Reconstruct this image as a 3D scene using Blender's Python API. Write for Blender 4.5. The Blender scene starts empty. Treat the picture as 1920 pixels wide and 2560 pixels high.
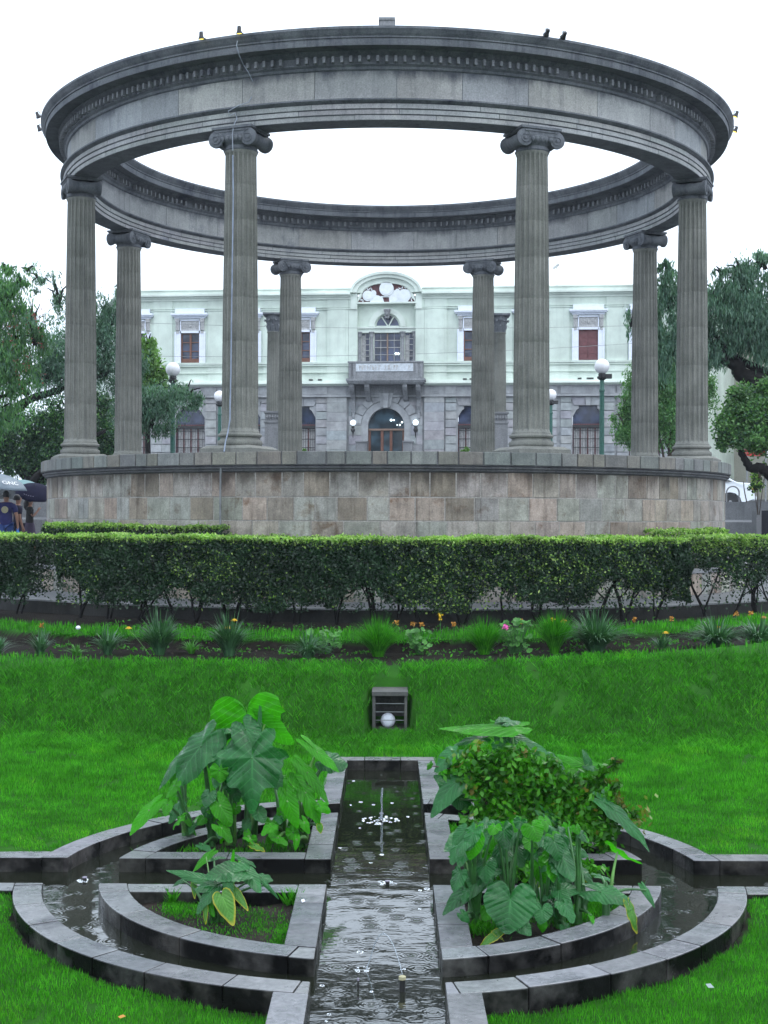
import bpy, bmesh, math, random
import numpy as np
from mathutils import Vector, Matrix
R = math.radians
random.seed(7); rng = np.random.default_rng(7)
scn = bpy.context.scene
# ------------------------------------------------------------------ camera
FP, PI_, YA, RO = 3437.07, .0021, -.0028, -.0037      # focal length in pixels of a 1920 px wide frame, pitch, yaw, roll
_s, _c = math.sin(YA), math.cos(YA)
X1 = Vector((_c, -_s, 0)); Y1 = Vector((_s, _c, 0)); Zv = Vector((0, 0, 1))
FWD = (Y1*math.cos(PI_) + Zv*math.sin(PI_)); U_ = (Zv*math.cos(PI_) - Y1*math.sin(PI_))
RGT = X1*math.cos(RO) - U_*math.sin(RO); UPV = X1*math.sin(RO) + U_*math.cos(RO)
cam = bpy.data.cameras.new("camera"); co = bpy.data.objects.new("camera", cam); scn.collection.objects.link(co)
M = Matrix.Identity(4)
for i in range(3):
    M[i][0], M[i][1], M[i][2] = RGT[i], UPV[i], -FWD[i]
co.matrix_world = M
cam.sensor_fit = 'HORIZONTAL'; cam.sensor_width = 36; cam.lens = FP/1920*36; cam.clip_start = .05; cam.clip_end = 2000
scn.camera = co
# ------------------------------------------------------------------ world, sun, exposure: rainy overcast afternoon
w = bpy.data.worlds.new("World"); scn.world = w; w.use_nodes = True
nt = w.node_tree; nt.nodes.clear()
sky = nt.nodes.new('ShaderNodeTexSky'); sky.sky_type = 'NISHITA'; sky.sun_disc = False
sky.sun_elevation = R(55); sky.sun_rotation = R(150); sky.air_density = 1.0; sky.dust_density = 4.0; sky.ozone_density = 1.0
hs = nt.nodes.new('ShaderNodeHueSaturation'); hs.inputs['Saturation'].default_value = .16; hs.inputs['Value'].default_value = 1.0
mixw = nt.nodes.new('ShaderNodeMixRGB'); mixw.inputs[0].default_value = .62          # even cloud deck over the clear sky
mixw.inputs[2].default_value = (8.2, 9.7, 11.6, 1)
bg = nt.nodes.new('ShaderNodeBackground'); bg.inputs[1].default_value = .10
ow = nt.nodes.new('ShaderNodeOutputWorld')
nt.links.new(sky.outputs[0], hs.inputs['Color']); nt.links.new(hs.outputs[0], mixw.inputs[1])
nt.links.new(mixw.outputs[0], bg.inputs[0]); nt.links.new(bg.outputs[0], ow.inputs[0])
sl = bpy.data.lights.new("sun", 'SUN'); sl.energy = .5; sl.angle = R(30); sl.color = (1, .97, .93)
so = bpy.data.objects.new("sun", sl); scn.collection.objects.link(so); so.rotation_euler = (R(35), 0, R(150))
scn.view_settings.view_transform = 'Standard'; scn.view_settings.look = 'None'
scn.view_settings.exposure = 1.25; scn.view_settings.gamma = 1
scn.cycles.max_bounces = 6; scn.cycles.transparent_max_bounces = 8
# ------------------------------------------------------------------ picture helpers: (x, y) measured on a 1659 px wide copy of the photograph
S = 1920/1659
def ray(x, y): return RGT*((x*S-960)/FP) + UPV*((1280-y*S)/FP) + FWD
def P(x, y, Y):
    d = ray(x, y); return d*(Y/d.y)
def PZ(x, y, z):
    d = ray(x, y); return d*(z/d.z)
PX = 1/2970.                                                    # metres per pixel per metre of distance
# ------------------------------------------------------------------ materials
def newmat(name):
    m = bpy.data.materials.new(name); m.use_nodes = True; n = m.node_tree
    b = n.nodes['Principled BSDF']; return m, n, b
def N(n, t, **k):
    o = n.nodes.new('ShaderNode'+t)
    for a, v in k.items():
        if a.startswith('i_'): o.inputs[int(a[2:])].default_value = v
        else: setattr(o, a, v)
    return o
def ramp(n, stops):
    r = n.nodes.new('ShaderNodeValToRGB'); e = r.color_ramp.elements
    while len(e) < len(stops): e.new(.5)
    for q, (p, c) in zip(e, stops): q.position = p; q.color = (*c, 1) if len(c) == 3 else c
    return r
def mapped(n, scale=(1, 1, 1)):
    t = N(n, 'TexCoord'); m = N(n, 'Mapping'); m.inputs['Scale'].default_value = scale
    n.links.new(t.outputs['Object'], m.inputs[0]); return m.outputs[0]
def noise(n, vec, scale, detail=5, rough=.6):
    o = N(n, 'TexNoise'); o.inputs['Scale'].default_value = scale; o.inputs['Detail'].default_value = detail; o.inputs['Roughness'].default_value = rough
    n.links.new(vec, o.inputs['Vector']); return o.outputs['Fac']
def mult(n, a, b, fac=1., mode='MULTIPLY'):
    o = N(n, 'MixRGB', blend_type=mode); o.inputs[0].default_value = fac
    for k, v in ((1, a), (2, b)):
        if isinstance(v, (tuple, list)): o.inputs[k].default_value = (*v, 1) if len(v) == 3 else v
        else: n.links.new(v, o.inputs[k])
    return o.outputs[0]
def bump(n, b, h, strength=.3, dist=.02):
    o = N(n, 'Bump'); o.inputs['Strength'].default_value = strength; o.inputs['Distance'].default_value = dist
    n.links.new(h, o.inputs['Height']); n.links.new(o.outputs[0], b.inputs['Normal'])
def plain(name, col, rough=.6, metal=0, var=.25, scale=6, bmp=.0, spec=.5):
    m, n, b = newmat(name)
    v = mapped(n); f = noise(n, v, scale)
    r = ramp(n, [(.3, tuple(c*(1-var) for c in col)), (.7, tuple(min(1, c*(1+var)) for c in col))])
    n.links.new(f, r.inputs[0]); n.links.new(r.outputs[0], b.inputs['Base Color'])
    b.inputs['Roughness'].default_value = rough; b.inputs['Metallic'].default_value = metal; b.inputs['Specular IOR Level'].default_value = spec
    if bmp: bump(n, b, noise(n, v, scale*5), bmp)
    return m
def stone(name, c1, c2, scale=2.5, streak=.5, rough=.75, bmp=.35, attr=False, grain=40, streakcol=(.35, .36, .4), blotch=None):
    """weathered stone: large mottling, fine grain, dark vertical rain streaks, optional per block tint from a colour attribute"""
    m, n, b = newmat(name)
    v = mapped(n)
    r = ramp(n, [(.32, c1), (.68, c2)]); n.links.new(noise(n, v, scale, 8, .65), r.inputs[0])
    col = r.outputs[0]
    if attr:
        a = N(n, 'Attribute', attribute_name='Col'); col = mult(n, col, a.outputs['Color'])
    g = ramp(n, [(.3, (.72, .72, .72)), (.7, (1.15, 1.15, 1.15))]); n.links.new(noise(n, v, grain, 4), g.inputs[0])
    col = mult(n, col, g.outputs[0])
    sv = mapped(n, (5, 5, .35)); sr = ramp(n, [(.5, (1, 1, 1)), (.72, streakcol)])
    n.links.new(noise(n, sv, 1.6, 6, .7), sr.inputs[0]); col = mult(n, col, sr.outputs[0], streak)
    for bs, bt, bc in (blotch or []):
        br = ramp(n, [(bt, (1, 1, 1)), (min(.99, bt+.12), bc)]); n.links.new(noise(n, v, bs, 7, .7), br.inputs[0]); col = mult(n, col, br.outputs[0])
    n.links.new(col, b.inputs['Base Color']); b.inputs['Roughness'].default_value = rough
    bump(n, b, noise(n, v, grain*.7, 6, .7), bmp, .01)
    return m
def leafmat(name, c1, c2, rough=.45, trans=.35, vein=False, spec=.5, tcol=None, big=.8, edge=None):
    m, n, b = newmat(name)
    g = N(n, 'NewGeometry'); r = ramp(n, [(0, c1), (1, c2)]); n.links.new(g.outputs['Random Per Island'], r.inputs[0])
    v = mapped(n); rr = ramp(n, [(.35, (.6, .62, .6)), (.65, (1.25, 1.22, 1.2))]); n.links.new(noise(n, v, big, 3), rr.inputs[0])
    col = mult(n, r.outputs[0], rr.outputs[0])
    if vein:
        uv = N(n, 'UVMap', uv_map='UVMap'); sx = N(n, 'SeparateXYZ'); n.links.new(uv.outputs[0], sx.inputs[0])
        a = N(n, 'Math', operation='MULTIPLY_ADD'); n.links.new(sx.outputs[1], a.inputs[0]); a.inputs[1].default_value = -.95; n.links.new(sx.outputs[0], a.inputs[2])
        a2 = N(n, 'Math', operation='MULTIPLY'); a2.inputs[1].default_value = 6.0; n.links.new(a.outputs[0], a2.inputs[0])
        f = N(n, 'Math', operation='PINGPONG'); f.inputs[1].default_value = .5; n.links.new(a2.outputs[0], f.inputs[0])
        md = N(n, 'Math', operation='MULTIPLY'); md.inputs[1].default_value = 3.5; n.links.new(sx.outputs[1], md.inputs[0])
        d = N(n, 'Math', operation='MINIMUM'); n.links.new(f.outputs[0], d.inputs[0]); n.links.new(md.outputs[0], d.inputs[1])
        vr = ramp(n, [(.015, (.42, .42, .42)), (.075, (0, 0, 0))]); n.links.new(d.outputs[0], vr.inputs[0])
        mx = N(n, 'MixRGB'); n.links.new(vr.outputs[0], mx.inputs[0]); n.links.new(col, mx.inputs[1]); mx.inputs[2].default_value = (*[min(1, q*1.9+.03) for q in c2], 1)
        col = mx.outputs[0]
        if edge:
            er = ramp(n, [(.80, (0, 0, 0)), (.97, (1, 1, 1))]); q3 = N(n, 'UVMap', uv_map='Rim'); s3 = N(n, 'SeparateXYZ'); n.links.new(q3.outputs[0], s3.inputs[0]); n.links.new(s3.outputs[1], er.inputs[0])
            mx = N(n, 'MixRGB'); n.links.new(er.outputs[0], mx.inputs[0]); n.links.new(col, mx.inputs[1]); mx.inputs[2].default_value = (*edge, 1); col = mx.outputs[0]
        bp = N(n, 'Bump'); bp.inputs['Strength'].default_value = .5; bp.inputs['Distance'].default_value = .006
        ad = N(n, 'Math', operation='ADD'); n.links.new(d.outputs[0], ad.inputs[0]); n.links.new(noise(n, v, 38, 3), ad.inputs[1])
        n.links.new(ad.outputs[0], bp.inputs['Height']); n.links.new(bp.outputs[0], b.inputs['Normal'])
        # rain water standing on the leaf: glossy patches
        wr = ramp(n, [(.46, (rough,)*3), (.60, (.10,)*3)]); n.links.new(noise(n, v, 14, 3), wr.inputs[0]); n.links.new(wr.outputs[0], b.inputs['Roughness'])
    else: b.inputs['Roughness'].default_value = rough
    n.links.new(col, b.inputs['Base Color']); b.inputs['Specular IOR Level'].default_value = spec
    if trans:
        t = N(n, 'BsdfTranslucent'); n.links.new(mult(n, col, tcol or (1.1, 1.5, .5)), t.inputs[0])
        ms = N(n, 'MixShader'); ms.inputs[0].default_value = trans; o = n.nodes['Material Output']
        n.links.new(b.outputs[0], ms.inputs[1]); n.links.new(t.outputs[0], ms.inputs[2]); n.links.new(ms.outputs[0], o.inputs[0])
    return m
MT = {}
MT['column'] = stone('column stone', (.13, .135, .118), (.24, .24, .215), 1.4, .6, .8, .5, grain=55, blotch=[(1.3, .60, (1.3, 1.3, 1.25)), (2.3, .62, (.6, .6, .6))])
MT['entab'] = stone('entablature stone', (.23, .235, .235), (.375, .38, .375), 1.1, .5, .75, .4, attr=True, streakcol=(.3, .32, .38), blotch=[(.8, .60, (.45, .48, .58)), (3, .62, (1.25, 1.2, 1.12))])
MT['dentil'] = stone('dentil stone', (.16, .17, .185), (.28, .285, .30), 1.6, .6, .75, .4, blotch=[(1.1, .56, (.4, .42, .5))])
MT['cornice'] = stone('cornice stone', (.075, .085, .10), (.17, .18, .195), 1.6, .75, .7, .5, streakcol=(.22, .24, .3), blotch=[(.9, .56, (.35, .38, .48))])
MT['block'] = stone('base block stone', (.20, .185, .163), (.38, .35, .31), 3.4, .8, .75, .5, attr=True, streakcol=(.34, .30, .27), blotch=[(2.1, .56, (.50, .38, .30)), (4.3, .60, (1.35, 1.42, 1.4)), (7, .62, (.45, .36, .30))])
def topstain(key, z0, z1, col, sc=1.3, th=.45):
    m = MT[key]; n = m.node_tree; b = n.nodes['Principled BSDF']; base = b.inputs['Base Color'].links[0].from_socket
    t = N(n, 'TexCoord'); sx = N(n, 'SeparateXYZ'); n.links.new(t.outputs['Object'], sx.inputs[0]); mr = N(n, 'MapRange'); n.links.new(sx.outputs[2], mr.inputs[0]); mr.inputs[1].default_value = z0; mr.inputs[2].default_value = z1
    q = N(n, 'Math', operation='MULTIPLY_ADD'); n.links.new(mr.outputs[0], q.inputs[0]); q.inputs[1].default_value = .42; n.links.new(noise(n, mapped(n, (1, 1, .25)), sc, 7, .7), q.inputs[2])
    r = ramp(n, [(th+.20, (1, 1, 1)), (th+.42, col)]); n.links.new(q.outputs[0], r.inputs[0]); n.links.new(mult(n, base, r.outputs[0]), b.inputs['Base Color'])
topstain('entab', 7.22, 7.56, (.22, .24, .30), 1.1, .50); topstain('block', .25, .78, (.30, .27, .25), 1.6, .44)
MT['cap'] = stone('parapet stone', (.12, .125, .12), (.22, .22, .205), 3.0, .6, .7, .6, attr=True, blotch=[(4, .6, (.5, .5, .48))])
MT['mortar'] = stone('mortar', (.24, .225, .205), (.36, .34, .31), 5, .3)
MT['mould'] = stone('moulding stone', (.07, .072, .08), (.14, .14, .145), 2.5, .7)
MT['kerbdark'] = stone('dark kerb face', (.018, .018, .017), (.05, .048, .044), 2, .6)  # upright kerb face, much darker than the kerb top
MT['kerb'] = stone('kerb stone', (.05, .05, .05), (.11, .108, .10), 3, .6)
MT['bwall'] = stone('grey stone facade', (.29, .30, .315), (.38, .39, .40), .8, .2, .85, .1, attr=True, grain=4)
MT['mint'] = stone('mint painted plaster', (.59, .675, .60), (.63, .71, .63), .8, .16, .8, .03, grain=.6)
MT['mintlight'] = stone('pale mint moulding', (.66, .73, .66), (.69, .76, .69), .35, .08, .8, .03, grain=.6)
MT['white'] = plain('white paint', (.72, .76, .85), .55, var=.06)
MT['greystucco'] = plain('grey relief', (.42, .42, .42), .7, var=.3, scale=14)
MT['balc'] = stone('balcony stone', (.17, .175, .185), (.30, .31, .325), 1.4, .5, .8, .4, grain=14)
MT['plaque'] = plain('marble plaque', (.52, .56, .60), .5, var=.2, scale=9)
MT['crimson'] = plain('dark red ground', (.10, .035, .04), .7)
MT['relief'] = plain('white relief plaster', (.74, .78, .80), .6, var=.08)
MT['wood'] = plain('window wood', (.17, .07, .045), .5)
MT['woodred'] = plain('red brown shutter', (.14, .045, .05), .55)
MT['woodpale'] = plain('pale brown wood', (.24, .16, .12), .5)
MT['iron'] = plain('black iron', (.02, .02, .022), .5)
MT['green'] = plain('green painted iron', (.012, .085, .062), .4, var=.25, scale=20)
MT['dark'] = plain('dark interior', (.015, .017, .025), .9)
MT['bark'] = plain('wet bark', (.011, .010, .010), .8, var=.5, scale=9, bmp=.6, spec=.2)
MT['barkbrown'] = plain('brown bark', (.06, .045, .035), .8, var=.4, scale=9, bmp=.6)
MT['asphalt'] = plain('wet asphalt', (.085, .09, .10), .45, var=.2, scale=1.2, bmp=.1)
MT['concrete'] = stone('grey concrete', (.16, .165, .175), (.25, .255, .265), 1.5, .5, .7, .3)
MT['beige'] = stone('beige plaster', (.40, .38, .33), (.50, .47, .41), .5, .2, .85, .1)
MT['rubber'] = plain('rubber', (.012, .012, .014), .6)
MT['carwhite'] = plain('white car paint', (.72, .76, .80), .25, var=.03)
MT['tail'] = plain('red lamp', (.55, .015, .03), .2)
MT['metal'] = plain('grey metal', (.22, .23, .24), .4, .6)
MT['pipe'] = plain('pale blue grey conduit', (.22, .26, .34), .5)
MT['cable'] = plain('pale cable', (.28, .31, .36), .5)
MT['skin'] = plain('skin', (.30, .16, .11), .55, var=.1)
MT['hair'] = plain('black hair', (.012, .010, .012), .5)
MT['navy'] = plain('navy cotton', (.018, .02, .10), .85)
MT['navydark'] = plain('navy dark cloth', (.014, .013, .04), .8)
MT['jean'] = plain('blue denim', (.025, .06, .20), .85)
MT['plum'] = plain('plum cloth', (.05, .035, .07), .85)
MT['blackcloth'] = plain('black cloth', (.015, .015, .016), .85)
MT['bagblue'] = plain('bright blue plastic', (.01, .19, .62), .35)
MT['umbgrey'] = plain('grey umbrella cloth', (.20, .25, .30), .5, var=.1)
MT['umbteal'] = plain('teal umbrella cloth', (.16, .29, .30), .5, var=.1)
MT['umbnavy'] = plain('dark navy umbrella cloth', (.010, .010, .03), .85, spec=.15)
MT['letter'] = plain('white print', (.8, .82, .85), .5, var=.02)
MT['letterdim'] = plain('dim print', (.22, .2, .26), .5, var=.02)
MT['khaki'] = plain('khaki print', (.33, .31, .19), .8, var=.2, scale=30)
MT['soil'] = plain('wet soil', (.018, .014, .011), .75, var=.6, scale=9, bmp=.9, spec=.15)
MT['plastic'] = plain('black plastic', (.01, .01, .01), .4)
MT['yellow'] = plain('yellow petals', (.85, .55, .01), .6, var=.1)
MT['orange'] = plain('withered orange petals', (.45, .20, .02), .6)
MT['pink'] = plain('pink petals', (.75, .12, .42), .6)
MT['berries'] = plain('red berries', (.20, .05, .035), .5)
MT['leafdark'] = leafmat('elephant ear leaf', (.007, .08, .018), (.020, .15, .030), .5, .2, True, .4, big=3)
MT['leafbright'] = leafmat('bright elephant ear leaf', (.03, .22, .008), (.055, .33, .010), .5, .45, True, .25, big=3)  # brighter green for young leaves and leaf undersides
MT['leafyellow'] = leafmat('yellowing elephant ear leaf', (.05, .20, .02), (.09, .27, .03), .5, .35, True, .4, big=3, edge=(.42, .38, .03))
MT['petiole'] = plain('green petiole', (.035, .13, .03), .4, var=.4, scale=12)
MT['petioleb'] = plain('pale green petiole', (.10, .24, .05), .4, var=.4, scale=12)
MT['rose'] = leafmat('small shrub leaf', (.014, .11, .006), (.075, .30, .012), .4, .3, spec=.3, big=4)
MT['rosered'] = leafmat('reddish shoot leaf', (.10, .22, .015), (.20, .15, .02), .45, .3, big=4)
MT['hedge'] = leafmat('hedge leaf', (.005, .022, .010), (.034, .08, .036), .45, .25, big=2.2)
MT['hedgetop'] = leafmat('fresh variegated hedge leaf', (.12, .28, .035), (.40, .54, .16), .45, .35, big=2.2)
MT['pepper'] = leafmat('pepper tree leaf', (.055, .14, .105), (.16, .28, .20), .5, .3, big=.7)
MT['peppergreen'] = leafmat('fresh pepper tree leaf', (.05, .16, .06), (.14, .30, .10), .5, .35, big=.8)
MT['treedark'] = leafmat('dark tree leaf', (.015, .06, .032), (.055, .14, .07), .45, .25, big=.8)
MT['treebright'] = leafmat('bright tree leaf', (.06, .18, .05), (.19, .34, .13), .45, .35, big=1)
MT['treelime'] = leafmat('lime tree leaf', (.09, .20, .05), (.20, .34, .10), .5, .4, big=1)
MT['grassdry'] = leafmat('dry grass blade', (.05, .30, .010), (.15, .42, .03), .6, .3, big=4, spec=.1)
MT['grassbank'] = leafmat('bank grass blade', (.012, .10, .005), (.07, .31, .018), .6, .3, big=3.5, tcol=(.9, 1.3, .3), spec=.12)
MT['grass'] = leafmat('grass blade', (.018, .15, .008), (.095, .41, .024), .6, .35, big=3.1, tcol=(.9, 1.3, .3), spec=.12)
MT['agap'] = leafmat('strap leaf', (.03, .10, .045), (.08, .20, .09), .4, .25, big=3)
MT['geran'] = leafmat('round bed leaf', (.05, .20, .03), (.11, .33, .06), .5, .3, big=4)
# pane, water, lamps
def glassdark(name, col, rough=.08, spec=.5):
    m, n, b = newmat(name); b.inputs['Base Color'].default_value = (*col, 1); b.inputs['Roughness'].default_value = rough
    v = mapped(n); r = ramp(n, [(.4, tuple(c*.5 for c in col)), (.6, tuple(c*1.8 for c in col))]); n.links.new(noise(n, v, 1.3, 2), r.inputs[0]); n.links.new(r.outputs[0], b.inputs['Base Color'])
    return m
MT['pane'] = glassdark('window pane', (.035, .045, .085))
MT['paneteal'] = glassdark('door pane', (.03, .055, .075))
MT['carglass'] = glassdark('car glass', (.02, .025, .03), .05)
def emit(name, col, e):
    m, n, b = newmat(name); b.inputs['Base Color'].default_value = (*col, 1); b.inputs['Emission Color'].default_value = (*col, 1); b.inputs['Emission Strength'].default_value = e; b.inputs['Roughness'].default_value = .3
    return m
MT['globe'] = plain('opal globe', (.78, .78, .80), .3, var=.02)
MT['litglobe'] = emit('lit opal globe', (.75, .9, 1), 1.0)
MT['bulb'] = emit('lit bulb', (.8, .95, 1), 1.5)
MT['warmbulb'] = emit('warm lit bulb', (1, .75, .12), 1.1)
# ------------------------------------------------------------------ mesh builder
class MB:
    def __init__(s): s.v = []; s.f = []; s.m = []; s.c = []; s.uv = None
    def add(s, vs, fs, m=0, col=(1, 1, 1), T=None):
        o = len(s.v)
        s.v += [tuple(T @ Vector(q)) if T else tuple(q) for q in vs]
        for f in fs: s.f.append([o+i for i in f]); s.m.append(m); s.c.append(col)
        return s
    def box(s, x0, x1, y0, y1, z0, z1, m=0, col=(1, 1, 1), T=None):
        return s.add([(x0, y0, z0), (x1, y0, z0), (x1, y1, z0), (x0, y1, z0), (x0, y0, z1), (x1, y0, z1), (x1, y1, z1), (x0, y1, z1)],
                     [(0, 3, 2, 1), (4, 5, 6, 7), (0, 1, 5, 4), (1, 2, 6, 5), (2, 3, 7, 6), (3, 0, 4, 7)], m, col, T)
    def lathe(s, prof, n=24, T=None, m=0, cap=True, a0=0, a1=2*math.pi, fr=None, col=(1, 1, 1)):
        full = abs(a1-a0-2*math.pi) < 1e-6; k = n if full else n+1; vs = []
        for (r, z) in prof:
            for i in range(k):
                a = a0+(a1-a0)*i/n; q = fr(a, r, z) if fr else r
                vs.append((q*math.cos(a), q*math.sin(a), z))
        fs = []
        for j in range(len(prof)-1):
            for i in range(n if full else n):
                i2 = (i+1) % k; fs.append((j*k+i, j*k+i2, (j+1)*k+i2, (j+1)*k+i))
        if cap and full: fs.append(tuple(range(k-1, -1, -1))); fs.append(tuple((len(prof)-1)*k+i for i in range(k)))
        return s.add(vs, fs, m, col, T)
    def tube(s, pts, rad, n=8, m=0, col=(1, 1, 1), cap=True):
        pts = [Vector(p) for p in pts]; k = len(pts); rad = rad if isinstance(rad, (list, tuple)) else [rad]*k
        up = Vector((.31, .21, .92)); vs = []
        for i, p in enumerate(pts):
            d = (pts[min(i+1, k-1)]-pts[max(i-1, 0)]).normalized()
            if i == 0:
                a = d.cross(up)
                if a.length < .05: a = d.cross(Vector((1, 0, 0)))
                a.normalize()
            else: a = (a-d*a.dot(d)).normalized()
            b = d.cross(a)
            for j in range(n):
                t = 2*math.pi*j/n; vs.append(tuple(p+(a*math.cos(t)+b*math.sin(t))*rad[i]))
        fs = [(i*n+j, i*n+(j+1) % n, (i+1)*n+(j+1) % n, (i+1)*n+j) for i in range(k-1) for j in range(n)]
        if cap: fs += [tuple(range(n-1, -1, -1)), tuple((k-1)*n+j for j in range(n))]
        return s.add(vs, fs, m, col)
    def poly(s, pts, z0, z1, m=0, col=(1, 1, 1), T=None):
        """extrude a flat outline (x, y) from z0 to z1"""
        a = sum(p[0]*q[1]-q[0]*p[1] for p, q in zip(pts, pts[1:]+pts[:1]))
        if a < 0: pts = pts[::-1]
        n = len(pts); vs = [(x, y, z0) for x, y in pts]+[(x, y, z1) for x, y in pts]
        return s.add(vs, [tuple(range(n-1, -1, -1)), tuple(range(n, 2*n))]+[(i, (i+1) % n, n+(i+1) % n, n+i) for i in range(n)], m, col, T)
    def build(s, name, mats, parent=None, smooth=None, col=False):
        me = bpy.data.meshes.new(name); me.from_pydata(s.v, [], s.f); me.update()
        for q in (mats if isinstance(mats, (list, tuple)) else [mats]): me.materials.append(MT[q])
        me.polygons.foreach_set('material_index', s.m)
        if col:
            at = me.color_attributes.new('Col', 'FLOAT_COLOR', 'CORNER'); arr = np.ones((len(me.loops), 4), np.float32)
            cnt = [len(f) for f in s.f]; arr[:, :3] = np.repeat(np.array(s.c, np.float32), cnt, axis=0); at.data.foreach_set('color', arr.ravel())
        if smooth is not None:
            me.shade_smooth(); me.set_sharp_from_angle(angle=R(smooth))
        o = bpy.data.objects.new(name, me); scn.collection.objects.link(o)
        if parent: o.parent = parent
        return o
def quads(name, V, mats, parent=None, mi=None, k=4):
    """V: (n, k, 3) array of separate leaf faces -> one mesh"""
    V = np.asarray(V, np.float32); n = len(V); me = bpy.data.meshes.new(name)
    me.vertices.add(n*k); me.vertices.foreach_set('co', V.reshape(-1))
    me.loops.add(n*k); me.loops.foreach_set('vertex_index', np.arange(n*k, dtype=np.int32))
    me.polygons.add(n); me.polygons.foreach_set('loop_start', np.arange(0, n*k, k, dtype=np.int32))
    try: me.polygons.foreach_set('loop_total', np.full(n, k, np.int32))
    except Exception: pass
    for q in mats: me.materials.append(MT[q])
    if mi is not None: me.polygons.foreach_set('material_index', np.asarray(mi, np.int32))
    me.update(calc_edges=True); me.validate()
    o = bpy.data.objects.new(name, me); scn.collection.objects.link(o)
    if parent: o.parent = parent
    return o
def empty(name, loc=(0, 0, 0), rz=0):
    o = bpy.data.objects.new(name, None); o.location = loc; o.rotation_euler = (0, 0, rz); scn.collection.objects.link(o); o.empty_display_size = .2; return o
def tag(o, label=None, cat=None, group=None, kind=None):
    if label: o['label'] = label
    if cat: o['category'] = cat
    if group: o['group'] = group
    if kind: o['kind'] = kind
    return o
def struct(o): o['kind'] = 'structure'; return o
def copy_tree(o, parent=None):
    c = o.copy(); scn.collection.objects.link(c); c.parent = parent
    for ch in [q for q in scn.collection.objects if q.parent == o]: copy_tree(ch, c)
    return c
def jit(v=.12, base=(1, 1, 1), hue=.04):
    k = 1+random.uniform(-v, v); return tuple(b*k*(1+random.uniform(-hue, hue)) for b in base)
def leafquads(C, A, Bv, L, Wd):
    """diamond-like leaf quads: centre C, long axis A, side axis B, length and width arrays"""
    L = np.asarray(L)[:, None]; Wd = np.asarray(Wd)[:, None]
    return np.stack([C-A*L*.5, C+Bv*Wd*.5-A*L*.05, C+A*L*.5, C-Bv*Wd*.5-A*L*.05], 1)
def unit(a): return a/np.maximum(np.linalg.norm(a, axis=1, keepdims=True), 1e-9)
# ================================================================== ROTUNDA (open ring colonnade), centre 30 m away
GX, GY = -.0453, 30.0
GND = -1.42                                                     # level of the path round it (the eye is at 0)
rot = tag(empty('rotunda', (GX, GY, 0)), 'round roofless stone colonnade of eight fluted columns carrying a heavy ring, on a drum of blocks', 'rotunda')
rot['label'] = 'round roofless stone colonnade of fluted columns and heavy ring on a block drum'
A_FRONT = -math.pi/2
def ring_blocks(mb, rr, z0, z1, wid, out=.012, gap=.008, ac=(-math.pi, math.pi), tint=lambda: (1, 1, 1), seg=.16, m=0, sign=1):
    """curved facing blocks of random width, each its own tint; sign -1 faces inwards"""
    a = ac[0]
    while a < ac[1]-1e-4:
        wa = random.uniform(*wid)/rr; b = min(a+wa, ac[1])
        if ac[1]-b < wid[0]/rr*.6: b = ac[1]
        c = tint(); g = gap*.5/rr; n = max(1, int((b-a)*rr/seg)); R0, R1_ = rr, rr+sign*(out+random.uniform(-.25, .25)*out)
        ins = .006; vs = []; k = n+1
        for i in range(k):
            t = a+g+(b-a-2*g)*i/n; t2 = a+g+ins/rr+(b-a-2*g-2*ins/rr)*i/n
            vs += [(R0*math.cos(t), R0*math.sin(t), z0+gap*.5), (R1_*math.cos(t2), R1_*math.sin(t2), z0+gap*.5+ins),
                   (R1_*math.cos(t2), R1_*math.sin(t2), z1-gap*.5-ins), (R0*math.cos(t), R0*math.sin(t), z1-gap*.5)]
        fs = []
        for i in range(n):
            for j in range(3):
                q = (4*i+j, 4*(i+1)+j, 4*(i+1)+j+1, 4*i+j+1); fs.append(q if sign > 0 else q[::-1])
        fs += [(0, 1, 2, 3), (4*n+3, 4*n+2, 4*n+1, 4*n)]
        mb.add(vs, fs, m, c); a = b
def wtint():
    k = random.choice([(1, 1, 1), (1, 1, 1), (1.02, .98, .94), (.93, 1.0, 1.02), (1.04, .93, .86), (.86, .80, .74), (.95, 1.02, .98), (.72, .66, .58)])
    return jit(.13, k, .03)
# drum wall
mb = MB(); mb.lathe([(7.181, GND-.35), (7.181, .80)], 160, cap=False, m=1)
for z0, z1, ww in ((-1.6, -1.10, (.38, .6)), (-1.10, -.62, (.38, .6)), (-.62, -.103, (.42, .62)), (-.103, .295, (.34, .56)), (.295, .735, (.3, .52))):
    ring_blocks(mb, 7.172, z0, z1, ww, .016, .014, tint=wtint)
mb.build('block_wall', ['block', 'mortar'], rot, 30, True)
# parapet coping on a moulding, floor
mb = MB(); mb.lathe([(7.17, .70), (7.23, .735), (7.235, .765), (7.27, .775), (7.28, .80), (7.24, .822)], 160, cap=False)
mb.build('cornice_moulding', 'mould', rot, 30)
mb = MB(); mb.lathe([(7.285, .822), (7.285, 1.055), (5.9, 1.055), (5.9, .9)], 160, cap=False, m=1)
ring_blocks(mb, 7.287, .826, 1.062, (.24, .52), .018, .02, tint=lambda: jit(.16, random.choice([(1, 1, 1), (.95, 1.02, 1.02), (1.06, .98, .9), (.85, .88, .88)]), .03))
mb.build('parapet_coping', ['cap', 'mould'], rot, 30, True)
mb = MB(); mb.lathe([(7.1, .9), (0.01, .9)], 64, cap=False); mb.build('floor', 'concrete', rot)
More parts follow.
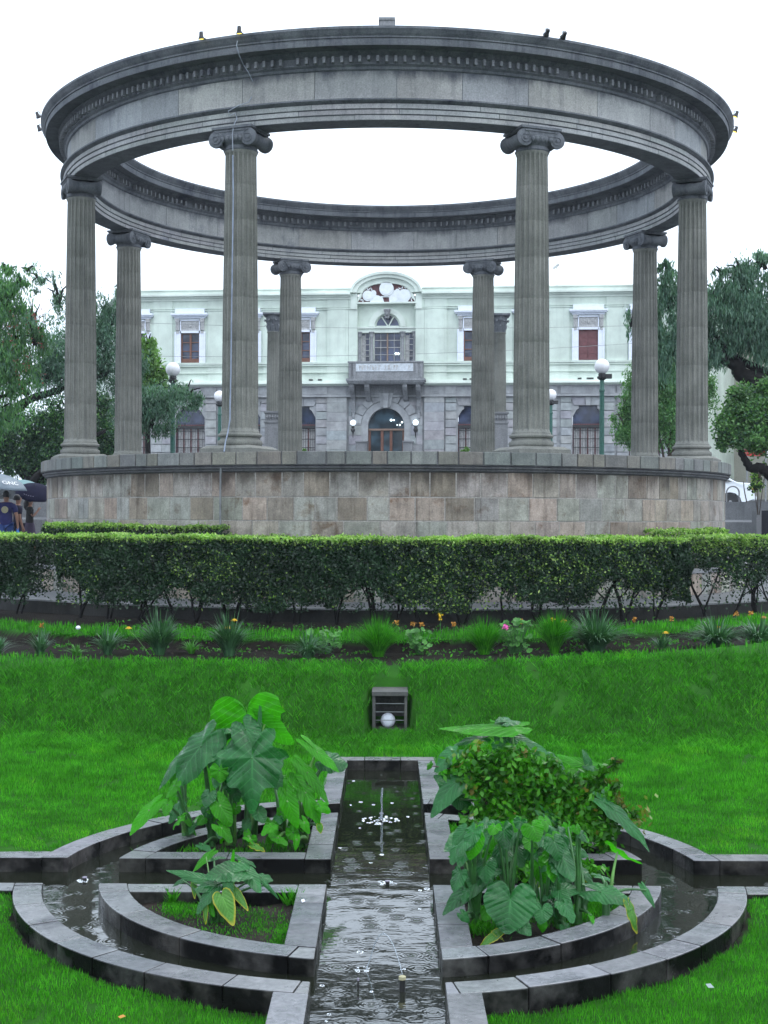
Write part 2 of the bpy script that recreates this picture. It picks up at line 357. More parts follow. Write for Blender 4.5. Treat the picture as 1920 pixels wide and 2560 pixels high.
# columns
RC = 6.6134
def make_column():
    c = empty('column'); mb = MB()
    zz = [1.43, 1.445, 1.47, 1.52]; 
    prof = []
    z0, z1 = 1.425, 6.30; H = z1-z0
    joints = [z0+H*t for t in (.155, .32, .475, .62, .75, .875)]
    zs = sorted(set([z0, z0+.015, z0+.05, z0+.075, z1-.10, z1-.07, z1-.03, z1]+[z0+H*i/9 for i in range(1, 9)]+[q for j in joints for q in (j-.012, j-.003, j+.003, j+.012)]))
    def rr(z):
        t = (z-z0)/H; r = .318-.048*t**1.6
        if z < z0+.03: r += .025*(1-(z-z0)/.03)
        if z > z1-.04: r += .02
        if any(abs(z-j) < .004 for j in joints): r -= .004
        return r
    def flute(a, r, z):
        t = (z-z0)/H; d = 1.0
        if z < z0+.075: d = max(0, (z-z0-.05)/.025)
        if z > z1-.10: d = max(0, (z1-.07-z)/.03)
        p = (a*20/(2*math.pi)) % 1; q = abs(p-.5)*2           # 0 in the middle of a flute, 1 on the fillet
        return r-.042*min(1, d)*math.sqrt(max(0, 1-(q/.80)**2)) if q < .80 else r
    mb.lathe([(rr(z), z) for z in zs], 200, fr=flute, cap=True)
    mb.build('shaft', 'column', c, 60)
    mb = MB()
    mb.lathe([(.36, 1.18), (.385, 1.20), (.395, 1.235), (.385, 1.27), (.355, 1.285), (.345, 1.30), (.335, 1.325), (.35, 1.335), (.375, 1.345), (.385, 1.37), (.372, 1.395), (.345, 1.405), (.343, 1.428)], 64)
    mb.add([(-.5, -.5, 1.05), (.5, -.5, 1.05), (.5, .5, 1.05), (-.5, .5, 1.05), (-.5, -.5, 1.13), (.5, -.5, 1.13), (.5, .5, 1.13), (-.5, .5, 1.13),
            (-.41, -.41, 1.183), (.41, -.41, 1.183), (.41, .41, 1.183), (-.41, .41, 1.183)],
           [(0, 1, 5, 4), (1, 2, 6, 5), (2, 3, 7, 6), (3, 0, 4, 7), (4, 5, 9, 8), (5, 6, 10, 9), (6, 7, 11, 10), (7, 4, 8, 11), (8, 9, 10, 11)])
    mb.build('base', 'column', c, 40)
    # Ionic capital; the -y side is the outer face
    mb = MB()
    mb.lathe([(.29, 6.28), (.305, 6.30), (.29, 6.315), (.285, 6.36), (.33, 6.40), (.37, 6.45), (.37, 6.50), (.33, 6.53)], 48)
    mb.box(-.36, .36, -.33, .33, 6.60, 6.625); mb.box(-.385, .385, -.355, .355, 6.625, 6.668)
    for sx in (-1, 1):
        T = Matrix.Translation((sx*.315, 0, 6.465)) @ Matrix.Rotation(R(90), 4, 'X')
        mb.lathe([(.135, -.33), (.145, -.325), (.145, -.28), (.125, -.25), (.10, -.1), (.112, -.03), (.112, .03), (.10, .1), (.125, .25), (.145, .28), (.145, .325), (.135, .33)], 28, T)
        for sy in (-1, 1):
            sp = []
            for i in range(46):
                t = i/45*2.35*2*math.pi; r = .128*math.exp(-.145*t)
                sp.append((sx*(.315-0)+sx*r*math.sin(-t)*-1*-1, sy*.332, 6.465+r*math.cos(t)))
            mb.tube(sp, [.013*(1-.5*i/45) for i in range(46)], 5)
            T2 = Matrix.Translation((sx*.315, sy*.33, 6.465)) @ Matrix.Rotation(R(90), 4, 'X'); mb.lathe([(.028, -.018), (.028, .018)], 12, T2)
    for sy in (-1, 1):
        y0, y1 = sorted((sy*.27, sy*.332)); mb.box(-.315, .315, y0, y1, 6.505, 6.60)
        y0, y1 = sorted((sy*.30, sy*.345)); mb.box(-.315, .315, y0, y1, 6.58, 6.60)
        y0, y1 = sorted((sy*.30, sy*.342)); mb.box(-.315, .315, y0, y1, 6.512, 6.528)
        for k in range(5):
            mb.lathe([(.005, 6.40), (.03, 6.43), (.036, 6.47), (.02, 6.50)], 8, Matrix.Translation(((k-2)*.085, sy*.34, 0)))
    mb.build('capital', 'cornice', c, 45)
    return c
cols8 = []
cproto = make_column(); cproto.parent = rot
for i, t in enumerate((-22.5, 22.5, -67.5, 67.5, -112.5, 112.5, -157.5, 157.5)):
    c = cproto if i == 0 else copy_tree(cproto, rot)
    c.location = (RC*math.sin(R(t)), -RC*math.cos(R(t)), 0); c.rotation_euler = (0, 0, R(t)); c['group'] = 'columns of the rotunda'; cols8.append(c)
# entablature: architrave, frieze, cornice, dentils, both faces
en = empty('entablature'); en.parent = rot
mb = MB(); mb.lathe([(6.37, 6.655), (6.84, 6.655)], 192, cap=False, m=1)
MIDR = 2*RC
def both(mb, prof, n=192, m=0):
    mb.lathe(prof, n, cap=False, m=m); mb.lathe([(MIDR-r, z) for r, z in prof][::-1], n, cap=False, m=m)
for z0, z1, ro in ((6.655, 6.745, 6.845), (6.748, 6.835, 6.862), (6.838, 6.93, 6.88)):
    for sg in (1, -1):
        r0 = ro if sg > 0 else MIDR-ro
        ring_blocks(mb, r0-sg*.012, z0, z1, (1.3, 1.9), .014, .004, tint=lambda: jit(.12, (1, 1, 1), .02), seg=.2, sign=sg)
both(mb, [(6.84, 6.655), (6.84, 6.745), (6.858, 6.748), (6.858, 6.835), (6.876, 6.838), (6.876, 6.93)], m=1)
both(mb, [(6.88, 6.93), (6.90, 6.937), (6.945, 6.975), (6.945, 7.0), (6.80, 7.012)], m=1)
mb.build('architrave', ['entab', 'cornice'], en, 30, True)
mb = MB(); both(mb, [(6.795, 7.0), (6.795, 7.53)], m=1)
for sg in (1, -1):
    ring_blocks(mb, (6.79 if sg > 0 else MIDR-6.79), 7.01, 7.52, (.9, 1.7), .012, .004, tint=lambda: jit(.10, random.choice([(1, 1, 1), (1, 1, 1), (.96, .99, 1.02), (1.05, 1.03, .98)]), .01), seg=.2, sign=sg)
mb.build('frieze', ['entab', 'cornice'], en, 30, True)
mb = MB(); both(mb, [(6.80, 7.50), (6.83, 7.52), (6.845, 7.56), (6.885, 7.59), (6.885, 7.715), (6.93, 7.735), (6.985, 7.78), (6.99, 7.80), (7.225, 7.80), (7.235, 7.79), (7.24, 7.80), (7.24, 7.905), (7.262, 7.912), (7.262, 7.935), (7.275, 7.95), (7.31, 7.985), (7.325, 8.02), (7.34, 8.035), (7.34, 8.075), (7.30, 8.09)])
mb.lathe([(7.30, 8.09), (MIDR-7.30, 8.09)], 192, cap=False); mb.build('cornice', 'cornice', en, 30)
mb = MB()
for sg, nd in ((1, 288), (-1, 248)):
    for i in range(nd):
        if random.random() < .03: continue
        a = 2*math.pi*i/nd; r0, r1 = (6.88, 6.968) if sg > 0 else (MIDR-6.968, MIDR-6.88); hw = math.pi*(.31+random.uniform(-.02, .02))/nd*2
        zb = 7.605+(random.random() < .1)*random.uniform(0, .05); T = Matrix.Rotation(a, 4, 'Z'); h = 6.9*hw/2 if sg > 0 else 6.25*hw/2
        mb.box(r0, r1, -h, h, zb, 7.71, 0, (1, 1, 1), T)
mb.build('dentil_band', 'dentil', en)
# little raised blocks of stone on the ring, front and back
for yy, lab, hh in ((-7.12, 'small stone block set on the near rim of the rotunda ring', .15), (6.75, 'small stone block set on the far rim of the rotunda ring', .12)):
    mb = MB(); mb.box(-.12, .12, -.12, .12, 0, hh); mb.box(-.135, .135, -.135, .135, hh-.04, hh+.004)
    o = mb.build('stone_block', 'concrete', None, 30); o.location = (GX, GY+yy, 8.088); tag(o, lab, 'stone block')
# spotlights on the rim
def spotlight(x, y, rz, label, lit=True, tilt=35):
    t = tag(empty('spotlight', (x, y, 8.075), rz), label, 'spotlight', 'spotlights clamped to the rotunda rim'); t.scale = (.62,)*3
    mb = MB(); mb.box(-.015, .015, -.10, .10, .01, .035); mb.tube([(0, -.08, .03), (0, -.10, .14), (0, -.16, .16)], .012, 6); mb.tube([(-.05, -.16, .02), (-.05, -.16, .16), (.05, -.16, .16), (.05, -.16, .02)], .008, 6); mb.build('bracket', 'iron', t)
    T = Matrix.Translation((0, -.17, .05)) @ Matrix.Rotation(R(tilt), 4, 'X')
    mb = MB(); mb.lathe([(.035, .10), (.045, .08), (.06, -.02), (.085, -.08), (.088, -.10), (.07, -.10), (.05, -.03)], 16, T); mb.build('housing', 'iron', t, 40)
    mb = MB(); mb.lathe([(.072, -.094), (.05, -.10), (.02, -.105)], 14, T); mb.build('lens', 'warmbulb' if lit else 'pane', t, 40)
def rimpos(px):     # azimuth on the near rim for a picture column
    best = None
    for k in range(-900, 901):
        a = R(k*.1)-math.pi/2; X = GX+7.34*math.cos(a); Y = GY+7.34*math.sin(a)
        d = abs((X/Y)*2970+834-2-px)
        if best is None or d < best[0]: best = (d, X, Y, a)
    return best[1:]
for px, lab, lit, tl in ((432, 'spotlight with yellow lens, left of the pair on the left of the ring', True, 10), (512, 'spotlight with yellow lens, on the ring right above the left near column', True, 10),
                     (1167, 'unlit dark spotlight on the ring above the right near column', False, 60), (1203, 'unlit dark spotlight just right of its twin above the right near column', False, 60)):
    X, Y, a = rimpos(px); spotlight(X, Y, a+math.pi/2, lab, lit, tl)
for dx, dy, lab, lit in ((-7.33, -1.15, 'dark spotlight on the outermost left edge of the ring, lower of two', False), (-7.15, -2.1, 'dark spotlight near the left end of the ring, upper of two', False),
                    (7.1, -2.3, 'spotlight near the right end of the ring, upper of two', True), (7.33, -1.2, 'spotlight on the outermost right edge of the ring, lower of two', True)):
    a = math.atan2(dy, dx); spotlight(GX+7.30*math.cos(a), GY+7.30*math.sin(a), a+math.pi/2, lab, lit, 25)
# conduit down the left near column, loose cable over the ring, conduit on the drum
ax = R(-22.5); c0 = Vector((GX+RC*math.sin(ax), GY-RC*math.cos(ax), 0))
def pipe(pts, r, mat, name, lab, cat):
    mb = MB(); mb.tube(pts, r, 8); return tag(mb.build(name, mat, None, 60), lab, cat)
pc = lambda x, y, d: P(x, y, c0.y-d)
pipe([pc(503, 335, .31), pc(504, 420, .32), pc(502, 560, .33), pc(500, 700, .34), pc(499, 800, .345), pc(497, 880, .36), pc(497, 905, .37), pc(492, 935, .42), pc(487, 955, .46), pc(484, 976, .66)], .013, 'pipe', 'conduit', 'pale blue conduit running down the left near column to the parapet', 'conduit')
yy = GY-math.sqrt(7.23**2-2.6**2)
pipe([P(477, 1011, yy-.06), P(476, 1060, yy-.01), P(476, 1140, yy-.01), P(476, 1200, yy-.01)], .018, 'metal', 'conduit', 'grey vertical conduit fixed to the drum wall below the parapet', 'conduit')
def rimY(R_, x): return GY-math.sqrt(R_**2-(x-GX)**2)
cx = (505-834)*PX*23.3
pipe([P(513, 88, rimY(7.38, cx)), P(511, 98, rimY(7.38, cx)), P(517, 120, rimY(7.33, cx)), P(526, 140, rimY(7.02, cx)), P(536, 155, rimY(6.99, cx)), P(548, 180, rimY(6.86, cx)), P(546, 205, rimY(6.84, cx)), P(537, 221, rimY(6.98, cx)),
      P(515, 228, rimY(6.95, cx)), P(493, 240, rimY(6.93, cx)), P(495, 250, rimY(6.91, cx)), P(508, 244, rimY(6.91, cx)), P(512, 256, rimY(6.9, cx)), P(505, 270, rimY(6.9, cx)), P(502, 290, c0.y-.36), P(503, 325, c0.y-.34)], .008, 'cable', 'cable', 'loose pale cable looping over the ring down to the left near column', 'cable')
# planting kerb round the drum, path, roadside kerb
mb = MB(); mb.lathe([(7.66, GND-.3), (7.66, -1.0)], 128, cap=False, m=1)
ring_blocks(mb, 7.66, GND-.02, -1.03, (.35, .6), .01, .012, tint=wtint)
mb.lathe([(7.69, -1.03), (7.69, -.955), (7.52, -.955), (7.52, -1.2)], 128, cap=False, m=2)
o = mb.build('planter_wall', ['block', 'mortar', 'concrete'], None, 30, True); o.location = (GX, GY, 0); tag(o, 'low stone planter wall with pale coping round the foot of the rotunda', 'planter wall')
mb = MB(); mb.lathe([(7.53, -1.02), (7.16, -1.02)], 96, cap=False); o = mb.build('soil', 'soil'); o.location = (GX, GY, 0); struct(o)
mb = MB(); mb.lathe([(9.24, GND), (7.6, GND)], 160, cap=False); o = mb.build('path', 'asphalt'); o.location = (GX, GY, 0); struct(o)
mb = MB(); mb.lathe([(9.40, -1.75), (9.40, GND-.012)], 200, cap=False, m=1); mb.lathe([(9.402, GND-.012), (9.39, GND+.012), (9.24, GND+.012), (9.24, GND-.05)], 200, cap=False); o = mb.build('kerb', ['concrete', 'kerbdark'], None, 30); o.location = (GX, GY, 0); struct(o)
# ================================================================== GROUND BEHIND
def sm(a, b, t): t = min(1, max(0, (t-a)/(b-a))); return t*t*(3-2*t)
def zplaza(x, y):
    z = GND-.004+.37*sm(28, 38, y)
    k = sm(43, 48, y)*sm(6, 11, x); z = z*(1-k)+.2*k
    return z+4.6*sm(55, 105, y)*sm(12, 20, x)*(1 if x > 0 else 0)+k*.0
xs = np.concatenate([np.linspace(-400, -30, 10), np.linspace(-28, 40, 69), np.linspace(45, 400, 10)]); ys = np.concatenate([np.linspace(24, 110, 87), np.linspace(130, 900, 8)])
mb = MB(); mb.v = [(float(x), float(y), zplaza(x, y)) for y in ys for x in xs]; nx = len(xs)
mb.f = [(j*nx+i, j*nx+i+1, (j+1)*nx+i+1, (j+1)*nx+i) for j in range(len(ys)-1) for i in range(nx-1)]; mb.m = [0]*len(mb.f); mb.c = [(1, 1, 1)]*len(mb.f)
struct(mb.build('ground', 'asphalt', None, 80))
# curved wall with bench ledge round the plaza, behind
for sgn, lab in ((-1, 'curved grey concrete wall with a bench ledge, behind the people on the left'), (1, 'curved grey concrete wall with a bench ledge, in front of the parked car')):
    t = tag(empty('plaza_wall', (GX, GY, 0)), lab, 'wall', 'curved walls round the plaza')
    a0, a1 = (R(18), R(64)) if sgn > 0 else (R(116), R(162))
    mb = MB(); mb.lathe([(12.9, -1.6), (12.9, .40), (13.25, .40), (13.25, -1.6)], 60, a0=a0, a1=a1, cap=False); ww = mb.build('wall_panel', 'concrete', t, 30)
    mb = MB(); mb.lathe([(12.45, -1.6), (12.45, -.16), (12.9, -.10)], 60, a0=a0, a1=a1, cap=False); mb.build('bench_ledge', 'concrete', t, 30)
    a = a0 if sgn > 0 else a1
# dark post at the right end of the wall
q = P(1652, 1103, 33.5); mb = MB(); mb.box(0, .5, 0, .45, 0, q.z+1.3, 1); mb.box(-.12, 0, .0, .45, 0, q.z+1.3, 0)
o = mb.build('stone_pier', ['concrete', 'dark']); o.location = (P(1645, 1103, 33.5).x, 33.5, -1.3); tag(o, 'dark stone pier cut by the right edge of the picture', 'pier')
# ================================================================== CIVIC BUILDING
YB, AL = 62.0, R(5.3)
C0 = P(834.5, 1112, YB); bld = tag(empty('civic_building', (C0.x, C0.y, 0), -AL), 'two storey civic building, mint green plaster over a grey stone ground floor, with arched gable', 'building')
fu = Vector((math.cos(AL), -math.sin(AL), 0)); fn = Vector((-math.sin(AL), -math.cos(AL), 0))     # along, outwards
def bf(x, y, off=0):
    d = ray(x, y); t = (C0.dot(fn)+off)/d.dot(fn); p = d*t; return ((p-C0).dot(fu), p.z)
def bx(x, off=0): return bf(x, 1000, off)[0]
def bz(y, off=0): return bf(834.5, y, off)[1]
def fbox(mb, x0, x1, y0, y1, o0, o1, m=0, col=(1, 1, 1)):
    """box on the facade: picture columns x0..x1, rows y0..y1 (read at the centre line), depth o0..o1 outwards"""
    mb.box(bx(x0), bx(x1), -o1, -o0, bz(y1), bz(y0), m, col)
def lbox(mb, x0, x1, z0, z1, o0, o1, m=0, col=(1, 1, 1)): mb.box(x0, x1, -o1, -o0, z0, z1, m, col)
ZG = -1.05
def wall_grid(mb, xr, zr, holes, th=.35, m=0, off=0, cols=None):
    xs = sorted(set(list(xr)+[h[0] for h in holes]+[h[1] for h in holes])); zs = sorted(set(list(zr)+[h[2] for h in holes]+[h[3] for h in holes]))
    for i in range(len(xs)-1):
        for j in range(len(zs)-1):
            cx_, cz_ = (xs[i]+xs[i+1])/2, (zs[j]+zs[j+1])/2
            if any(h[0] < cx_ < h[1] and h[2] < cz_ < h[3] for h in holes): continue
            mb.add([(xs[i], -off, zs[j]), (xs[i+1], -off, zs[j]), (xs[i+1], -off, zs[j+1]), (xs[i], -off, zs[j+1])], [(0, 1, 2, 3)], m)
    for h in holes:
        x0, x1, z0, z1 = h[:4]; y0, y1 = -off, -off+th
        mb.add([(x0, y0, z0), (x0, y1, z0), (x0, y1, z1), (x0, y0, z1)], [(0, 1, 2, 3)], m); mb.add([(x1, y0, z0), (x1, y1, z0), (x1, y1, z1), (x1, y0, z1)], [(3, 2, 1, 0)], m)
        mb.add([(x0, y0, z1), (x0, y1, z1), (x1, y1, z1), (x1, y0, z1)], [(0, 1, 2, 3)], m); mb.add([(x0, y0, z0), (x0, y1, z0), (x1, y1, z0), (x1, y0, z0)], [(3, 2, 1, 0)], m)
def arc_pts(cx_, cz_, rx, rz, a0, a1, n): return [(cx_+rx*math.cos(a0+(a1-a0)*i/n), cz_+rz*math.sin(a0+(a1-a0)*i/n)) for i in range(n+1)]
def xz_extrude(mb, pts, o0, o1, m=0, col=(1, 1, 1)):
    """outline in facade (x, z) extruded outwards from o0 to o1"""
    mb.poly([(x, z) for x, z in pts], o0, o1, m, col, Matrix(((1, 0, 0, 0), (0, 0, -1, 0), (0, 1, 0, 0), (0, 0, 0, 1))))
def band(mb, outer, inner, o0, o1, m=0):
    for i in range(len(outer)-1): xz_extrude(mb, [outer[i], outer[i+1], inner[i+1], inner[i]], o0, o1, m)
def spandrel(mb, x0, x1, zs, zt, r, rz, off, m=0, n=20):
    cx_ = (x0+x1)/2; a = arc_pts(cx_, zs, r, rz, 0, math.pi, n)
    for i in range(n):
        (xa, za), (xb, zb) = a[i], a[i+1]
        mb.add([(xa, -off, za), (xb, -off, zb), (xb, -off, zt), (xa, -off, zt)], [(3, 2, 1, 0)], m)
        mb.add([(xa, -off, za), (xb, -off, zb), (xb, -off+.35, zb), (xa, -off+.35, za)], [(0, 1, 2, 3)], m)
WC = [293, 410, 530, 649, 1021.5, 1145, 1269.8, 1392]
XL, XR = bx(262), bx(1470)
zt, zmid = bz(640), bz(832)
uz0, uz1, gz1 = bz(785), bz(716), bz(877.5)
up, lo = [], []
for c in WC: xc = bx(c); up.append((xc-.43, xc+.43, uz0, uz1)); lo.append((xc-.68, xc+.68, ZG-.3, gz1))
bay0, bay1 = bx(771.5), bx(896.6)
mb = MB(); wall_grid(mb, (XL, XR), (zmid, zt), up+[(bay0, bay1, bz(781), bz(640))])
# side walls and hidden flat roof
for xx, sg in ((XL, 1), (XR, -1)): mb.add([(xx, 0, ZG), (xx+sg*-6, 14, ZG), (xx+sg*-6, 14, zt), (xx, 0, zt)], [(0, 1, 2, 3) if sg < 0 else (3, 2, 1, 0)], 0)
mb.add([(XL, 0, zt), (XR, 0, zt), (XR+6, 14, zt), (XL-6, 14, zt)], [(0, 1, 2, 3)], 0)
# recessed centre bay wall at .30 behind
zsp, xa0, xa1 = bz(704.2), bx(808), bx(862); rad = (xa1-xa0)/2; axc = (xa0+xa1)/2
wall_grid(mb, (bay0, bay1), (bz(781), bz(640)), [(xa0, xa1, zsp, zsp+rad+.05), (bx(805.8), bx(863.8), bz(780), bz(717.7)), (bx(778), bx(796.4), bz(780), bz(717.7)), (bx(872.6), bx(891.3), bz(780), bz(717.7))], .12, 0, -.22)
spandrel(mb, xa0, xa1, zsp, zsp+rad+.05, rad, rad, -.22)
mb.build('upper_wall', 'mint', bld)
# raised pilaster strips and string courses of the upper floor
mb = MB(); strips = [(c+38, c+81) for c in WC[1:3]]+[(WC[0]+38, WC[0]+79), (WC[3]+57, 752), (752.5, 771), (896.8, 915.5), (916, WC[4]-57)]+[(c+39, c+84) for c in WC[4:7]]
for a, b in strips: lbox(mb, bx(a), bx(b), zmid, zt-.02, 0, .055)
for a, b in ((WC[3]+63, 746), (922, WC[4]-63)): lbox(mb, bx(a), bx(b), bz(779), bz(662), .05, .075)
for y0, y1, o in ((781.5, 786, .09), (787, 790, .06), (803, 805, .035), (662, 664, .03), (666, 668, .03)):
    for a, b in ((262, 771), (896.8, 1470)): lbox(mb, bx(a)-.05, bx(b), bz(y1), bz(y0), 0.002, o+.06)
mb.build('pilaster_strips', 'mint', bld)
# roof cornice and parapet: straight runs both sides, arch over the centre
mb = MB()
for a, b in ((262, 757), (910.5, 1470)):
    X0, X1_ = bx(a), bx(b)
    for y0, y1, o in ((646, 641, .10), (641, 637.5, .2), (637.5, 633.5, .36), (633.5, 631.5, .30)): lbox(mb, X0, X1_, bz(y0), bz(y1), -.2, o)
    lbox(mb, X0, X1_, bz(631.5), bz(624.5), -.4, .12); lbox(mb, X0, X1_, bz(624.5), bz(622), -.4, .17)
for sg, xx in ((1, XL),):                                       # cornice along the receding left side
    T = Matrix.Translation((xx, 0, 0)) @ Matrix.Rotation(math.atan2(14, -6), 4, 'Z')
    for y0, y1, o in ((646, 641, .10), (641, 637.5, .2), (637.5, 633.5, .36), (633.5, 622, .12)): mb.box(0, 15, -.1, o, bz(y0), bz(y1), 0, (1, 1, 1), T)
xc_, yc_ = bx(833.5), bz(631); hw = bx(910.7)-xc_
z_ap = bz(588.8); 
for (x_in, x_out, zin, zout, o) in ((0, .10, .0, .12, .36), (.10, .30, .12, .26, .28), (.30, .52, .26, .50, .14)):
    n = 40; base = bz(633)
    ou = arc_pts(xc_, base, hw-x_in, z_ap-base-zin, 0, math.pi, n); inn = arc_pts(xc_, base, hw-x_out, z_ap-base-zout, 0, math.pi, n); band(mb, ou, inn, -.4, o)
mb.build('roof_cornice', 'mintlight', bld)
# tympanum
mb = MB(); tb = bz(653); ta = bz(607.5); tw = bx(896.6)-xc_
tym = arc_pts(xc_, tb+.0, tw, ta-tb, 0, math.pi, 40); xz_extrude(mb, tym, -.3, .02); mb.build('tympanum', 'crimson', bld)
mb = MB(); base = bz(653)
ou = arc_pts(xc_, bz(640), hw-.5, z_ap-.48-bz(640), 0, math.pi, 40); inn = arc_pts(xc_, base, tw-.01, ta-base-.01, 0, math.pi, 40); band(mb, ou, inn, -.3, .10)
for a in (756.5, 896.8): lbox(mb, bx(a), bx(a+14.2), bz(668), bz(634), -.1, .12)
lbox(mb, bx(769), bx(899), bz(656.5), bz(653), -.3, .14); mb.build('tympanum_frame', 'mintlight', bld)
# relief in the tympanum: central medallion, two side medallions, drapery and leaf sprays
mb = MB()
def disc(x, y, r, o, m=0, ry=None):
    px_, pz_ = bx(x), bz(y); xz_extrude(mb, arc_pts(px_, pz_, r*PX*YB, (ry or r)*PX*YB, 0, 2*math.pi*(27/28), 27), .02, o, m)
disc(834, 624.5, 15.5, .14); disc(793.5, 639, 11.5, .10); disc(872, 639.5, 14, .10); disc(834, 624.5, 12.2, .16); disc(793.5, 639, 8.5, .12); disc(872, 639.5, 10.5, .12)
disc(806, 634, 6, .09, 0, 7); disc(857.5, 629.5, 5, .09); disc(813, 645.5, 9, .08, 0, 7.5); disc(851, 640, 11, .085, 0, 12.5); disc(880, 636, 10, .07, 0, 10)
xz_extrude(mb, [(bx(a), bz(b)) for a, b in ((798, 653), (828.5, 653), (825.5, 642), (810, 637), (800, 640))], .02, .075)
xz_extrude(mb, [(bx(a), bz(b)) for a, b in ((840, 653), (880, 653), (884, 640), (862, 630), (846, 632), (839, 641))], .02, .07)
xz_extrude(mb, [(bx(a), bz(b)) for a, b in ((822, 642.5), (842, 642.5), (842, 640), (822, 640))], .02, .09)
for sx, cx_, cy_ in ((-1, 793.5, 639), (1, 872, 639.5)):
    for k in range(12):
        a = R(60+k*17) if sx < 0 else R(120-k*17); rr_ = 15.5 if sx < 0 else 18
        lx, ly = cx_+rr_*math.cos(a)*1.05, cy_-rr_*math.sin(a)
        if ly > 651 or ((lx-833.5)/60)**2+((653-ly)/43)**2 > 1: continue
        c = (bx(lx), bz(ly)); d = a+.6*(-1)**k; L_ = .085
        xz_extrude(mb, [(c[0]+L_*math.cos(d), c[1]+L_*math.sin(d)), (c[0]+.03*math.cos(d+1.57), c[1]+.03*math.sin(d+1.57)), (c[0]-L_*math.cos(d), c[1]-L_*math.sin(d)), (c[0]-.03*math.cos(d+1.57), c[1]-.03*math.sin(d+1.57))], .02, .06)
mb.build('tympanum_relief', 'relief', bld)
# arched fan window with keystone
wn = empty('window'); wn.parent = bld
mb = MB(); zc = zsp
band(mb, arc_pts(axc, zc, rad+.27, rad+.27, 0, math.pi, 30), arc_pts(axc, zc, rad+.03, rad+.03, 0, math.pi, 30), -.22, -.12)
band(mb, arc_pts(axc, zc, rad+.20, rad+.20, 0, math.pi, 30), arc_pts(axc, zc, rad+.0, rad+.0, 0, math.pi, 30), -.3, -.16)
lbox(mb, bay0, bay1, bz(709), bz(705), -.24, -.08); lbox(mb, bay0, bay1, bz(717.5), bz(709), -.24, -.15)
mb.build('arch_surround', 'mintlight', wn)
mb = MB(); ou = arc_pts(axc, zc, rad, rad, 0, math.pi, 24); inn = arc_pts(axc, zc, rad-.05, rad-.05, 0, math.pi, 24); band(mb, ou, inn, -.32, -.27); lbox(mb, xa0, xa1, zc, zc+.05, -.32, -.27)
for sg in (-1, 1):
    a = R(90+sg*31); p0 = (axc+.03, zc); p1 = (axc+math.cos(a)*(rad-.02), zc+math.sin(a)*(rad-.02)); nx_, nz_ = -math.sin(a)*.025, math.cos(a)*.025
    xz_extrude(mb, [(p0[0]+nx_, p0[1]+nz_), (p1[0]+nx_, p1[1]+nz_), (p1[0]-nx_, p1[1]-nz_), (p0[0]-nx_, p0[1]-nz_)], -.31, -.26)
mb.build('frame', 'mintlight', wn)
mb = MB(); xz_extrude(mb, arc_pts(axc, zc, rad-.02, rad-.02, 0, math.pi, 24), -.36, -.31); mb.build('pane', 'pane', wn)
mb = MB(); xz_extrude(mb, [(bx(a), bz(b)) for a, b in ((831, 687), (839, 687), (841.5, 672), (828.5, 672))], -.2, .05); lbox(mb, bx(828), bx(842), bz(672), bz(668), -.2, .08); disc2 = (bx(835), bz(678)); mb.lathe([(.02, -.1), (.08, -.05), (.09, .03), (.05, .1)], 10, Matrix.Translation((disc2[0], -.05, disc2[1]))); mb.build('keystone', 'balc', wn)
# balcony doors: central pair and two side lights with small columns
wn = empty('window'); wn.parent = bld; fr, pn, wc_ = MB(), MB(), MB()
zd0, zd1 = bz(780), bz(717.7)
for a, b, nx_, ny_ in ((805.8, 863.8, 4, 4), (778, 796.4, 2, 5), (872.6, 891.3, 2, 5)):
    lbox(pn, bx(a), bx(b), zd0, zd1, -.38, -.34)
    for i in range(nx_+1):
        xx = bx(a)+(bx(b)-bx(a))*i/nx_; wv = .05 if i in (0, nx_) else (.06 if nx_ == 4 and i == 2 else .018)
        lbox(fr if (nx_ == 4 and i == 2) or True else pn, xx-wv/2, xx+wv/2, zd0, zd1, -.34, -.30+(.015 if wv > .03 else 0), 1 if (nx_ == 4 and i == 2) else 0)
    for j in range(1, ny_): zz_ = zd0+(zd1-zd0)*j/ny_; lbox(fr, bx(a), bx(b), zz_-.013, zz_+.013, -.34, -.303)
    lbox(wc_, bx(a)+.03, bx(a)+(bx(b)-bx(a))*(.45 if nx_ == 2 else .001)+.001, zd0, zd1-.1, -.339, -.336)
fr.build('frame', ['greystucco', 'woodpale'], wn); pn.build('pane', 'pane', wn); wc_.build('curtain', 'greystucco', wn)
mb = MB()
for a in (774.5, 801, 868, 894):
    X = bx(a); T = Matrix.Translation((X, .14, 0)); mb.lathe([(.11, zd0), (.11, zd0+.08), (.085, zd0+.11), (.07, zd1-.3), (.07, zd1-.22), (.10, zd1-.18), (.09, zd1-.05), (.13, zd1), (.13, zd1+.04)], 14, T)
mb.build('colonnette', 'balc', wn, 40)
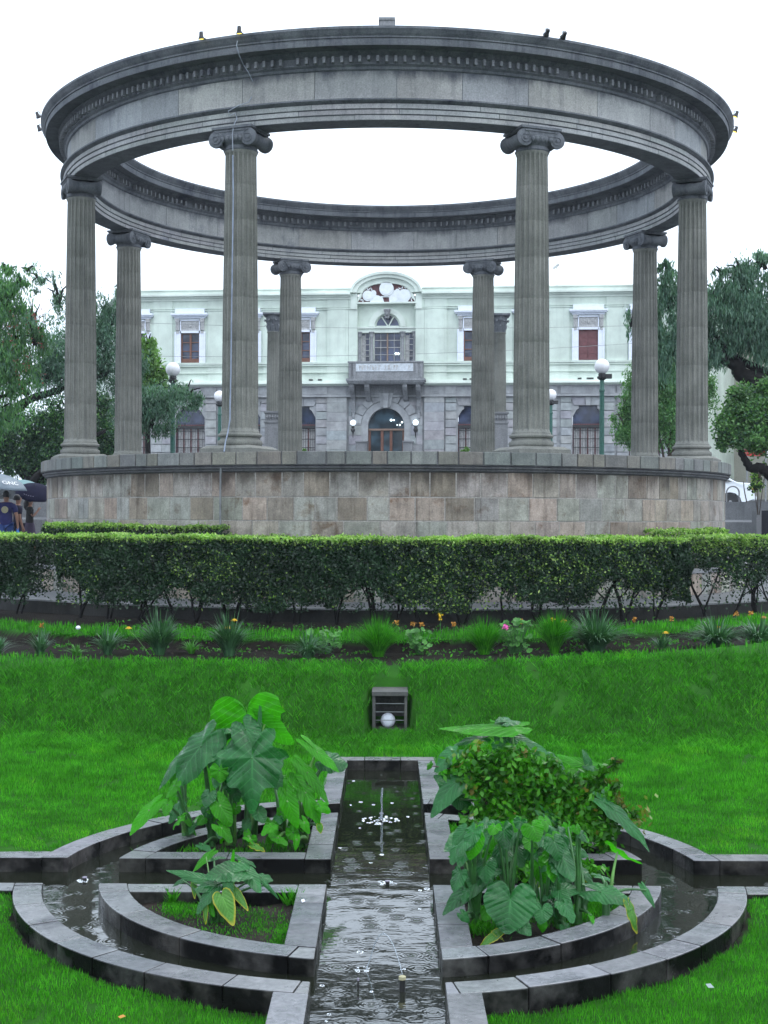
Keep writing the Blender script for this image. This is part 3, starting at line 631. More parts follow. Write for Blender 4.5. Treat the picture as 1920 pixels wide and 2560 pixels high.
# upper windows
def upper_window(shut):
    t = empty('window'); t.parent = bld; h = uz1-uz0; mb = MB()
    for sg in (-1, 1):
        a, b = sorted((sg*.43, sg*.70)); mb.box(a, b, -.07, .1, 0, h+.06)
        a, b = sorted((sg*.64, sg*.71)); mb.box(a, b, -.10, .1, 0, h+.06)
    mb.box(-.5, .5, -.09, .1, h, h+.10); mb.box(-.47, -.42, -.09, .1, h, h+.60); mb.box(.42, .47, -.09, .1, h, h+.6); mb.box(-.5, .5, -.09, .1, h+.56, h+.62)
    mb.box(-.72, .72, -.14, .1, h+.66, h+.74); mb.box(-.80, .80, -.26, .1, h+.74, h+.80); mb.box(-.84, .84, -.34, .1, h+.80, h+.88); mb.box(-.68, .68, -.16, .1, h+.88, h+1.10)
    mb.box(-.60, .60, -.1, .1, -.05, 0)
    mb.build('surround', 'white', t)
    mb = MB()
    mb.box(-.42, .42, -.03, .1, h+.10, h+.56)
    for sg in (-1, 1):
        mb.box(sg*.58-.09, sg*.58+.09, -.17, .1, h+.5, h+.66); mb.box(sg*.58-.075, sg*.58+.075, -.12, .1, h+.12, h+.5); mb.box(sg*.58-.06, sg*.58+.06, -.10, .1, h-.02, h+.08)
        for k in range(3): mb.box(sg*.58-.05+k*.04, sg*.58-.03+k*.04, -.135, .1, h+.15, h+.46)
        for k in range(2):
            sp = [(sg*(.14+.15*k)+(.075-.0045*i)*math.cos(i*.55), -.045, h+.31+(.1-.006*i)*math.sin(i*.55)*(-1)**k) for i in range(14)]; mb.tube(sp, .014, 5)
    mb.lathe([(.015, -.09), (.05, -.06), (.06, 0), (.03, .09)], 8, Matrix.Translation((0, -.05, h+.33)))
    mb.build('carved_panel', 'greystucco', t)
    if shut:
        mb = MB(); mb.box(-.43, .43, .06, .1, 0, h)
        for sg in (-1, 1):
            for k in range(4): mb.box(sg*.21-.17, sg*.21+.17, .045, .06, h*(.03+.245*k), h*(.235+.245*k))
        mb.box(-.02, .02, .03, .06, 0, h); mb.build('shutter', 'woodred', t)
    else:
        mb = MB()
        for xx in (-.41, 0, .41): mb.box(xx-(.045 if xx == 0 else .03), xx+(.045 if xx == 0 else .03), .06, .12, 0, h)
        for zz_ in (0, .17, .42, .70, .98):
            mb.box(-.41, .41, .07, .12, h*zz_-.001, h*zz_+.035)
        mb.box(-.41, .41, .07, .12, 0, h*.17); mb.build('frame', 'wood', t)
        mb = MB(); mb.box(-.42, .42, .13, .14, 0, h); mb.build('pane', 'pane', t)
    return t
w_open, w_shut = upper_window(False), upper_window(True)
for i, c in enumerate(WC):
    src = w_shut if i in (6, 7) else w_open
    o = src if i in (0, 6) else copy_tree(src, bld); o.location = (bx(c), 0, uz0); o['group'] = 'upper floor windows'
# ground floor: stone wall with chamfered windows, arched door, piers
dx0, dx1 = bx(794.7), bx(873.2); drad = (dx1-dx0)/2; dxc = (dx0+dx1)/2; zdsp = bz(921)
mb = MB(); wall_grid(mb, (XL, XR), (ZG-.3, zmid), lo+[(dx0, dx1, ZG-.3, zdsp+drad+.05)], .35, 0, 0.002)
spandrel(mb, dx0, dx1, zdsp, zdsp+drad+.05, drad, drad, .002)
for h in lo:                                                      # stepped corners of the window heads
    for sg in (-1, 1):
        xe = h[0] if sg < 0 else h[1]
        xz_extrude(mb, [(xe, h[3]), (xe-sg*.27, h[3]), (xe-sg*.27, h[3]-.12), (xe-sg*.17, h[3]-.20), (xe-sg*.09, h[3]-.34), (xe, h[3]-.50)], -.3, .004)
def courses(x0, x1, z0, z1, o0, o1, hh=.36, ww=(.5, .9), gap=.02, full=False):
    z = z0; r = 0
    while z < z1-.05:
        zz_ = min(z+hh, z1); x = x0
        while x < x1-.02:
            xe = x1 if full else min(x1, x+random.uniform(*ww))
            if x1-xe < .2: xe = x1
            lbox(mb, x+gap/2, xe-gap/2, z+gap/2, zz_-gap/2, o0, o1+random.uniform(-.008, .008), 0, jit(.09)); x = xe
        z = zz_; r += 1
zfb = bz(858)
for a, b in [(WC[3]+57, 749.5), (916.5, WC[4]-62)]: courses(bx(a), bx(b), ZG-.2, bz(858), 0, .16, .42, (.7, 1.2), .008)
for i, c in enumerate(WC):
    for sg in (-1, 1):
        a, b = (c-60, c-35.5) if sg < 0 else (c+33.5, c+58)
        courses(bx(a), bx(b), ZG-.2, zfb-.02, 0, .09, .37, (.5, .8), .035, True)
        xz_extrude(mb, [(bx(c)+sg*.12, gz1+.02), (bx(c)+sg*.62, gz1+.02), (bx(c)+sg*.78, zfb-.02), (bx(c)+sg*.15, zfb-.02)], 0, .06, 0, jit(.08))
    xz_extrude(mb, [(bx(c)-.10, gz1-.0), (bx(c)+.10, gz1), (bx(c)+.13, zfb-.02), (bx(c)-.13, zfb-.02)], 0, .11)
for a, b in ((753, 793), (874.5, 913)): courses(bx(a), bx(b), ZG-.2, bz(868), 0, .07, .44, (.5, .8), .02)
mb.build('stone_wall', 'bwall', bld, None, True)
mb = MB()
for y0, y1, o in ((858, 855, .24), (855, 852.5, .19), (852, 836, .13), (836, 834, .2)): lbox(mb, XL, XR, bz(y0), bz(y1), 0, o)
for c in WC:
    for a, b in ((c-60, c-35.5), (c+33.5, c+58)): lbox(mb, bx(a), bx(b), bz(852), bz(836.5), .1, .19)
mb.build('stone_frieze', 'bwall', bld, None, True)
mb = MB()
for y0, y1, o in ((833.5, 830.5, .22), (830.5, 827.5, .42), (827.5, 824, .36), (824, 821.5, .2)): lbox(mb, XL-.1, XR, bz(y0), bz(y1), 0, o)
mb.build('floor_cornice', 'mintlight', bld)
mb = MB()                                                         # floodlights lying on the cornice
for x in (672.5, 692, 1004, 1018, 1251, 1270, 1277, 1298): fbox(mb, x-4, x+4, 819.5, 822, .15, .3)
mb.build('cornice_lamps', 'iron', bld)
# ground floor windows with iron grilles
def low_window():
    t = empty('window'); t.parent = bld; h = gz1-ZG+.3; W_ = .66
    mb = MB(); mb.box(-W_, W_, .24, .26, 0, h); mb.build('pane', 'pane', t)
    mb = MB()
    for k in range(5): xx = -W_+2*W_*k/4; mb.box(xx-.03, xx+.03, .17, .23, 0, h-.85)
    mb.box(-W_, W_, .15, .23, h-.93, h-.80); mb.build('frame', 'woodred', t)
    mb = MB(); mb.box(-W_+.05, W_-.05, .232, .238, 0, h-1.0); mb.build('curtain', 'greystucco', t)
    mb = MB()
    for k in range(13): xx = -W_+2*W_*k/12; mb.box(xx-.008, xx+.008, .10, .115, 0, h-.70)
    for zz_ in np.arange(.2, h-.8, .38): mb.box(-W_, W_, .095, .125, zz_, zz_+.03)
    mb.box(-W_, W_, .09, .13, h-.98, h-.86); mb.build('grille', 'iron', t)
    return t
lw = low_window()
for i, c in enumerate(WC): o = lw if i == 0 else copy_tree(lw, bld); o.location = (bx(c), 0, ZG-.3); o['group'] = 'ground floor windows'
# entrance
dr = empty('door'); dr.parent = bld
mb = MB(); band(mb, arc_pts(dxc, zdsp, drad+.30, drad+.30, 0, math.pi, 28), arc_pts(dxc, zdsp, drad, drad, 0, math.pi, 28), .0, .10)
for sg in (-1, 1): a, b = sorted((dxc+sg*drad, dxc+sg*(drad+.30))); lbox(mb, a, b, ZG-.2, zdsp, 0, .10)
for k in range(-4, 5):
    if k == 0: continue
    a0_, a1_ = R(90-k*19-8.5), R(90-k*19+8.5); band(mb, arc_pts(dxc, zdsp, drad+.68, drad+.68, a0_, a1_, 4), arc_pts(dxc, zdsp, drad+.32, drad+.32, a0_, a1_, 4), 0, .13)
xz_extrude(mb, [(bx(824), bz(880)), (bx(843.5), bz(880)), (bx(850), bz(850)), (bx(818), bz(850))], 0, .26)
xz_extrude(mb, [(bx(829.5), bz(882)), (bx(838.5), bz(882)), (bx(841), bz(852)), (bx(827), bz(852))], .2, .36)
mb.build('arch_surround', 'bwall', dr, None, True)
mb = MB(); xz_extrude(mb, arc_pts(dxc, zdsp, drad, drad, 0, math.pi, 28), -.34, -.30); lbox(mb, dx0, dx1, ZG-.2, zdsp, -.34, -.30); mb.build('pane', 'paneteal', dr)
mb = MB(); lbox(mb, dx0, dx1, bz(929.5), bz(925.5), -.3, -.12); mb.build('transom', 'woodpale', dr)
mb = MB()
for xx, ww in ((dx0+.05, .10), (dx0+.62, .12), (dx1-.62, .12), (dx1-.05, .1)): lbox(mb, xx-ww/2, xx+ww/2, ZG-.2, bz(929.5), -.3, -.2)
lbox(mb, dx0, dx1, ZG+.5, ZG+1.2, -.3, -.24); mb.build('door_leaf', 'wood', dr)
mb = MB()
for x, y, r in ((871/1659*220+860, 0, 0),): pass
for x, y, r in ((844.5, 907.5, .055), (850.5, 907.5, .035), (868, 912, .045), (863.5, 918, .04), (857.5, 918, .025)): q = (bx(x, -.25), bz(y, -.25)); mb.lathe([(.005, -r), (r*.8, -r*.6), (r, 0), (r*.8, r*.6), (.005, r)], 12, Matrix.Translation((q[0], .27, q[1])))
mb.build('hall_lamp', 'bulb', dr, 60)
mb = MB(); q = (bx(868), bz(781)); r = .055
for x, y in ((866.5, 780.5), (871.5, 780.5)): mb.lathe([(.005, -r), (r*.8, -r*.6), (r, 0), (r*.8, r*.6), (.005, r)], 12, Matrix.Translation((bx(x-0), .25, bz(y))))
o = mb.build('room_lamp', 'bulb', bld, 60); o.location = (-(bx(869)-bx(856)), 0, bz(764)-bz(781.5)+.0)
# balcony
bc = empty('balcony'); bc.parent = bld; ob = 1.0
def qb(x0, x1, y0, y1, o0, o1, mb, m=0): mb.box(bf(x0, y0, o1)[0], bf(x1, y0, o1)[0], -o1, -o0, bf(834, y1, o1)[1], bf(834, y0, o1)[1], m)
mb = MB(); qb(751, 914.5, 779.8, 783, .86, 1.06, mb); qb(753, 912.5, 783, 817, .88, 1.0, mb)
for x in (753, 763, 897, 907): qb(x, x+5.5, 784, 816, 0.9, 1.04, mb)
for sg in (-1, 1):
    xx = bf(753 if sg < 0 else 912.5, 800, 1.0)[0]; a, b = sorted((xx, xx-sg*-.0+(-sg)*.13)); mb.box(a, b, -.9, 0, bf(834, 817, 1)[1], bf(834, 780, 1)[1])
mb.build('parapet', 'balc', bc)
mb = MB(); qb(747, 918, 817, 822, -.1, 1.16, mb); qb(749, 916, 822, 826, -.1, 1.10, mb); qb(752, 913, 826, 829, -.1, 1.02, mb)
for x in (786, 815, 819, 849, 853): qb(x, x+3, 814, 817.2, 1.0, 1.15, mb)
mb.build('slab', 'balc', bc)
mb = MB(); qb(768.3, 892.5, 785, 802, .98, 1.03, mb); mb.build('plaque', 'plaque', bc)
mb = MB()
x0_, x1_ = bf(776, 793, 1.03)[0], bf(885, 793, 1.03)[0]; x = x0_; rr0 = random.Random(3)
while x < x1_:                                                    # worn, unreadable carved lettering
    wv = rr0.uniform(.07, .13); zc_ = bf(834, 793.5, 1.03)[1]
    if rr0.random() < .88: mb.box(x, x+wv*.3, -1.045, -1.03, zc_-.10, zc_+.10); mb.box(x+wv*.3, x+wv*.8, -1.045, -1.03, zc_+rr0.choice((-.1, .0, .07)), zc_+rr0.choice((.03, .10)))
    x += wv*1.25
mb.build('carving', 'greystucco', bc)
mb = MB()
for x, wdt in ((759.5, 9), (791.5, 10), (883, 10), (892, 0), (900.5, 9)):
    if not wdt: continue
    if wdt == 10 and x > 800: x = 867+5
    X = bx(x+wdt/2); hw_ = wdt*.5*PX*YB
    big = wdt == 9; zt_ = bz(831); prof = [(0, zt_), (.95, zt_), (.95, zt_-.18), (.80, zt_-.34), (.5, zt_-.5), (.30, zt_-.7), (.22, zt_-(.75 if not big else 1.25)), (0, zt_-(.8 if not big else 1.5))]
    mb.poly(prof, -hw_, hw_, 0, (1, 1, 1), Matrix(((0, 0, 1, X), (-1, 0, 0, 0), (0, 1, 0, 0), (0, 0, 0, 1))))
    if big:
        lbox(mb, X-hw_*.8, X+hw_*.8, bz(880), bz(868), 0, .32); lbox(mb, X-hw_*.9, X+hw_*.9, bz(884), bz(880.5), 0, .28); lbox(mb, X-hw_*.7, X+hw_*.7, bz(904), bz(884), 0, .2)
mb.build('brackets', 'balc', bc)
mb = MB(); lbox(mb, bx(749), bx(917), bz(858), bz(834), .13, .22); mb.build('panel', 'balc', bc)
mb = MB()
for a, b in ((772, 795.5), (873, 893)): fbox(mb, a, b, 957, 990, .0, .7); fbox(mb, a-1, b+1, 954, 957, 0, .75)
mb.build('door_pedestals', 'concrete', bld)
# wall lamps either side of the door
def wall_lamp(x, lab):
    p = C0+fu*bx(x)+fn*.35; t = tag(empty('wall_lamp', (p.x, p.y, bz(914)), -AL), lab, 'wall lamp', 'globe lamps beside the entrance')
    mb = MB(); r = .125; mb.lathe([(r*math.cos(a), r*math.sin(a)) for a in np.linspace(-1.4, 1.5, 12)], 18); mb.build('globe', 'litglobe', t, 60)
    mb = MB(); mb.lathe([(.06, -.22), (.085, -.19), (.05, -.15), (.05, -.12)], 12); mb.lathe([(.01, -.68), (.02, -.6), (.03, -.5), (.035, -.45), (.09, -.38), (.10, -.31), (.06, -.24), (.03, -.2)], 12)
    mb.tube([(0, 0, -.4), (0, .2, -.45), (0, .36, -.4)], .02, 6); mb.build('bracket', 'iron', t, 50)
wall_lamp(764.3, 'lit globe lamp on a black bracket, left of the arched entrance'); wall_lamp(898.7, 'lit globe lamp on a black bracket, right of the arched entrance')
# antenna far on the roof, utility wires
mb = MB(); q = P(1203, 618, 66); mb.tube([q-Vector((0, 0, 1.2)), q+Vector((0, 0, 1.1))], .025, 5); mb.tube([q+Vector((-.18, 0, .85)), q+Vector((.1, 0, 1.05))], .06, 6); tag(mb.build('antenna', 'greystucco'), 'thin antenna mast on the roof right of the near right column', 'antenna')
for ya, yb, yc, lab in ((697, 703, 700, 'upper thin wire strung across the mint wall'), (769, 741, 757, 'lower thin wire strung across the mint wall')):
    mb = MB(); pts = []
    for i in range(25): t = i/24; x = 300+1080*t; y = ya*(1-t)+yb*t+(yc-(ya+yb)/2+9)*4*t*(1-t); p = P(x, y, 50); pts.append(p)
    mb.tube(pts, .007, 4); tag(mb.build('wire', 'metal'), lab, 'wire')
# beige building behind the trees on the right
bb = tag(empty('beige_building', (0, 0, 0)), 'pale beige building with stone quoins behind the trees on the right', 'building')
Yb = 70
def pb(x, y): return P(x, y, Yb)
mb = MB(); a, b = pb(1546, 700), pb(1760, 720); mb.add([(a.x, Yb, -1), (b.x, Yb-8, -1), (b.x, Yb-8, b.z), (a.x, Yb, a.z), (a.x-3, Yb+16, -1), (a.x-3, Yb+16, a.z), (b.x, Yb+16, b.z)], [(0, 1, 2, 3), (4, 0, 3, 5), (3, 2, 6, 5)]); mb.build('wall', 'beige', bb)
mb = MB()
for k in range(9):
    yy_ = 700+k*32; c_ = pb(1546, yy_+16); mb.box(c_.x-.5, c_.x+.35+.25*(k % 2), Yb-.3, Yb+1, pb(1546, yy_+29).z, pb(1546, yy_).z)
c_ = pb(1556, 868); mb.box(c_.x-1.2, c_.x+.6, Yb-.7, Yb, c_.z-.35, c_.z+.2); mb.build('quoins', 'concrete', bb)
mb = MB()
for x, y, w_, h_ in ((1640, 900, .4, .8),): c_ = pb(x, y); k = (c_.x-a.x)/(b.x-a.x); yy_ = Yb-8*k; mb.box(c_.x-w_, c_.x+w_, yy_-.12, yy_-.05, c_.z-h_, c_.z+h_)
mb.build('window', 'dark', bb)
# Corinthian columns standing free behind the rotunda
def corinthian(x, lab):
    Yc = 46; t = tag(empty('corinthian_column', (P(x, 1000, Yc).x, Yc, ZG)), lab, 'column', 'freestanding corinthian columns')
    z = lambda y: P(834, y, Yc).z-ZG
    mb = MB(); fl = lambda a, r, zz_: r-(.014*max(0, math.sin(a*20)) if r < .235 else 0)
    mb.lathe([(.225, z(890)), (.222, z(870)), (.215, z(800)), (.195, z(721)), (.215, z(720)), (.215, z(718))], 160, fr=fl); mb.build('shaft', 'column', t, 60)
    mb = MB(); mb.lathe([(.19, z(720)), (.20, z(712)), (.21, z(700)), (.26, z(686)), (.29, z(682))], 20)
    mb.add([(sx*.33*k, sy*.33*k, z(h)) for h in (682.5, 678.5) for k in (1,) for sx, sy in ((-1, -1), (1, -1), (1, 1), (-1, 1))], [(0, 3, 2, 1), (4, 5, 6, 7), (0, 1, 5, 4), (1, 2, 6, 5), (2, 3, 7, 6), (3, 0, 4, 7)])
    for row, (zb, n_, out, off) in enumerate(((716, 8, .27, 0), (705, 8, .31, .39), (694, 4, .40, .785))):
        for k in range(n_):
            a = 2*math.pi*k/n_+off; ca, sa = math.cos(a), math.sin(a); z0_, z1_ = z(zb), z(zb-13)
            pts = [(.20, z0_), (.225, z0_+(z1_-z0_)*.5), (out*.88, z1_-.02), (out, z1_), (out+.02, z1_-.05)]
            vs = []
            for (r_, zz_), wd_ in zip(pts, (.05, .085, .075, .05, .02)): vs += [(ca*r_-sa*wd_, sa*r_+ca*wd_, zz_), (ca*r_*1.04, sa*r_*1.04, zz_), (ca*r_+sa*wd_, sa*r_-ca*wd_, zz_)]
            mb.add(vs, [(3*i+j, 3*i+j+1, 3*i+j+4, 3*i+j+3) for i in range(4) for j in range(2)])
    mb.build('capital', 'cornice', t)
    mb = MB(); mb.box(-.26, .26, -.26, .26, 0, z(915)); mb.box(-.29, .29, -.29, .29, z(915), z(911)); mb.box(-.25, .25, -.25, .25, z(911), z(894)); mb.box(-.29, .29, -.29, .29, z(894), z(890))
    for k in range(5): mb.lathe([(.02, -.08), (.05, 0), (.02, .08)], 6, Matrix.Translation((-.18+.09*k, -.25, z(903))))
    mb.build('pedestal', 'concrete', t)
corinthian(589.5, 'dark corinthian column behind the left back column of the rotunda'); corinthian(1078.5, 'dark corinthian column behind the right back column of the rotunda')
# globe street lamps
def lamp(x, y, Yl, lab, r, spot):
    p = P(x, y, Yl); zb = zplaza(p.x, Yl); H = p.z-zb; t = tag(empty('street_lamp', (p.x, Yl, zb)), lab, 'street lamp', 'globe street lamps')
    mb = MB(); mb.lathe([(r*math.cos(a), r*math.sin(a)+H) for a in np.linspace(-1.35, 1.55, 18)], 28); mb.build('globe', 'globe', t, 60)
    mb = MB(); rp = .085
    mb.lathe([(.22, 0), (.22, .12), (.15, .2), (.13, .6), (.16, .65), (rp+.03, .75), (rp+.02, 1.0), (rp, 1.1), (rp*.85, H-.8), (rp*1.05, H-.78), (rp*1.05, H-.73), (rp*.8, H-.7), (rp*.8, H-.42)], 20); mb.build('pole', 'green', t, 40)
    mb = MB(); mb.lathe([(.075, H-.43), (.15, H-.38), (.16, H-.33), (.11, H-.30), (.12, H-.26), (.10, H-r*.9)], 18); mb.build('collar', 'iron', t, 40)
    if spot: mb = MB(); mb.box(.10, .30, -.08, .06, H-.38, H-.24); mb.box(.05, .12, -.03, .03, H-.36, H-.3); mb.build('small_spotlight', 'iron', t)
lamp(373.5, 798, 43, 'green globe lamp left of the left near column, in front of the mint wall', .225, False)
lamp(1300.5, 791.5, 43, 'green globe lamp with a small spotlight under its globe, right of the right near column', .235, True)
lamp(474.5, 856, 57, 'farther globe lamp peeping out just left of the left near column', .235, False)
lamp(1190, 853, 57, 'farther globe lamp peeping out just right of the right near column', .235, True)
# ================================================================== SUNKEN GARDEN: terrain
PZC = -2.5                                                      # coping level of the pool
PX0, PY0 = -.0453, 9.65                                         # pool centre
WH, CW, GH, R1, R1O, R2 = .359, .19, .345, 2.303, 2.49, 1.934
YEND = 14.02
def nz(x, y, s=1.0): return (math.sin(x*1.7*s+1.3)*math.cos(y*1.3*s-.4)+.5*math.sin(x*3.9*s-y*2.7*s)+.3*math.sin(x*7.3*s+y*6.1*s+2))/1.8
def r_edge(th): return 13.38+.05*math.sin(th*23)+.03*math.sin(th*61+1)
def r_strip(th): return 11.5+.06*math.sin(th*31+2)+.035*math.sin(th*77)
BOX = P(842, 1505, 15.85)
def in_pool(x, y, e=0.0):
    dx, dy = x-PX0, y-PY0; d = math.hypot(dx, dy)
    if d < R1O-.08+e: return True
    if abs(dx) < WH+.10+e and y < YEND+.10+e: return True
    if abs(dy) < GH+.10+e: return True
    return False
def zter(x, y, pool=True):
    dx, dy = x-GX, y-GY; r = math.hypot(dx, dy); th = math.atan2(dx, -dy); lx = (.19*(max(0, x)/4.6)**1.5 if x < 6 else .28)-.02*sm(2, 5, -x)
    re, rs = r_edge(th), r_strip(th)
    if r < 10.4: z = -1.62
    elif r < rs: z = -1.62-.07*(r-10.4)/(rs-10.4)+lx*.5
    elif r < rs+.10: z = -1.69+lx*.5-.14*(r-rs)/.10
    elif r < re-.10: z = -1.84+lx*.6-.02*(r-rs)+.012*nz(x, y, 4)
    elif r < re: z = -1.86+lx*.6+(.06+.4*lx)*(r-re+.10)/.10
    else:
        ft = 1.15+.9*sm(1.2, 5, abs(x)); t = min(1, (r-re)/ft); low = -2.5+.02*max(0, abs(x)-2.2)**1.5
        z = (-1.80+lx)*(1-t)+low*t; k = math.sin(t*math.pi); z += k*(.055+.045*nz(x, y, 2.2)); 
        z = z+(.0 if t < 1 else .02*nz(x, y, .9))
        z -= .12*sm(9.4, 8.6, y)
    if abs(x-BOX.x) < .215 and 15.80 < y < 16.30: z = min(z, -2.6)
    elif abs(x-BOX.x) < .30 and 15.2 < y < 15.9: z = min(z, -2.50)
    if pool:
        if in_pool(x, y): return -3.3
        if in_pool(x, y, .06) : z = min(z, -2.512)
    return z
def zone(x, y):   # 1 grass, 0 soil
    r = math.hypot(x-GX, y-GY); th = math.atan2(x-GX, -(y-GY))
    if r < 10.75+.12*nz(x, y, 2): return 0
    if r < r_strip(th): return 1
    if r < r_edge(th)-.04: return 0
    if y < PY0-GH and math.hypot(x-PX0, y-PY0) < R1O+.035+.05*nz(x, y, 3): return 0
    return 1
st = .06; xs = np.arange(-9, 9.01, st); ys = np.arange(3.0, 23.6, st); nx, ny = len(xs), len(ys)
vv = []; cc = np.empty((ny, nx), np.float32)
for j, y in enumerate(ys):
    for i, x in enumerate(xs):
        if math.hypot(x-GX, y-GY) < 9.3: vv.append((x, y, -2.0)); cc[j, i] = 0; continue
        vv.append((float(x), float(y), zter(x, y))); cc[j, i] = zone(x, y)
me = bpy.data.meshes.new('lawn'); I = np.arange(nx*ny).reshape(ny, nx)
F_ = np.stack([I[:-1, :-1], I[:-1, 1:], I[1:, 1:], I[1:, :-1]], -1).reshape(-1, 4)
me.from_pydata(vv, [], F_.tolist()); me.update(); me.shade_smooth()
at = me.color_attributes.new('Col', 'FLOAT_COLOR', 'POINT'); arr = np.ones((nx*ny, 4), np.float32); arr[:, :3] = cc.reshape(-1, 1); at.data.foreach_set('color', arr.ravel())
m, n, b = newmat('lawn ground'); v = mapped(n)
gr = ramp(n, [(.3, (.012, .075, .005)), (.7, (.035, .15, .012))]); n.links.new(noise(n, v, 1.6, 8, .7), gr.inputs[0])
pr = ramp(n, [(.655, (0, 0, 0)), (.70, (1, 1, 1))]); n.links.new(noise(n, v, 2.7, 6, .65), pr.inputs[0])
mx = N(n, 'MixRGB'); n.links.new(pr.outputs[0], mx.inputs[0]); n.links.new(gr.outputs[0], mx.inputs[1]); mx.inputs[2].default_value = (.020, .022, .008, 1)
so_ = ramp(n, [(.35, (.006, .005, .004)), (.7, (.028, .022, .018))]); n.links.new(noise(n, v, 11, 8, .75), so_.inputs[0])
a = N(n, 'Attribute', attribute_name='Col'); m2 = N(n, 'MixRGB'); n.links.new(a.outputs['Color'], m2.inputs[0]); n.links.new(so_.outputs[0], m2.inputs[1]); n.links.new(mx.outputs[0], m2.inputs[2])
n.links.new(m2.outputs[0], b.inputs['Base Color']); b.inputs['Roughness'].default_value = .85; b.inputs['Specular IOR Level'].default_value = .12; bump(n, b, noise(n, v, 60, 6, .8), .8, .03); MT['lawn'] = m
me.materials.append(m); o = bpy.data.objects.new('lawn', me); scn.collection.objects.link(o); struct(o)
mb = MB(); mb.add([(-400, -60, -3.6), (400, -60, -3.6), (400, 30, -3.6), (-400, 30, -3.6)], [(0, 1, 2, 3)]); struct(mb.build('terrain', 'soil'))
# grass blades
def blades(n_, xr, yr, L, W_, keep=None, lean=.5):
    x = rng.uniform(*xr, n_*2); y = yr[0]+(yr[1]-yr[0])*rng.random(n_*2)**1.0
    vis = np.abs(x) < .30*y+.5; x, y = x[vis][:n_], y[vis][:n_]
    # favour the near ground, where a blade is bigger than a pixel
    z = np.empty(len(x)); ok = np.zeros(len(x), bool)
    for i in range(len(x)):
        if math.hypot(x[i]-GX, y[i]-GY) < 10.6 or in_pool(x[i], y[i], .07) or not zone(x[i], y[i]): continue
        if nz(x[i], y[i], 2.1)+.6*nz(x[i]*1.7, y[i], 5) > (.93 if y[i] < 14 else .72): continue
        ok[i] = True; z[i] = zter(x[i], y[i], False)
        if in_pool(x[i], y[i], .12): z[i] = min(z[i], -2.51)
    x, y, z = x[ok], y[ok], z[ok]; k = len(x); az = rng.uniform(0, 2*math.pi, k); l = L*(.55+.9*rng.random(k)); w_ = W_*(.6+.8*rng.random(k))
    ln = lean*rng.random(k)*l*1.2; a2 = rng.uniform(0, 2*math.pi, k)
    Bp = np.stack([x, y, z-.004], 1); side = np.stack([np.cos(az), np.sin(az), 0*az], 1)*w_[:, None]
    tip = Bp+np.stack([np.cos(a2)*ln, np.sin(a2)*ln, l], 1)
    mid = Bp*.45+tip*.55+np.array([0, 0, 1])*(l*.12)[:, None]
    return np.stack([Bp-side, Bp+side, mid+side*.8, tip], 1)
G_ = [blades(150000, (-3.2, 3.2), (5.2, 8.6), .032, .0020), blades(170000, (-4, 4), (8.6, 12), .028, .0026), blades(100000, (-5.5, 5.5), (12, 14.6), .045, .0036), blades(90000, (-5.5, 5.5), (14.4, 17), .062, .0042, lean=1.0), blades(42000, (-7.2, 7.2), (17, 22), .07, .006, lean=.3)]
gm = np.concatenate([np.full(len(g), int(i >= 4)) for i, g in enumerate(G_)]); gm[:] = 0; G_ = np.concatenate(G_); gx_, gy_ = G_[:, 0, 0], G_[:, 0, 1]; rr_ = np.hypot(gx_-GX, gy_-GY); dry = (np.sin(gx_*2.3+1)*np.sin(gy_*1.9)+.6*np.sin(gx_*6.1-gy_*4.3)+.5*np.sin(gx_*13+gy_*9)) > 1.05; gm[dry & (rng.random(len(gm)) < .5)] = 2; gm[(rr_ > 13.6) & (rr_+.35*np.sin(gx_*3.1)+.3*np.sin(gx_*7.7) < 15.0+.5*rng.random(len(gm))) & (rng.random(len(gm)) < .85)] = 1; o = quads('grass', G_, ['grass', 'grassbank', 'grassdry'], None, gm); tag(o, kind='stuff')
# ------------------------------------------------------------------ pool coping, planters, water
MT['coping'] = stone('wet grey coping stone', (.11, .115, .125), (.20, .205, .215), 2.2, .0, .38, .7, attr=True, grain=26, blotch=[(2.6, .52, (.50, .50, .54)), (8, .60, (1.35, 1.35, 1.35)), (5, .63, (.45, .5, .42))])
m = MT['coping']; n = m.node_tree; b = n.nodes['Principled BSDF']
v = mapped(n); wr = ramp(n, [(.4, (.16,)*3), (.62, (.5,)*3)]); n.links.new(noise(n, v, 3.2, 5), wr.inputs[0]); n.links.new(wr.outputs[0], b.inputs['Roughness'])
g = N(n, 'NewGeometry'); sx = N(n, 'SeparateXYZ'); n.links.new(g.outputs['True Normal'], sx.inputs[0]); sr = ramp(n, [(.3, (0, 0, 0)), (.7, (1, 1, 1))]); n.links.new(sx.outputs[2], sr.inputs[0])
# shade painted into the upright faces as near black, with grey patches
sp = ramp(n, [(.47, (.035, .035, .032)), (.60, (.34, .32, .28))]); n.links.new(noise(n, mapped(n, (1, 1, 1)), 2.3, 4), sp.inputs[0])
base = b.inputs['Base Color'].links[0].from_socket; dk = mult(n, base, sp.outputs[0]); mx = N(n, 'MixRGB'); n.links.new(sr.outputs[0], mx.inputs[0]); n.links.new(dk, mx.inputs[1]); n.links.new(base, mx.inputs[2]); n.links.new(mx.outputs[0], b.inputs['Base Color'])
sm_ = N(n, 'Math', operation='MULTIPLY'); sm_.inputs[1].default_value = .45; n.links.new(sr.outputs[0], sm_.inputs[0]); sa_ = N(n, 'Math', operation='ADD'); sa_.inputs[1].default_value = .08; n.links.new(sm_.outputs[0], sa_.inputs[0]); n.links.new(sa_.outputs[0], b.inputs['Specular IOR Level'])
pool = tag(empty('fountain_pool', (PX0, PY0, 0)), 'long rectangular channel crossed by a round pool, edged in wet grey coping stones', 'fountain')
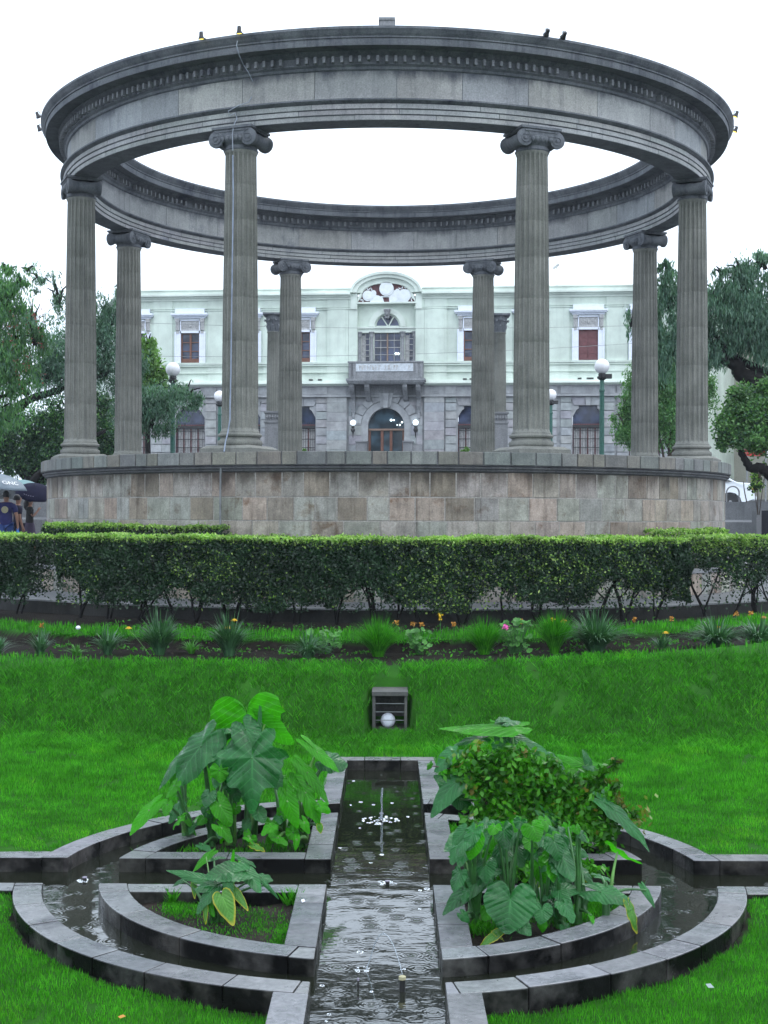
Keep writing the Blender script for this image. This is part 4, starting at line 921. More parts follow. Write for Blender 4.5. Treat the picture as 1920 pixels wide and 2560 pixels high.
def clip(poly, f):
    out = []
    for i in range(len(poly)):
        p, q = poly[i-1], poly[i]; a, b_ = f(p), f(q)
        if (a < 0) != (b_ < 0): t = a/(a-b_); out.append((p[0]+(q[0]-p[0])*t, p[1]+(q[1]-p[1])*t))
        if b_ >= 0: out.append(q)
    return out
def ctint(): return jit(.24, (1, 1, 1), .03)
def arc_blocks(mb, ri, ro, sx, sy, xin, yin, nb=7, z0=-2.95, z1=PZC):
    """ring blocks in the quadrant (sx, sy), kept outside |x|<xin and |y|<yin"""
    cuts = [0]+sorted(random.uniform(-.03, .03)+i/nb for i in range(1, nb))+[1]
    for a, c in zip(cuts[:-1], cuts[1:]):
        a0, a1 = a*math.pi/2, c*math.pi/2; k = 8; g = .0025/ro
        pts = [(ri*math.cos(a0+g+(a1-a0-2*g)*i/k), ri*math.sin(a0+g+(a1-a0-2*g)*i/k)) for i in range(k+1)]+[(ro*math.cos(a1-g-(a1-a0-2*g)*i/k), ro*math.sin(a1-g-(a1-a0-2*g)*i/k)) for i in range(k+1)]
        pts = clip(clip(pts, lambda p: p[0]-xin-.002), lambda p: p[1]-yin-.002)
        if len(pts) < 3: continue
        mb.poly([(sx*x, sy*y) for x, y in pts], z0, z1+random.uniform(-.003, .003), 0, ctint())
def straight(mb, axis, c0, c1, f0, f1, sx, sy, step=.62, z0=-2.95, z1=PZC):
    """blocks of a straight run: across from c0 to c1, along between functions f0(c) and f1(c)"""
    lo_ = max(f0(c0), f0(c1)) if False else (f0(c0)+f0(c1))/2; hi = (f1(c0)+f1(c1))/2; nb = max(1, round((hi-lo_)/step))
    for i in range(nb):
        t0, t1 = i/nb, (i+1)/nb; k = 4; cs = [c0+(c1-c0)*j/k for j in range(k+1)]
        e0 = [(c, (f0(c) if i == 0 else lo_+(hi-lo_)*t0)+.002) for c in cs]; e1 = [(c, (f1(c) if i == nb-1 else lo_+(hi-lo_)*t1)-.002) for c in cs]
        pts = e0+e1[::-1]
        if axis == 'x': pts = [(q, p) for p, q in pts]
        mb.poly([(sx*x, sy*y) for x, y in pts], z0, z1+random.uniform(-.003, .003), 0, ctint())
def bev(o, w_=.007):
    q = o.modifiers.new('bevel', 'BEVEL'); q.width = w_; q.segments = 2; q.limit_method = 'ANGLE'; q.angle_limit = R(50); return o
fo = lambda r: (lambda c: math.sqrt(max(0, r*r-c*c)))
for sx in (-1, 1):
    for sy in (-1, 1):
        mb = MB(); arc_blocks(mb, R1, R1O, sx, sy, WH, GH, 9); end = (YEND-PY0) if sy > 0 else 6.6
        straight(mb, 'y', WH, WH+CW, fo(R1O), lambda c: end, sx, sy, .5)
        straight(mb, 'x', GH, GH+CW, fo(R1O), lambda c: 7.5, sx, sy, .5)
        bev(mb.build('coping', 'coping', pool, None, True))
mb = MB()
for i in range(3): a = -WH-CW+(2*(WH+CW))*i/3; mb.box(a+.002, a+2*(WH+CW)/3-.002, YEND-PY0+.002, YEND-PY0+CW, -2.95, PZC+random.uniform(-.003, .003), 0, ctint())
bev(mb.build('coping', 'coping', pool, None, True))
QN = {(-1, 1): 'back left', (1, 1): 'back right', (-1, -1): 'front left', (1, -1): 'front right'}
QD = {(-1, 1): 'crowded with elephant ears behind the small one', (1, 1): 'holding the big bush and elephant ears', (-1, -1): 'with bare soil and one small elephant ear', (1, -1): 'with broad elephant ears spilling over its curved edge'}
for (sx, sy), nm in QN.items():
    t = tag(empty('planter', (PX0, PY0, 0)), 'quarter round coping planter '+QD[(sx, sy)], 'planter', 'quarter round planters in the pool')
    mb = MB(); arc_blocks(mb, R2-CW, R2, sx, sy, WH, GH, 5)
    straight(mb, 'y', WH, WH+CW, lambda c: GH, fo(R2-CW), sx, sy, .42); straight(mb, 'x', GH, GH+CW, lambda c: WH+CW, fo(R2-CW), sx, sy, .6)
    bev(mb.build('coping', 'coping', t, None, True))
    a = [(math.cos(q)*(R2-CW+.02), math.sin(q)*(R2-CW+.02)) for q in np.linspace(0, math.pi/2, 30)]
    pts = clip(clip([(0, 0)]+a, lambda p: p[0]-WH-CW+.02), lambda p: p[1]-GH-CW+.02)
    k = 44; mb = MB(); g = {}
    for i in range(k+1):
        for j in range(k+1):
            x, y = WH+.1+i*1.6/k, GH+.1+j*1.6/k; g[i, j] = len(mb.v); mb.v.append((sx*x, sy*y, -2.585+.018*nz(x*sx, y*sy, 4)))
    for i in range(k):
        for j in range(k):
            x, y = WH+.1+(i+.5)*1.6/k, GH+.1+(j+.5)*1.6/k
            if math.hypot(x, y) < R2-.06: mb.f.append([g[i, j], g[i+1, j], g[i+1, j+1], g[i, j+1]]); mb.m.append(0); mb.c.append((1, 1, 1))
    mb.build('soil', 'soil', t, 60)
# water: ripples around the jets and rain rings as a height pattern in the water itself
ZW = -2.605
CEN = [PZ(784, 2095, ZW), PZ(835, 1908, ZW), PZ(824, 1772, ZW), PZ(183, 1902, ZW), PZ(1330, 1985, ZW)]
m, n, b = newmat('water'); b.inputs['Base Color'].default_value = (.010, .012, .007, 1); b.inputs['Roughness'].default_value = .03; b.inputs['IOR'].default_value = 1.75; b.inputs['Specular IOR Level'].default_value = .85
tc = N(n, 'TexCoord'); tot = None
def addh(s):
    global tot
    if tot is None: tot = s
    else: a = N(n, 'Math', operation='ADD'); n.links.new(tot, a.inputs[0]); n.links.new(s, a.inputs[1]); tot = a.outputs[0]
def mth(op, a, b_=None):
    o = N(n, 'Math', operation=op)
    for i, q in enumerate((a, b_)):
        if q is None: continue
        if isinstance(q, (int, float)): o.inputs[i].default_value = q
        else: n.links.new(q, o.inputs[i])
    return o.outputs[0]
wob = N(n, 'TexNoise'); wob.inputs['Scale'].default_value = 3; n.links.new(tc.outputs['Object'], wob.inputs['Vector'])
for c_, amp, fr_, dec in zip(CEN, (3.4, 1.6, .6, 2.6, 1.1), (48, 62, 80, 60, 60), (1.2, 1.8, 3.2, 1.9, 1.6)):
    vm = N(n, 'VectorMath', operation='DISTANCE'); n.links.new(tc.outputs['Object'], vm.inputs[0]); vm.inputs[1].default_value = (c_.x, c_.y, 0)
    d = mth('ADD', vm.outputs['Value'], mth('MULTIPLY', wob.outputs['Fac'], .12)); addh(mth('MULTIPLY', mth('SINE', mth('MULTIPLY', d, fr_)), mth('MULTIPLY', mth('EXPONENT', mth('MULTIPLY', vm.outputs['Value'], -dec)), amp*.55)))
for sc_, am in ((2.6, 1.0), (8, .40), (22, .10)):
    mp = N(n, 'Mapping'); mp.inputs['Scale'].default_value = (.75, 1.5, 1); n.links.new(tc.outputs['Object'], mp.inputs[0])
    nn = N(n, 'TexNoise'); nn.inputs['Scale'].default_value = sc_; nn.inputs['Detail'].default_value = 3; nn.inputs['Distortion'].default_value = .8; n.links.new(mp.outputs[0], nn.inputs['Vector'])
    # the surface is calm at the far end of the channel, broken up near the two front jets
    vm = N(n, 'VectorMath', operation='DISTANCE'); n.links.new(tc.outputs['Object'], vm.inputs[0]); vm.inputs[1].default_value = (CEN[0].x, CEN[0].y-.3, 0)
    fall = mth('ADD', mth('EXPONENT', mth('MULTIPLY', vm.outputs['Value'], -.62)), .07); addh(mth('MULTIPLY', mth('MULTIPLY', nn.outputs['Fac'], am*1.5), fall))
vo = N(n, 'TexVoronoi'); vo.inputs['Scale'].default_value = 5.5; n.links.new(tc.outputs['Object'], vo.inputs['Vector'])
addh(mth('MULTIPLY', mth('SINE', mth('MULTIPLY', vo.outputs['Distance'], 46)), mth('MULTIPLY', mth('EXPONENT', mth('MULTIPLY', vo.outputs['Distance'], -7)), .28)))
bp = N(n, 'Bump'); bp.inputs['Strength'].default_value = 1; bp.inputs['Distance'].default_value = .0055; n.links.new(tot, bp.inputs['Height']); n.links.new(bp.outputs[0], b.inputs['Normal']); MT['water'] = m
def pool_outline(e=.06, arm=7.5):
    pts = []; rr_ = R1+e
    a1 = math.asin((GH+e)/rr_); a2 = math.acos((WH+e)/rr_)
    for q in range(4):
        sx_, sy_ = ((1, 1), (-1, 1), (-1, -1), (1, -1))[q]; arc = [(rr_*math.cos(t), rr_*math.sin(t)) for t in np.linspace(a1, a2, 16)]
        ends = [(arm, GH+e)], [(WH+e, (YEND-PY0+.05) if sy_ > 0 else 6.6)]
        seq = ends[0]+arc+ends[1]
        if q in (1, 3): seq = seq[::-1]
        pts += [(PX0+sx_*x, PY0+sy_*y) for x, y in seq]
    return pts
mb = MB(); mb.poly(pool_outline(), ZW-.3, ZW); o = mb.build('water', 'water'); struct(o)
# rain drops bursting on the water, splash foam
m, n, b = newmat('splash water'); b.inputs['Base Color'].default_value = (.75, .82, .9, 1); b.inputs['Roughness'].default_value = .15; b.inputs['Transmission Weight'].default_value = .8; MT['splash'] = m
mb = MB(); rr0 = random.Random(11)
def ringlet(x, y, r, t): mb.lathe([(r-t, 0), (r, t*.9), (r+t, 0)], 12, Matrix.Translation((x, y, ZW+.0005)), 0, False)
for k in range(28):
    y = rr0.uniform(6.2, 13.6); x = PX0+rr0.uniform(-WH+.03, WH-.03) if rr0.random() < .8 else rr0.choice((-1, 1))*rr0.uniform(2.0, 2.25)
    if abs(x-PX0) > WH and not (abs(y-PY0) < GH-.05): continue
    ringlet(x, y, rr0.uniform(.006, .020), rr0.uniform(.0015, .0035))
for c_, q, nn_ in ((CEN[2], .15, 48), (CEN[1], .06, 14), (CEN[0], .05, 8), (CEN[3], .045, 18), (CEN[4], .04, 6)):
    for k in range(nn_):
        a = rr0.uniform(0, 6.28); d = q*math.sqrt(rr0.random())*1.1; ringlet(c_.x+d*math.cos(a)*1.1, c_.y+d*math.sin(a), rr0.uniform(.004, .012), rr0.uniform(.001, .003))
tag(mb.build('rain_splashes', 'splash'), kind='stuff')
def nozzle(x, y, hh, lab, r=.014, white=False):
    p = PZ(x, y, ZW); t = tag(empty('fountain_nozzle', (p.x, p.y, ZW)), lab, 'nozzle', 'fountain nozzles'); mb = MB(); mb.lathe([(r, -.1), (r, hh*.75), (r*.8, hh*.78)], 12); mb.build('stem', 'plastic', t)
    mb = MB(); mb.lathe([(r*.9, hh*.72), (r*1.25, hh*.76), (r*1.25, hh*.95), (r*.7, hh)], 12); mb.build('tip', 'letterdim' if not white else 'khaki', t); return p
nozzle(869, 2141, .085, 'black fountain nozzle with a pale tip, in the near right of the channel', .016, True)
nozzle(773.5, 2136, .06, 'thin dark fountain rod in the near left of the channel', .005)
nozzle(837, 1911, .03, 'small dark nozzle bubbling in the middle of the channel')
nozzle(824, 1768, .05, 'nozzle under the upright jet at the far end of the channel')
nozzle(183, 1903, .03, 'small nozzle bubbling in the left arm of the round pool')
def jet(pts, r, lab):
    mb = MB(); rs = [r*(.75+.5*random.random()) for _ in pts]; mb.tube(pts, rs, 7); return tag(mb.build('water_jet', 'splash', None, 60), lab, 'water jet')
y0_ = PZ(824, 1772, ZW).y
jet([P(824+dx, yy_, y0_) for yy_, dx in ((1768, 0), (1755, .4), (1742, 1), (1730, 0), (1718, .8), (1708, 1.5), (1702, 2))], .008, 'upright fountain jet at the far end of the channel')
y0_ = PZ(869, 2125, ZW).y
jet([P(x, y, y0_+d) for x, y, d in ((869, 2104, 0), (864, 2085, .02), (858, 2064, .05), (850, 2042, .09), (840, 2024, .13), (829, 2016, .16), (819, 2021, .19), (809, 2040, .21), (802, 2064, .22), (795, 2085, .22), (789, 2101, .2))], .0032, 'thin fountain jet arching over the near end of the channel')
for p, h in ((CEN[1], .04), (CEN[3], .05)): pass
# recessed floodlight in the bank
t = tag(empty('recessed_floodlight', (BOX.x, 15.86, 0)), 'floodlight in a dark grilled concrete box let into the grass bank', 'floodlight'); zt_, zb_ = -2.085, -2.52; hw_ = .20
mb = MB(); mb.box(-hw_-.005, hw_+.01, -.02, .5, zt_, zt_+.045); mb.box(-hw_, -hw_+.035, 0, .45, zb_, zt_); mb.box(hw_-.03, hw_, 0, .45, zb_, zt_); mb.box(-hw_+.035, hw_-.03, .0, .45, zb_, zb_+.05); mb.box(-hw_, hw_, .42, .45, zb_, zt_); mb.build('box', 'kerb', t)
mb = MB()
for k in range(1, 4): zz_ = zb_+.05+(zt_-zb_-.05)*k/4; mb.box(-hw_+.03, hw_-.025, .01, .018, zz_, zz_+.008)
mb.build('grille', 'metal', t)
mb = MB(); T = Matrix.Translation((-.02, .16, zb_+.13)) @ Matrix.Rotation(R(80), 4, 'X'); mb.lathe([(.005, .05), (.05, .045), (.078, .02), (.085, 0), (.085, -.04), (.06, -.10)], 24, T); mb.build('lamp_lens', 'white', t, 50)
# ================================================================== VEGETATION
def sphere_pts(k):
    v = rng.normal(size=(k, 3)); v /= np.linalg.norm(v, axis=1, keepdims=True); return v
def leaves_at(C, L, W_, droop=0., rnd=.35, upn=.3):
    """leaf quads at points C; droop 1 makes them hang"""
    k = len(C); A = sphere_pts(k)*(1-droop)+np.array([0, 0, -1.])*droop*1.6; A = unit(A); N_ = unit(sphere_pts(k)+np.array([0, 0, upn])); Bv = unit(np.cross(A, N_))
    return leafquads(C, A, Bv, L*(1-rnd+2*rnd*rng.random(k)), W_*(1-rnd+2*rnd*rng.random(k)))
def crown(parent, Y, blobs, n, L, W_, mats, droop=0., wts=None, clump=.2, strands=False, name='crown', cl_per=260, thick=.9):
    area = sum(b_[2]*b_[3]*(b_[5] if len(b_) > 5 else 1) for b_ in blobs); C = []
    for b_ in blobs:
        x, y, rx, ry, dz = b_[:5]; de = b_[5] if len(b_) > 5 else 1; k = int(n*rx*ry*de/area); c = np.array(P(x, y, Y+dz)); ra = np.array([rx*PX*Y, rx*PX*Y*thick, ry*PX*Y])
        m_ = max(6, k//cl_per*2); cc_ = sphere_pts(m_)*(rng.random((m_, 1))**.45)*.93; own = rng.integers(0, m_, k)
        pts = c+(cc_[own]+rng.normal(size=(k, 3))*clump*(.5+rng.random((m_, 1))[own]))*ra
        if strands: pts[:, 2] -= rng.random(k)**.7*.38*ra[2]*rng.random(m_)[own]*1.5
        C.append(pts)
    C = np.concatenate(C); V = leaves_at(C, L, W_, droop); mi = rng.choice(len(mats), len(C), p=wts) if wts else rng.integers(0, len(mats), len(C))
    return quads(name, V, mats, parent, mi)
def branch(mb, Y, pts, r0, r1, n=8):
    Q = [P(x, y, Y+(d if d else 0)) for x, y, d in pts]; k = len(Q); sm_ = []
    for i in range(k-1):
        for t in (0, .33, .66): sm_.append(Q[i].lerp(Q[i+1], t)+Vector((random.uniform(-1, 1), random.uniform(-1, 1), random.uniform(-1, 1)))*r0*.25*(0 if t == 0 else 1))
    sm_.append(Q[-1]); kk = len(sm_); mb.tube(sm_, [r0+(r1-r0)*i/(kk-1) for i in range(kk)], n)
def tree(lab, Y, blobs, n, L, W_, mats, brs, base=None, bark='bark', cat='tree', **kw):
    t = tag(empty('tree', (0, 0, 0)), lab, cat, 'trees round the square'); crown(t, Y, blobs, n, L, W_, mats, **kw); mb = MB()
    for pts, r0, r1 in brs: branch(mb, Y, pts, r0, r1)
    # fine twigs inside the crown
    for b_ in blobs:
        for k in range(3):
            a = random.uniform(0, 6.28); x, y = b_[0], b_[1]; branch(mb, Y, [(x, y+b_[3]*.4, b_[4]), (x+b_[2]*.4*math.cos(a), y-b_[3]*.2+b_[3]*.3*math.sin(a), b_[4]), (x+b_[2]*.8*math.cos(a), y-b_[3]*.2+b_[3]*.75*math.sin(a), b_[4])], .045, .012, 5)
    mb.build('trunk', bark, t, 60); return t
def below(x, y, Y): p = P(x, y, Y); return P(x, y, Y)
def gy(x, Y): # picture row of the ground under column x at depth Y
    p = P(x, 1112, Y); return 1112-zplaza(p.x, Y)/(PX*Y)
# left: near pepper tree with red berries, hanging in from the left edge
tl = tree('near pepper tree with red berries leaning in at the left edge', 33, [(-40, 640, 75, 70, 0), (10, 650, 60, 55, 0), (45, 610, 28, 22, 0, .5), (0, 740, 85, 70, 0), (-60, 800, 90, 90, 0), (30, 820, 50, 60, 0), (75, 730, 30, 40, 0, .8), (-30, 900, 80, 50, 0), (15, 585, 28, 22, 0, .5), (60, 580, 18, 10, 0, .35)], 30000, .13, .028, ['peppergreen', 'pepper'],
     [([(-120, 1215, 0), (-110, 1000, 0), (-60, 850, 0), (-20, 740, 0), (10, 650, 0), (40, 605, 0)], .28, .03), ([(-90, 900, 0), (-30, 860, 0), (30, 850, 0)], .1, .03)], droop=.55, wts=[.8, .2], strands=True)
C = np.array([P(random.uniform(5, 95), random.uniform(650, 850), 32.7+random.uniform(-.4, .4)) for _ in range(34)]); C = np.repeat(C, 7, axis=0)+rng.normal(size=(238, 3))*[.04, .04, .09]
quads('berry_cluster', leaves_at(C, .05, .04), ['berries'], tl)
# dark leaning tree with thick limbs between the two left columns
tree('dark spreading tree with thick bare limbs behind the left columns', 41, [(140, 760, 75, 60, 0), (100, 800, 60, 60, 0), (70, 700, 45, 50, 0, .8), (180, 700, 50, 60, 0), (225, 740, 45, 90, 0), (125, 640, 30, 45, 0, .35), (190, 645, 35, 30, 0, .4), (90, 600, 35, 30, 0, .35), (240, 680, 30, 60, 0), (270, 800, 50, 60, 0), (320, 850, 60, 45, 0), (360, 870, 65, 45, 0), (400, 850, 42, 34, 0), (330, 910, 50, 40, 0), (290, 880, 50, 60, 0), (300, 790, 30, 30, 0, .7), (125, 620, 12, 40, 0, .25)], 38000, .13, .032, ['pepper', 'treedark'],
     [([(60, 1225, 0), (70, 1040, 0), (110, 1000, 0), (170, 960, 0), (230, 930, 0)], .13, .06), ([(20, 900, 0), (60, 865, 0), (105, 850, 0), (150, 830, 0), (215, 812, 0), (245, 800, 0), (290, 780, 0)], .13, .04), ([(60, 855, 0), (45, 838, 0), (75, 815, 0), (110, 795, 0), (150, 790, 0)], .09, .03), ([(35, 880, 0), (80, 855, 0), (130, 845, 0)], .12, .1), ([(290, 900, 0), (320, 890, 0), (350, 880, 0), (390, 860, 0)], .08, .02), ([(150, 800, 0), (150, 720, 0), (147, 660, 0), (149, 615, 0)], .05, .01)], droop=.45, wts=[.85, .15], strands=True, clump=.17)
tree('dense dark round tree low behind the leftmost columns', 43, [(150, 900, 70, 45, 0), (200, 930, 70, 60, 0), (90, 930, 60, 50, 0), (30, 940, 70, 60, 0), (140, 970, 90, 50, 0), (40, 1000, 70, 40, 0), (220, 880, 40, 50, 0), (180, 1000, 70, 35, 0), (-20, 970, 60, 60, 0), (100, 1020, 60, 30, 0, .8), (235, 960, 40, 40, 0)], 42000, .11, .05, ['treedark', 'treebright'],
     [([(80, 1190, 0), (80, 1090, 0), (75, 1040, 0), (85, 990, 0), (120, 940, 0)], .5, .15), ([(75, 1060, 0), (40, 1010, 0), (20, 960, 0)], .2, .08), ([(80, 1040, 0), (130, 1000, 0), (190, 960, 0)], .22, .08)], wts=[.72, .28])
tree('small lime green tree in front of the leftmost window', 46, [(315, 770, 30, 35, 0), (335, 800, 25, 30, 0), (320, 740, 18, 22, 0, .6), (310, 830, 35, 40, 0), (345, 830, 22, 25, 0, .8)], 9000, .12, .055, ['treelime'], [([(318, 1160, 0), (318, 900, 0), (320, 800, 0), (322, 745, 0)], .12, .02)])
# right side
tree('willowy tree with drooping blue green foliage and a long crooked limb, right', 34.5, [(1445, 640, 40, 65, 0), (1450, 740, 55, 70, 0), (1400, 710, 38, 50, 0, .8), (1440, 580, 22, 25, 0, .6), (1500, 720, 50, 70, 0), (1560, 640, 60, 60, 0), (1620, 620, 60, 60, 0), (1590, 700, 80, 60, 0), (1650, 700, 60, 80, 0), (1540, 760, 45, 40, 0), (1660, 765, 40, 20, 0), (1600, 580, 40, 28, 0, .5), (1655, 570, 35, 30, 0, .7), (1560, 590, 25, 20, 0, .3), (1700, 660, 60, 100, 0), (1365, 690, 16, 40, 0, .3)], 46000, .14, .03, ['pepper', 'treedark'],
     [([(1760, 1180, 0), (1740, 900, 0), (1690, 845, 0), (1659, 832, 0), (1620, 818, 0), (1595, 800, 0), (1565, 775, 0), (1545, 760, 0), (1530, 735, 0), (1500, 700, 0)], .34, .07), ([(1700, 830, 0), (1650, 800, 0), (1600, 785, 0), (1570, 772, 0)], .12, .05), ([(1690, 810, 0), (1640, 795, 0), (1600, 775, 0), (1575, 760, 0), (1540, 720, 0)], .09, .03)], droop=.6, wts=[.9, .1], strands=True, clump=.17)
tree('upright light green tree between the two rightmost columns', 44, [(1455, 830, 45, 70, 0), (1440, 900, 50, 55, 0), (1370, 850, 35, 60, 0, .8), (1350, 900, 38, 50, 0, .7), (1385, 810, 25, 45, 0, .8), (1480, 870, 30, 60, 0), (1360, 935, 30, 25, 0, .4), (1440, 800, 35, 45, 0), (1525, 860, 30, 60, 0, .7)], 26000, .13, .04, ['peppergreen', 'treebright'],
     [([(1452, 1150, 0), (1452, 985, 0), (1448, 930, 0), (1440, 860, 0)], .2, .05), ([(1452, 990, 0), (1425, 900, 0), (1390, 860, 0)], .08, .02), ([(1436, 1150, 0), (1434, 990, 0), (1425, 945, 0), (1410, 910, 0)], .05, .02), ([(1455, 985, 0), (1475, 930, 0), (1480, 880, 0)], .07, .02)], droop=.35, wts=[.75, .25], strands=True, bark='barkbrown')
tree('low round tree with a snaking dark limb at the right edge', 32, [(1600, 900, 45, 40, 0), (1650, 880, 50, 45, 0), (1575, 930, 38, 32, 0), (1630, 945, 50, 34, 0), (1560, 960, 22, 22, 0, .8), (1590, 855, 30, 25, 0, .7), (1680, 930, 50, 50, 0), (1645, 835, 30, 22, 0, .7)], 26000, .085, .05, ['treebright', 'treedark'],
     [([(1755, 1160, 0), (1720, 1080, 0), (1680, 1040, 0), (1659, 1022, 0), (1645, 1010, 0), (1625, 1012, 0), (1612, 1000, 0), (1606, 985, 0), (1598, 965, 0), (1610, 940, 0)], .17, .05), ([(1606, 985, 0), (1590, 950, 0), (1580, 925, 0)], .05, .02)], wts=[.8, .2])
tree('thin variegated sapling beside the white car at the right', 33.5, [(1640, 1025, 14, 18, 0), (1632, 1050, 14, 20, 0, .6), (1652, 1010, 8, 12, 0, .5)], 900, .08, .05, ['hedgetop', 'treedark'], [([(1637, 1112, 0), (1637, 1060, 0), (1640, 1015, 0)], .012, .006), ([(1637, 1112, 0), (1630, 1060, 0), (1624, 1025, 0)], .012, .006), ([(1640, 1112, 0), (1647, 1060, 0), (1655, 1010, 0)], .012, .006), ([(1613, 1085, 0), (1608, 1060, 0), (1606, 1040, 0)], .015, .01)], bark='barkbrown', cat='sapling')
# clipped round shrubs in front of the building
for x, lab in ((658, 'clipped round shrub right of the left back column foot'), (1004, 'clipped round shrub left of the right back column foot')):
    t = tag(empty('round_shrub', (0, 0, 0)), lab, 'shrub', 'clipped round shrubs'); crown(t, 50, [(x, 980, 15, 14, 0)], 1500, .07, .05, ['treelime'], clump=.1, name='foliage')
    mb = MB(); p = P(x, 985, 50); mb.tube([(p.x, 50, ZG), (p.x, 50, p.z)], .05, 6); mb.build('stem', 'barkbrown', t)
# ------------------------------------------------------------------ hedges
def hedge(lab, px0, px1, rc, depth, zb, zt, n, grp, stems=True, gaps=True, lift=lambda u: 0*u, lsz=.050, topm=.10, mats=('hedge', 'hedgetop')):
    def th_of(px):
        best = min((abs((GX+(rc)*math.sin(t))/(GY-rc*math.cos(t))*2970+832.5-px), t) for t in np.linspace(-1.35, 1.35, 2701)); return best[1]
    t0, t1 = th_of(px0), th_of(px1); t = tag(empty('hedge', (GX, GY, 0)), lab, 'hedge', grp); ln = (t1-t0)*rc
    k = int(n); u = rng.random(k)
    kind = rng.random(k); face = kind < .52; top = (kind >= .52) & (kind < .66)
    s = rng.uniform(0, ln, k); z = zb+(zt-zb)*rng.random(k)**.8; w_ = rng.uniform(-.5, .5, k)*depth           # + is towards the camera
    w_[face] = depth*.5-np.abs(rng.normal(size=face.sum()))*.05
    z[top] = zt-np.abs(rng.normal(size=top.sum()))*.022
    endk = rng.random(k) < .05; s[endk] = np.where(rng.random(endk.sum()) < .5, np.abs(rng.normal(size=endk.sum()))*.05, ln-np.abs(rng.normal(size=endk.sum()))*.05)
    # clumps: leaves gather round shoots that bulge out of the face
    cs, cz = s*6.0, z*6.5; bul = np.sin(cs*1.1+np.sin(cz*1.3)*1.5)*np.cos(cz*1.2+np.sin(cs*.7)*2)*.5+np.sin(cs*2.9+cz*2.1)*.3
    w_ += np.where(face, bul*.075, 0); z += np.where(top, np.sin(s*1.1)*.014+np.sin(s*3.1)*.010+np.sin(s*9+np.sin(s*4))*.016+np.maximum(0, rng.normal(size=k))*.016, 0)
    if gaps:  # ragged open underside between the stems
        low = (z-zb)/(zt-zb); edge = .17+.14*np.sin(s*2.9+1+np.sin(s*.9))+.08*np.sin(s*6.9)+.03*np.sin(s*17)+lift(s/ln); keep = (low > edge) | (rng.random(k) < .12)
        keep &= ~((low < edge+.2) & (rng.random(k) < .25)); keep &= ~(face & (bul < -.30) & (rng.random(k) < .6) & (low < .9)); s, z, w_, top = s[keep], z[keep], w_[keep], top[keep]
    r_ = rc+w_; a = t0+s/rc; C = np.stack([r_*np.sin(a), -r_*np.cos(a), z], 1); V = leaves_at(C, lsz, lsz*.62, 0, .35, .5)
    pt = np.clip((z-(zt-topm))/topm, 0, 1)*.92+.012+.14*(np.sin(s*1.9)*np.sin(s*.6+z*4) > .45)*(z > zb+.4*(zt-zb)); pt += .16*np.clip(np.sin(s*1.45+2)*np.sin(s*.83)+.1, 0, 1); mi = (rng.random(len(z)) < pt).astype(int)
    quads('foliage', V, list(mats), t, mi)
    if stems:
        s_ = .25
        while s_ < ln-.1:
            mb = MB(); a = t0+s_/rc; B = Vector((rc*math.sin(a), -rc*math.cos(a), zb-.18)); nn_ = random.choice((1, 2, 2, 3))
            for j in range(nn_):
                b0 = B+Vector((random.uniform(-.05, .05), random.uniform(-.05, .05), 0)); pts = [b0]; d = Vector((random.uniform(-.35, .35), random.uniform(-.25, .25), 1))
                for q in range(6): d = (d+Vector((random.uniform(-.35, .35), random.uniform(-.3, .3), .1))).normalized(); pts.append(pts[-1]+d*(zt-zb)*.17)
                r0 = random.uniform(.016, .035); mb.tube(pts, [r0*(1-.12*q) for q in range(7)], 6)
                for q in (2, 3, 4):
                    d2 = Vector((random.uniform(-1, 1), random.uniform(-.8, .8), .6)).normalized(); mb.tube([pts[q], pts[q]+d2*.14, pts[q]+d2*.28+Vector((0, 0, .05))], [r0*.5, r0*.35, r0*.2], 5)
            mb.build('stem', 'bark', t, 60); s_ += random.uniform(.34, .62)
    return t
HG = 'clipped hedges along the path'
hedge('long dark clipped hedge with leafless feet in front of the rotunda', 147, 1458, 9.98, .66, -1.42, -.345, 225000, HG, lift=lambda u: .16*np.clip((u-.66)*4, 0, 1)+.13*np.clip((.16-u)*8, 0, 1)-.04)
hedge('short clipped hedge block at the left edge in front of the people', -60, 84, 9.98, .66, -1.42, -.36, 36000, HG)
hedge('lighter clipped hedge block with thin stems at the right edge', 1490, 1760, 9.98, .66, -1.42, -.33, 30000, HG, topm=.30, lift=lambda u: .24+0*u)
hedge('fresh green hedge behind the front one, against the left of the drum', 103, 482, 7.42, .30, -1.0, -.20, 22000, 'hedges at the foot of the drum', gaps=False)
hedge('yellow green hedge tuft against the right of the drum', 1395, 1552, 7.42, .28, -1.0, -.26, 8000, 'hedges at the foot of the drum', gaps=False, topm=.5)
hedge('thin low hedge hidden behind the front hedge at the middle of the drum', 484, 1392, 7.42, .28, -1.0, -.375, 20000, 'hedges at the foot of the drum', gaps=False)
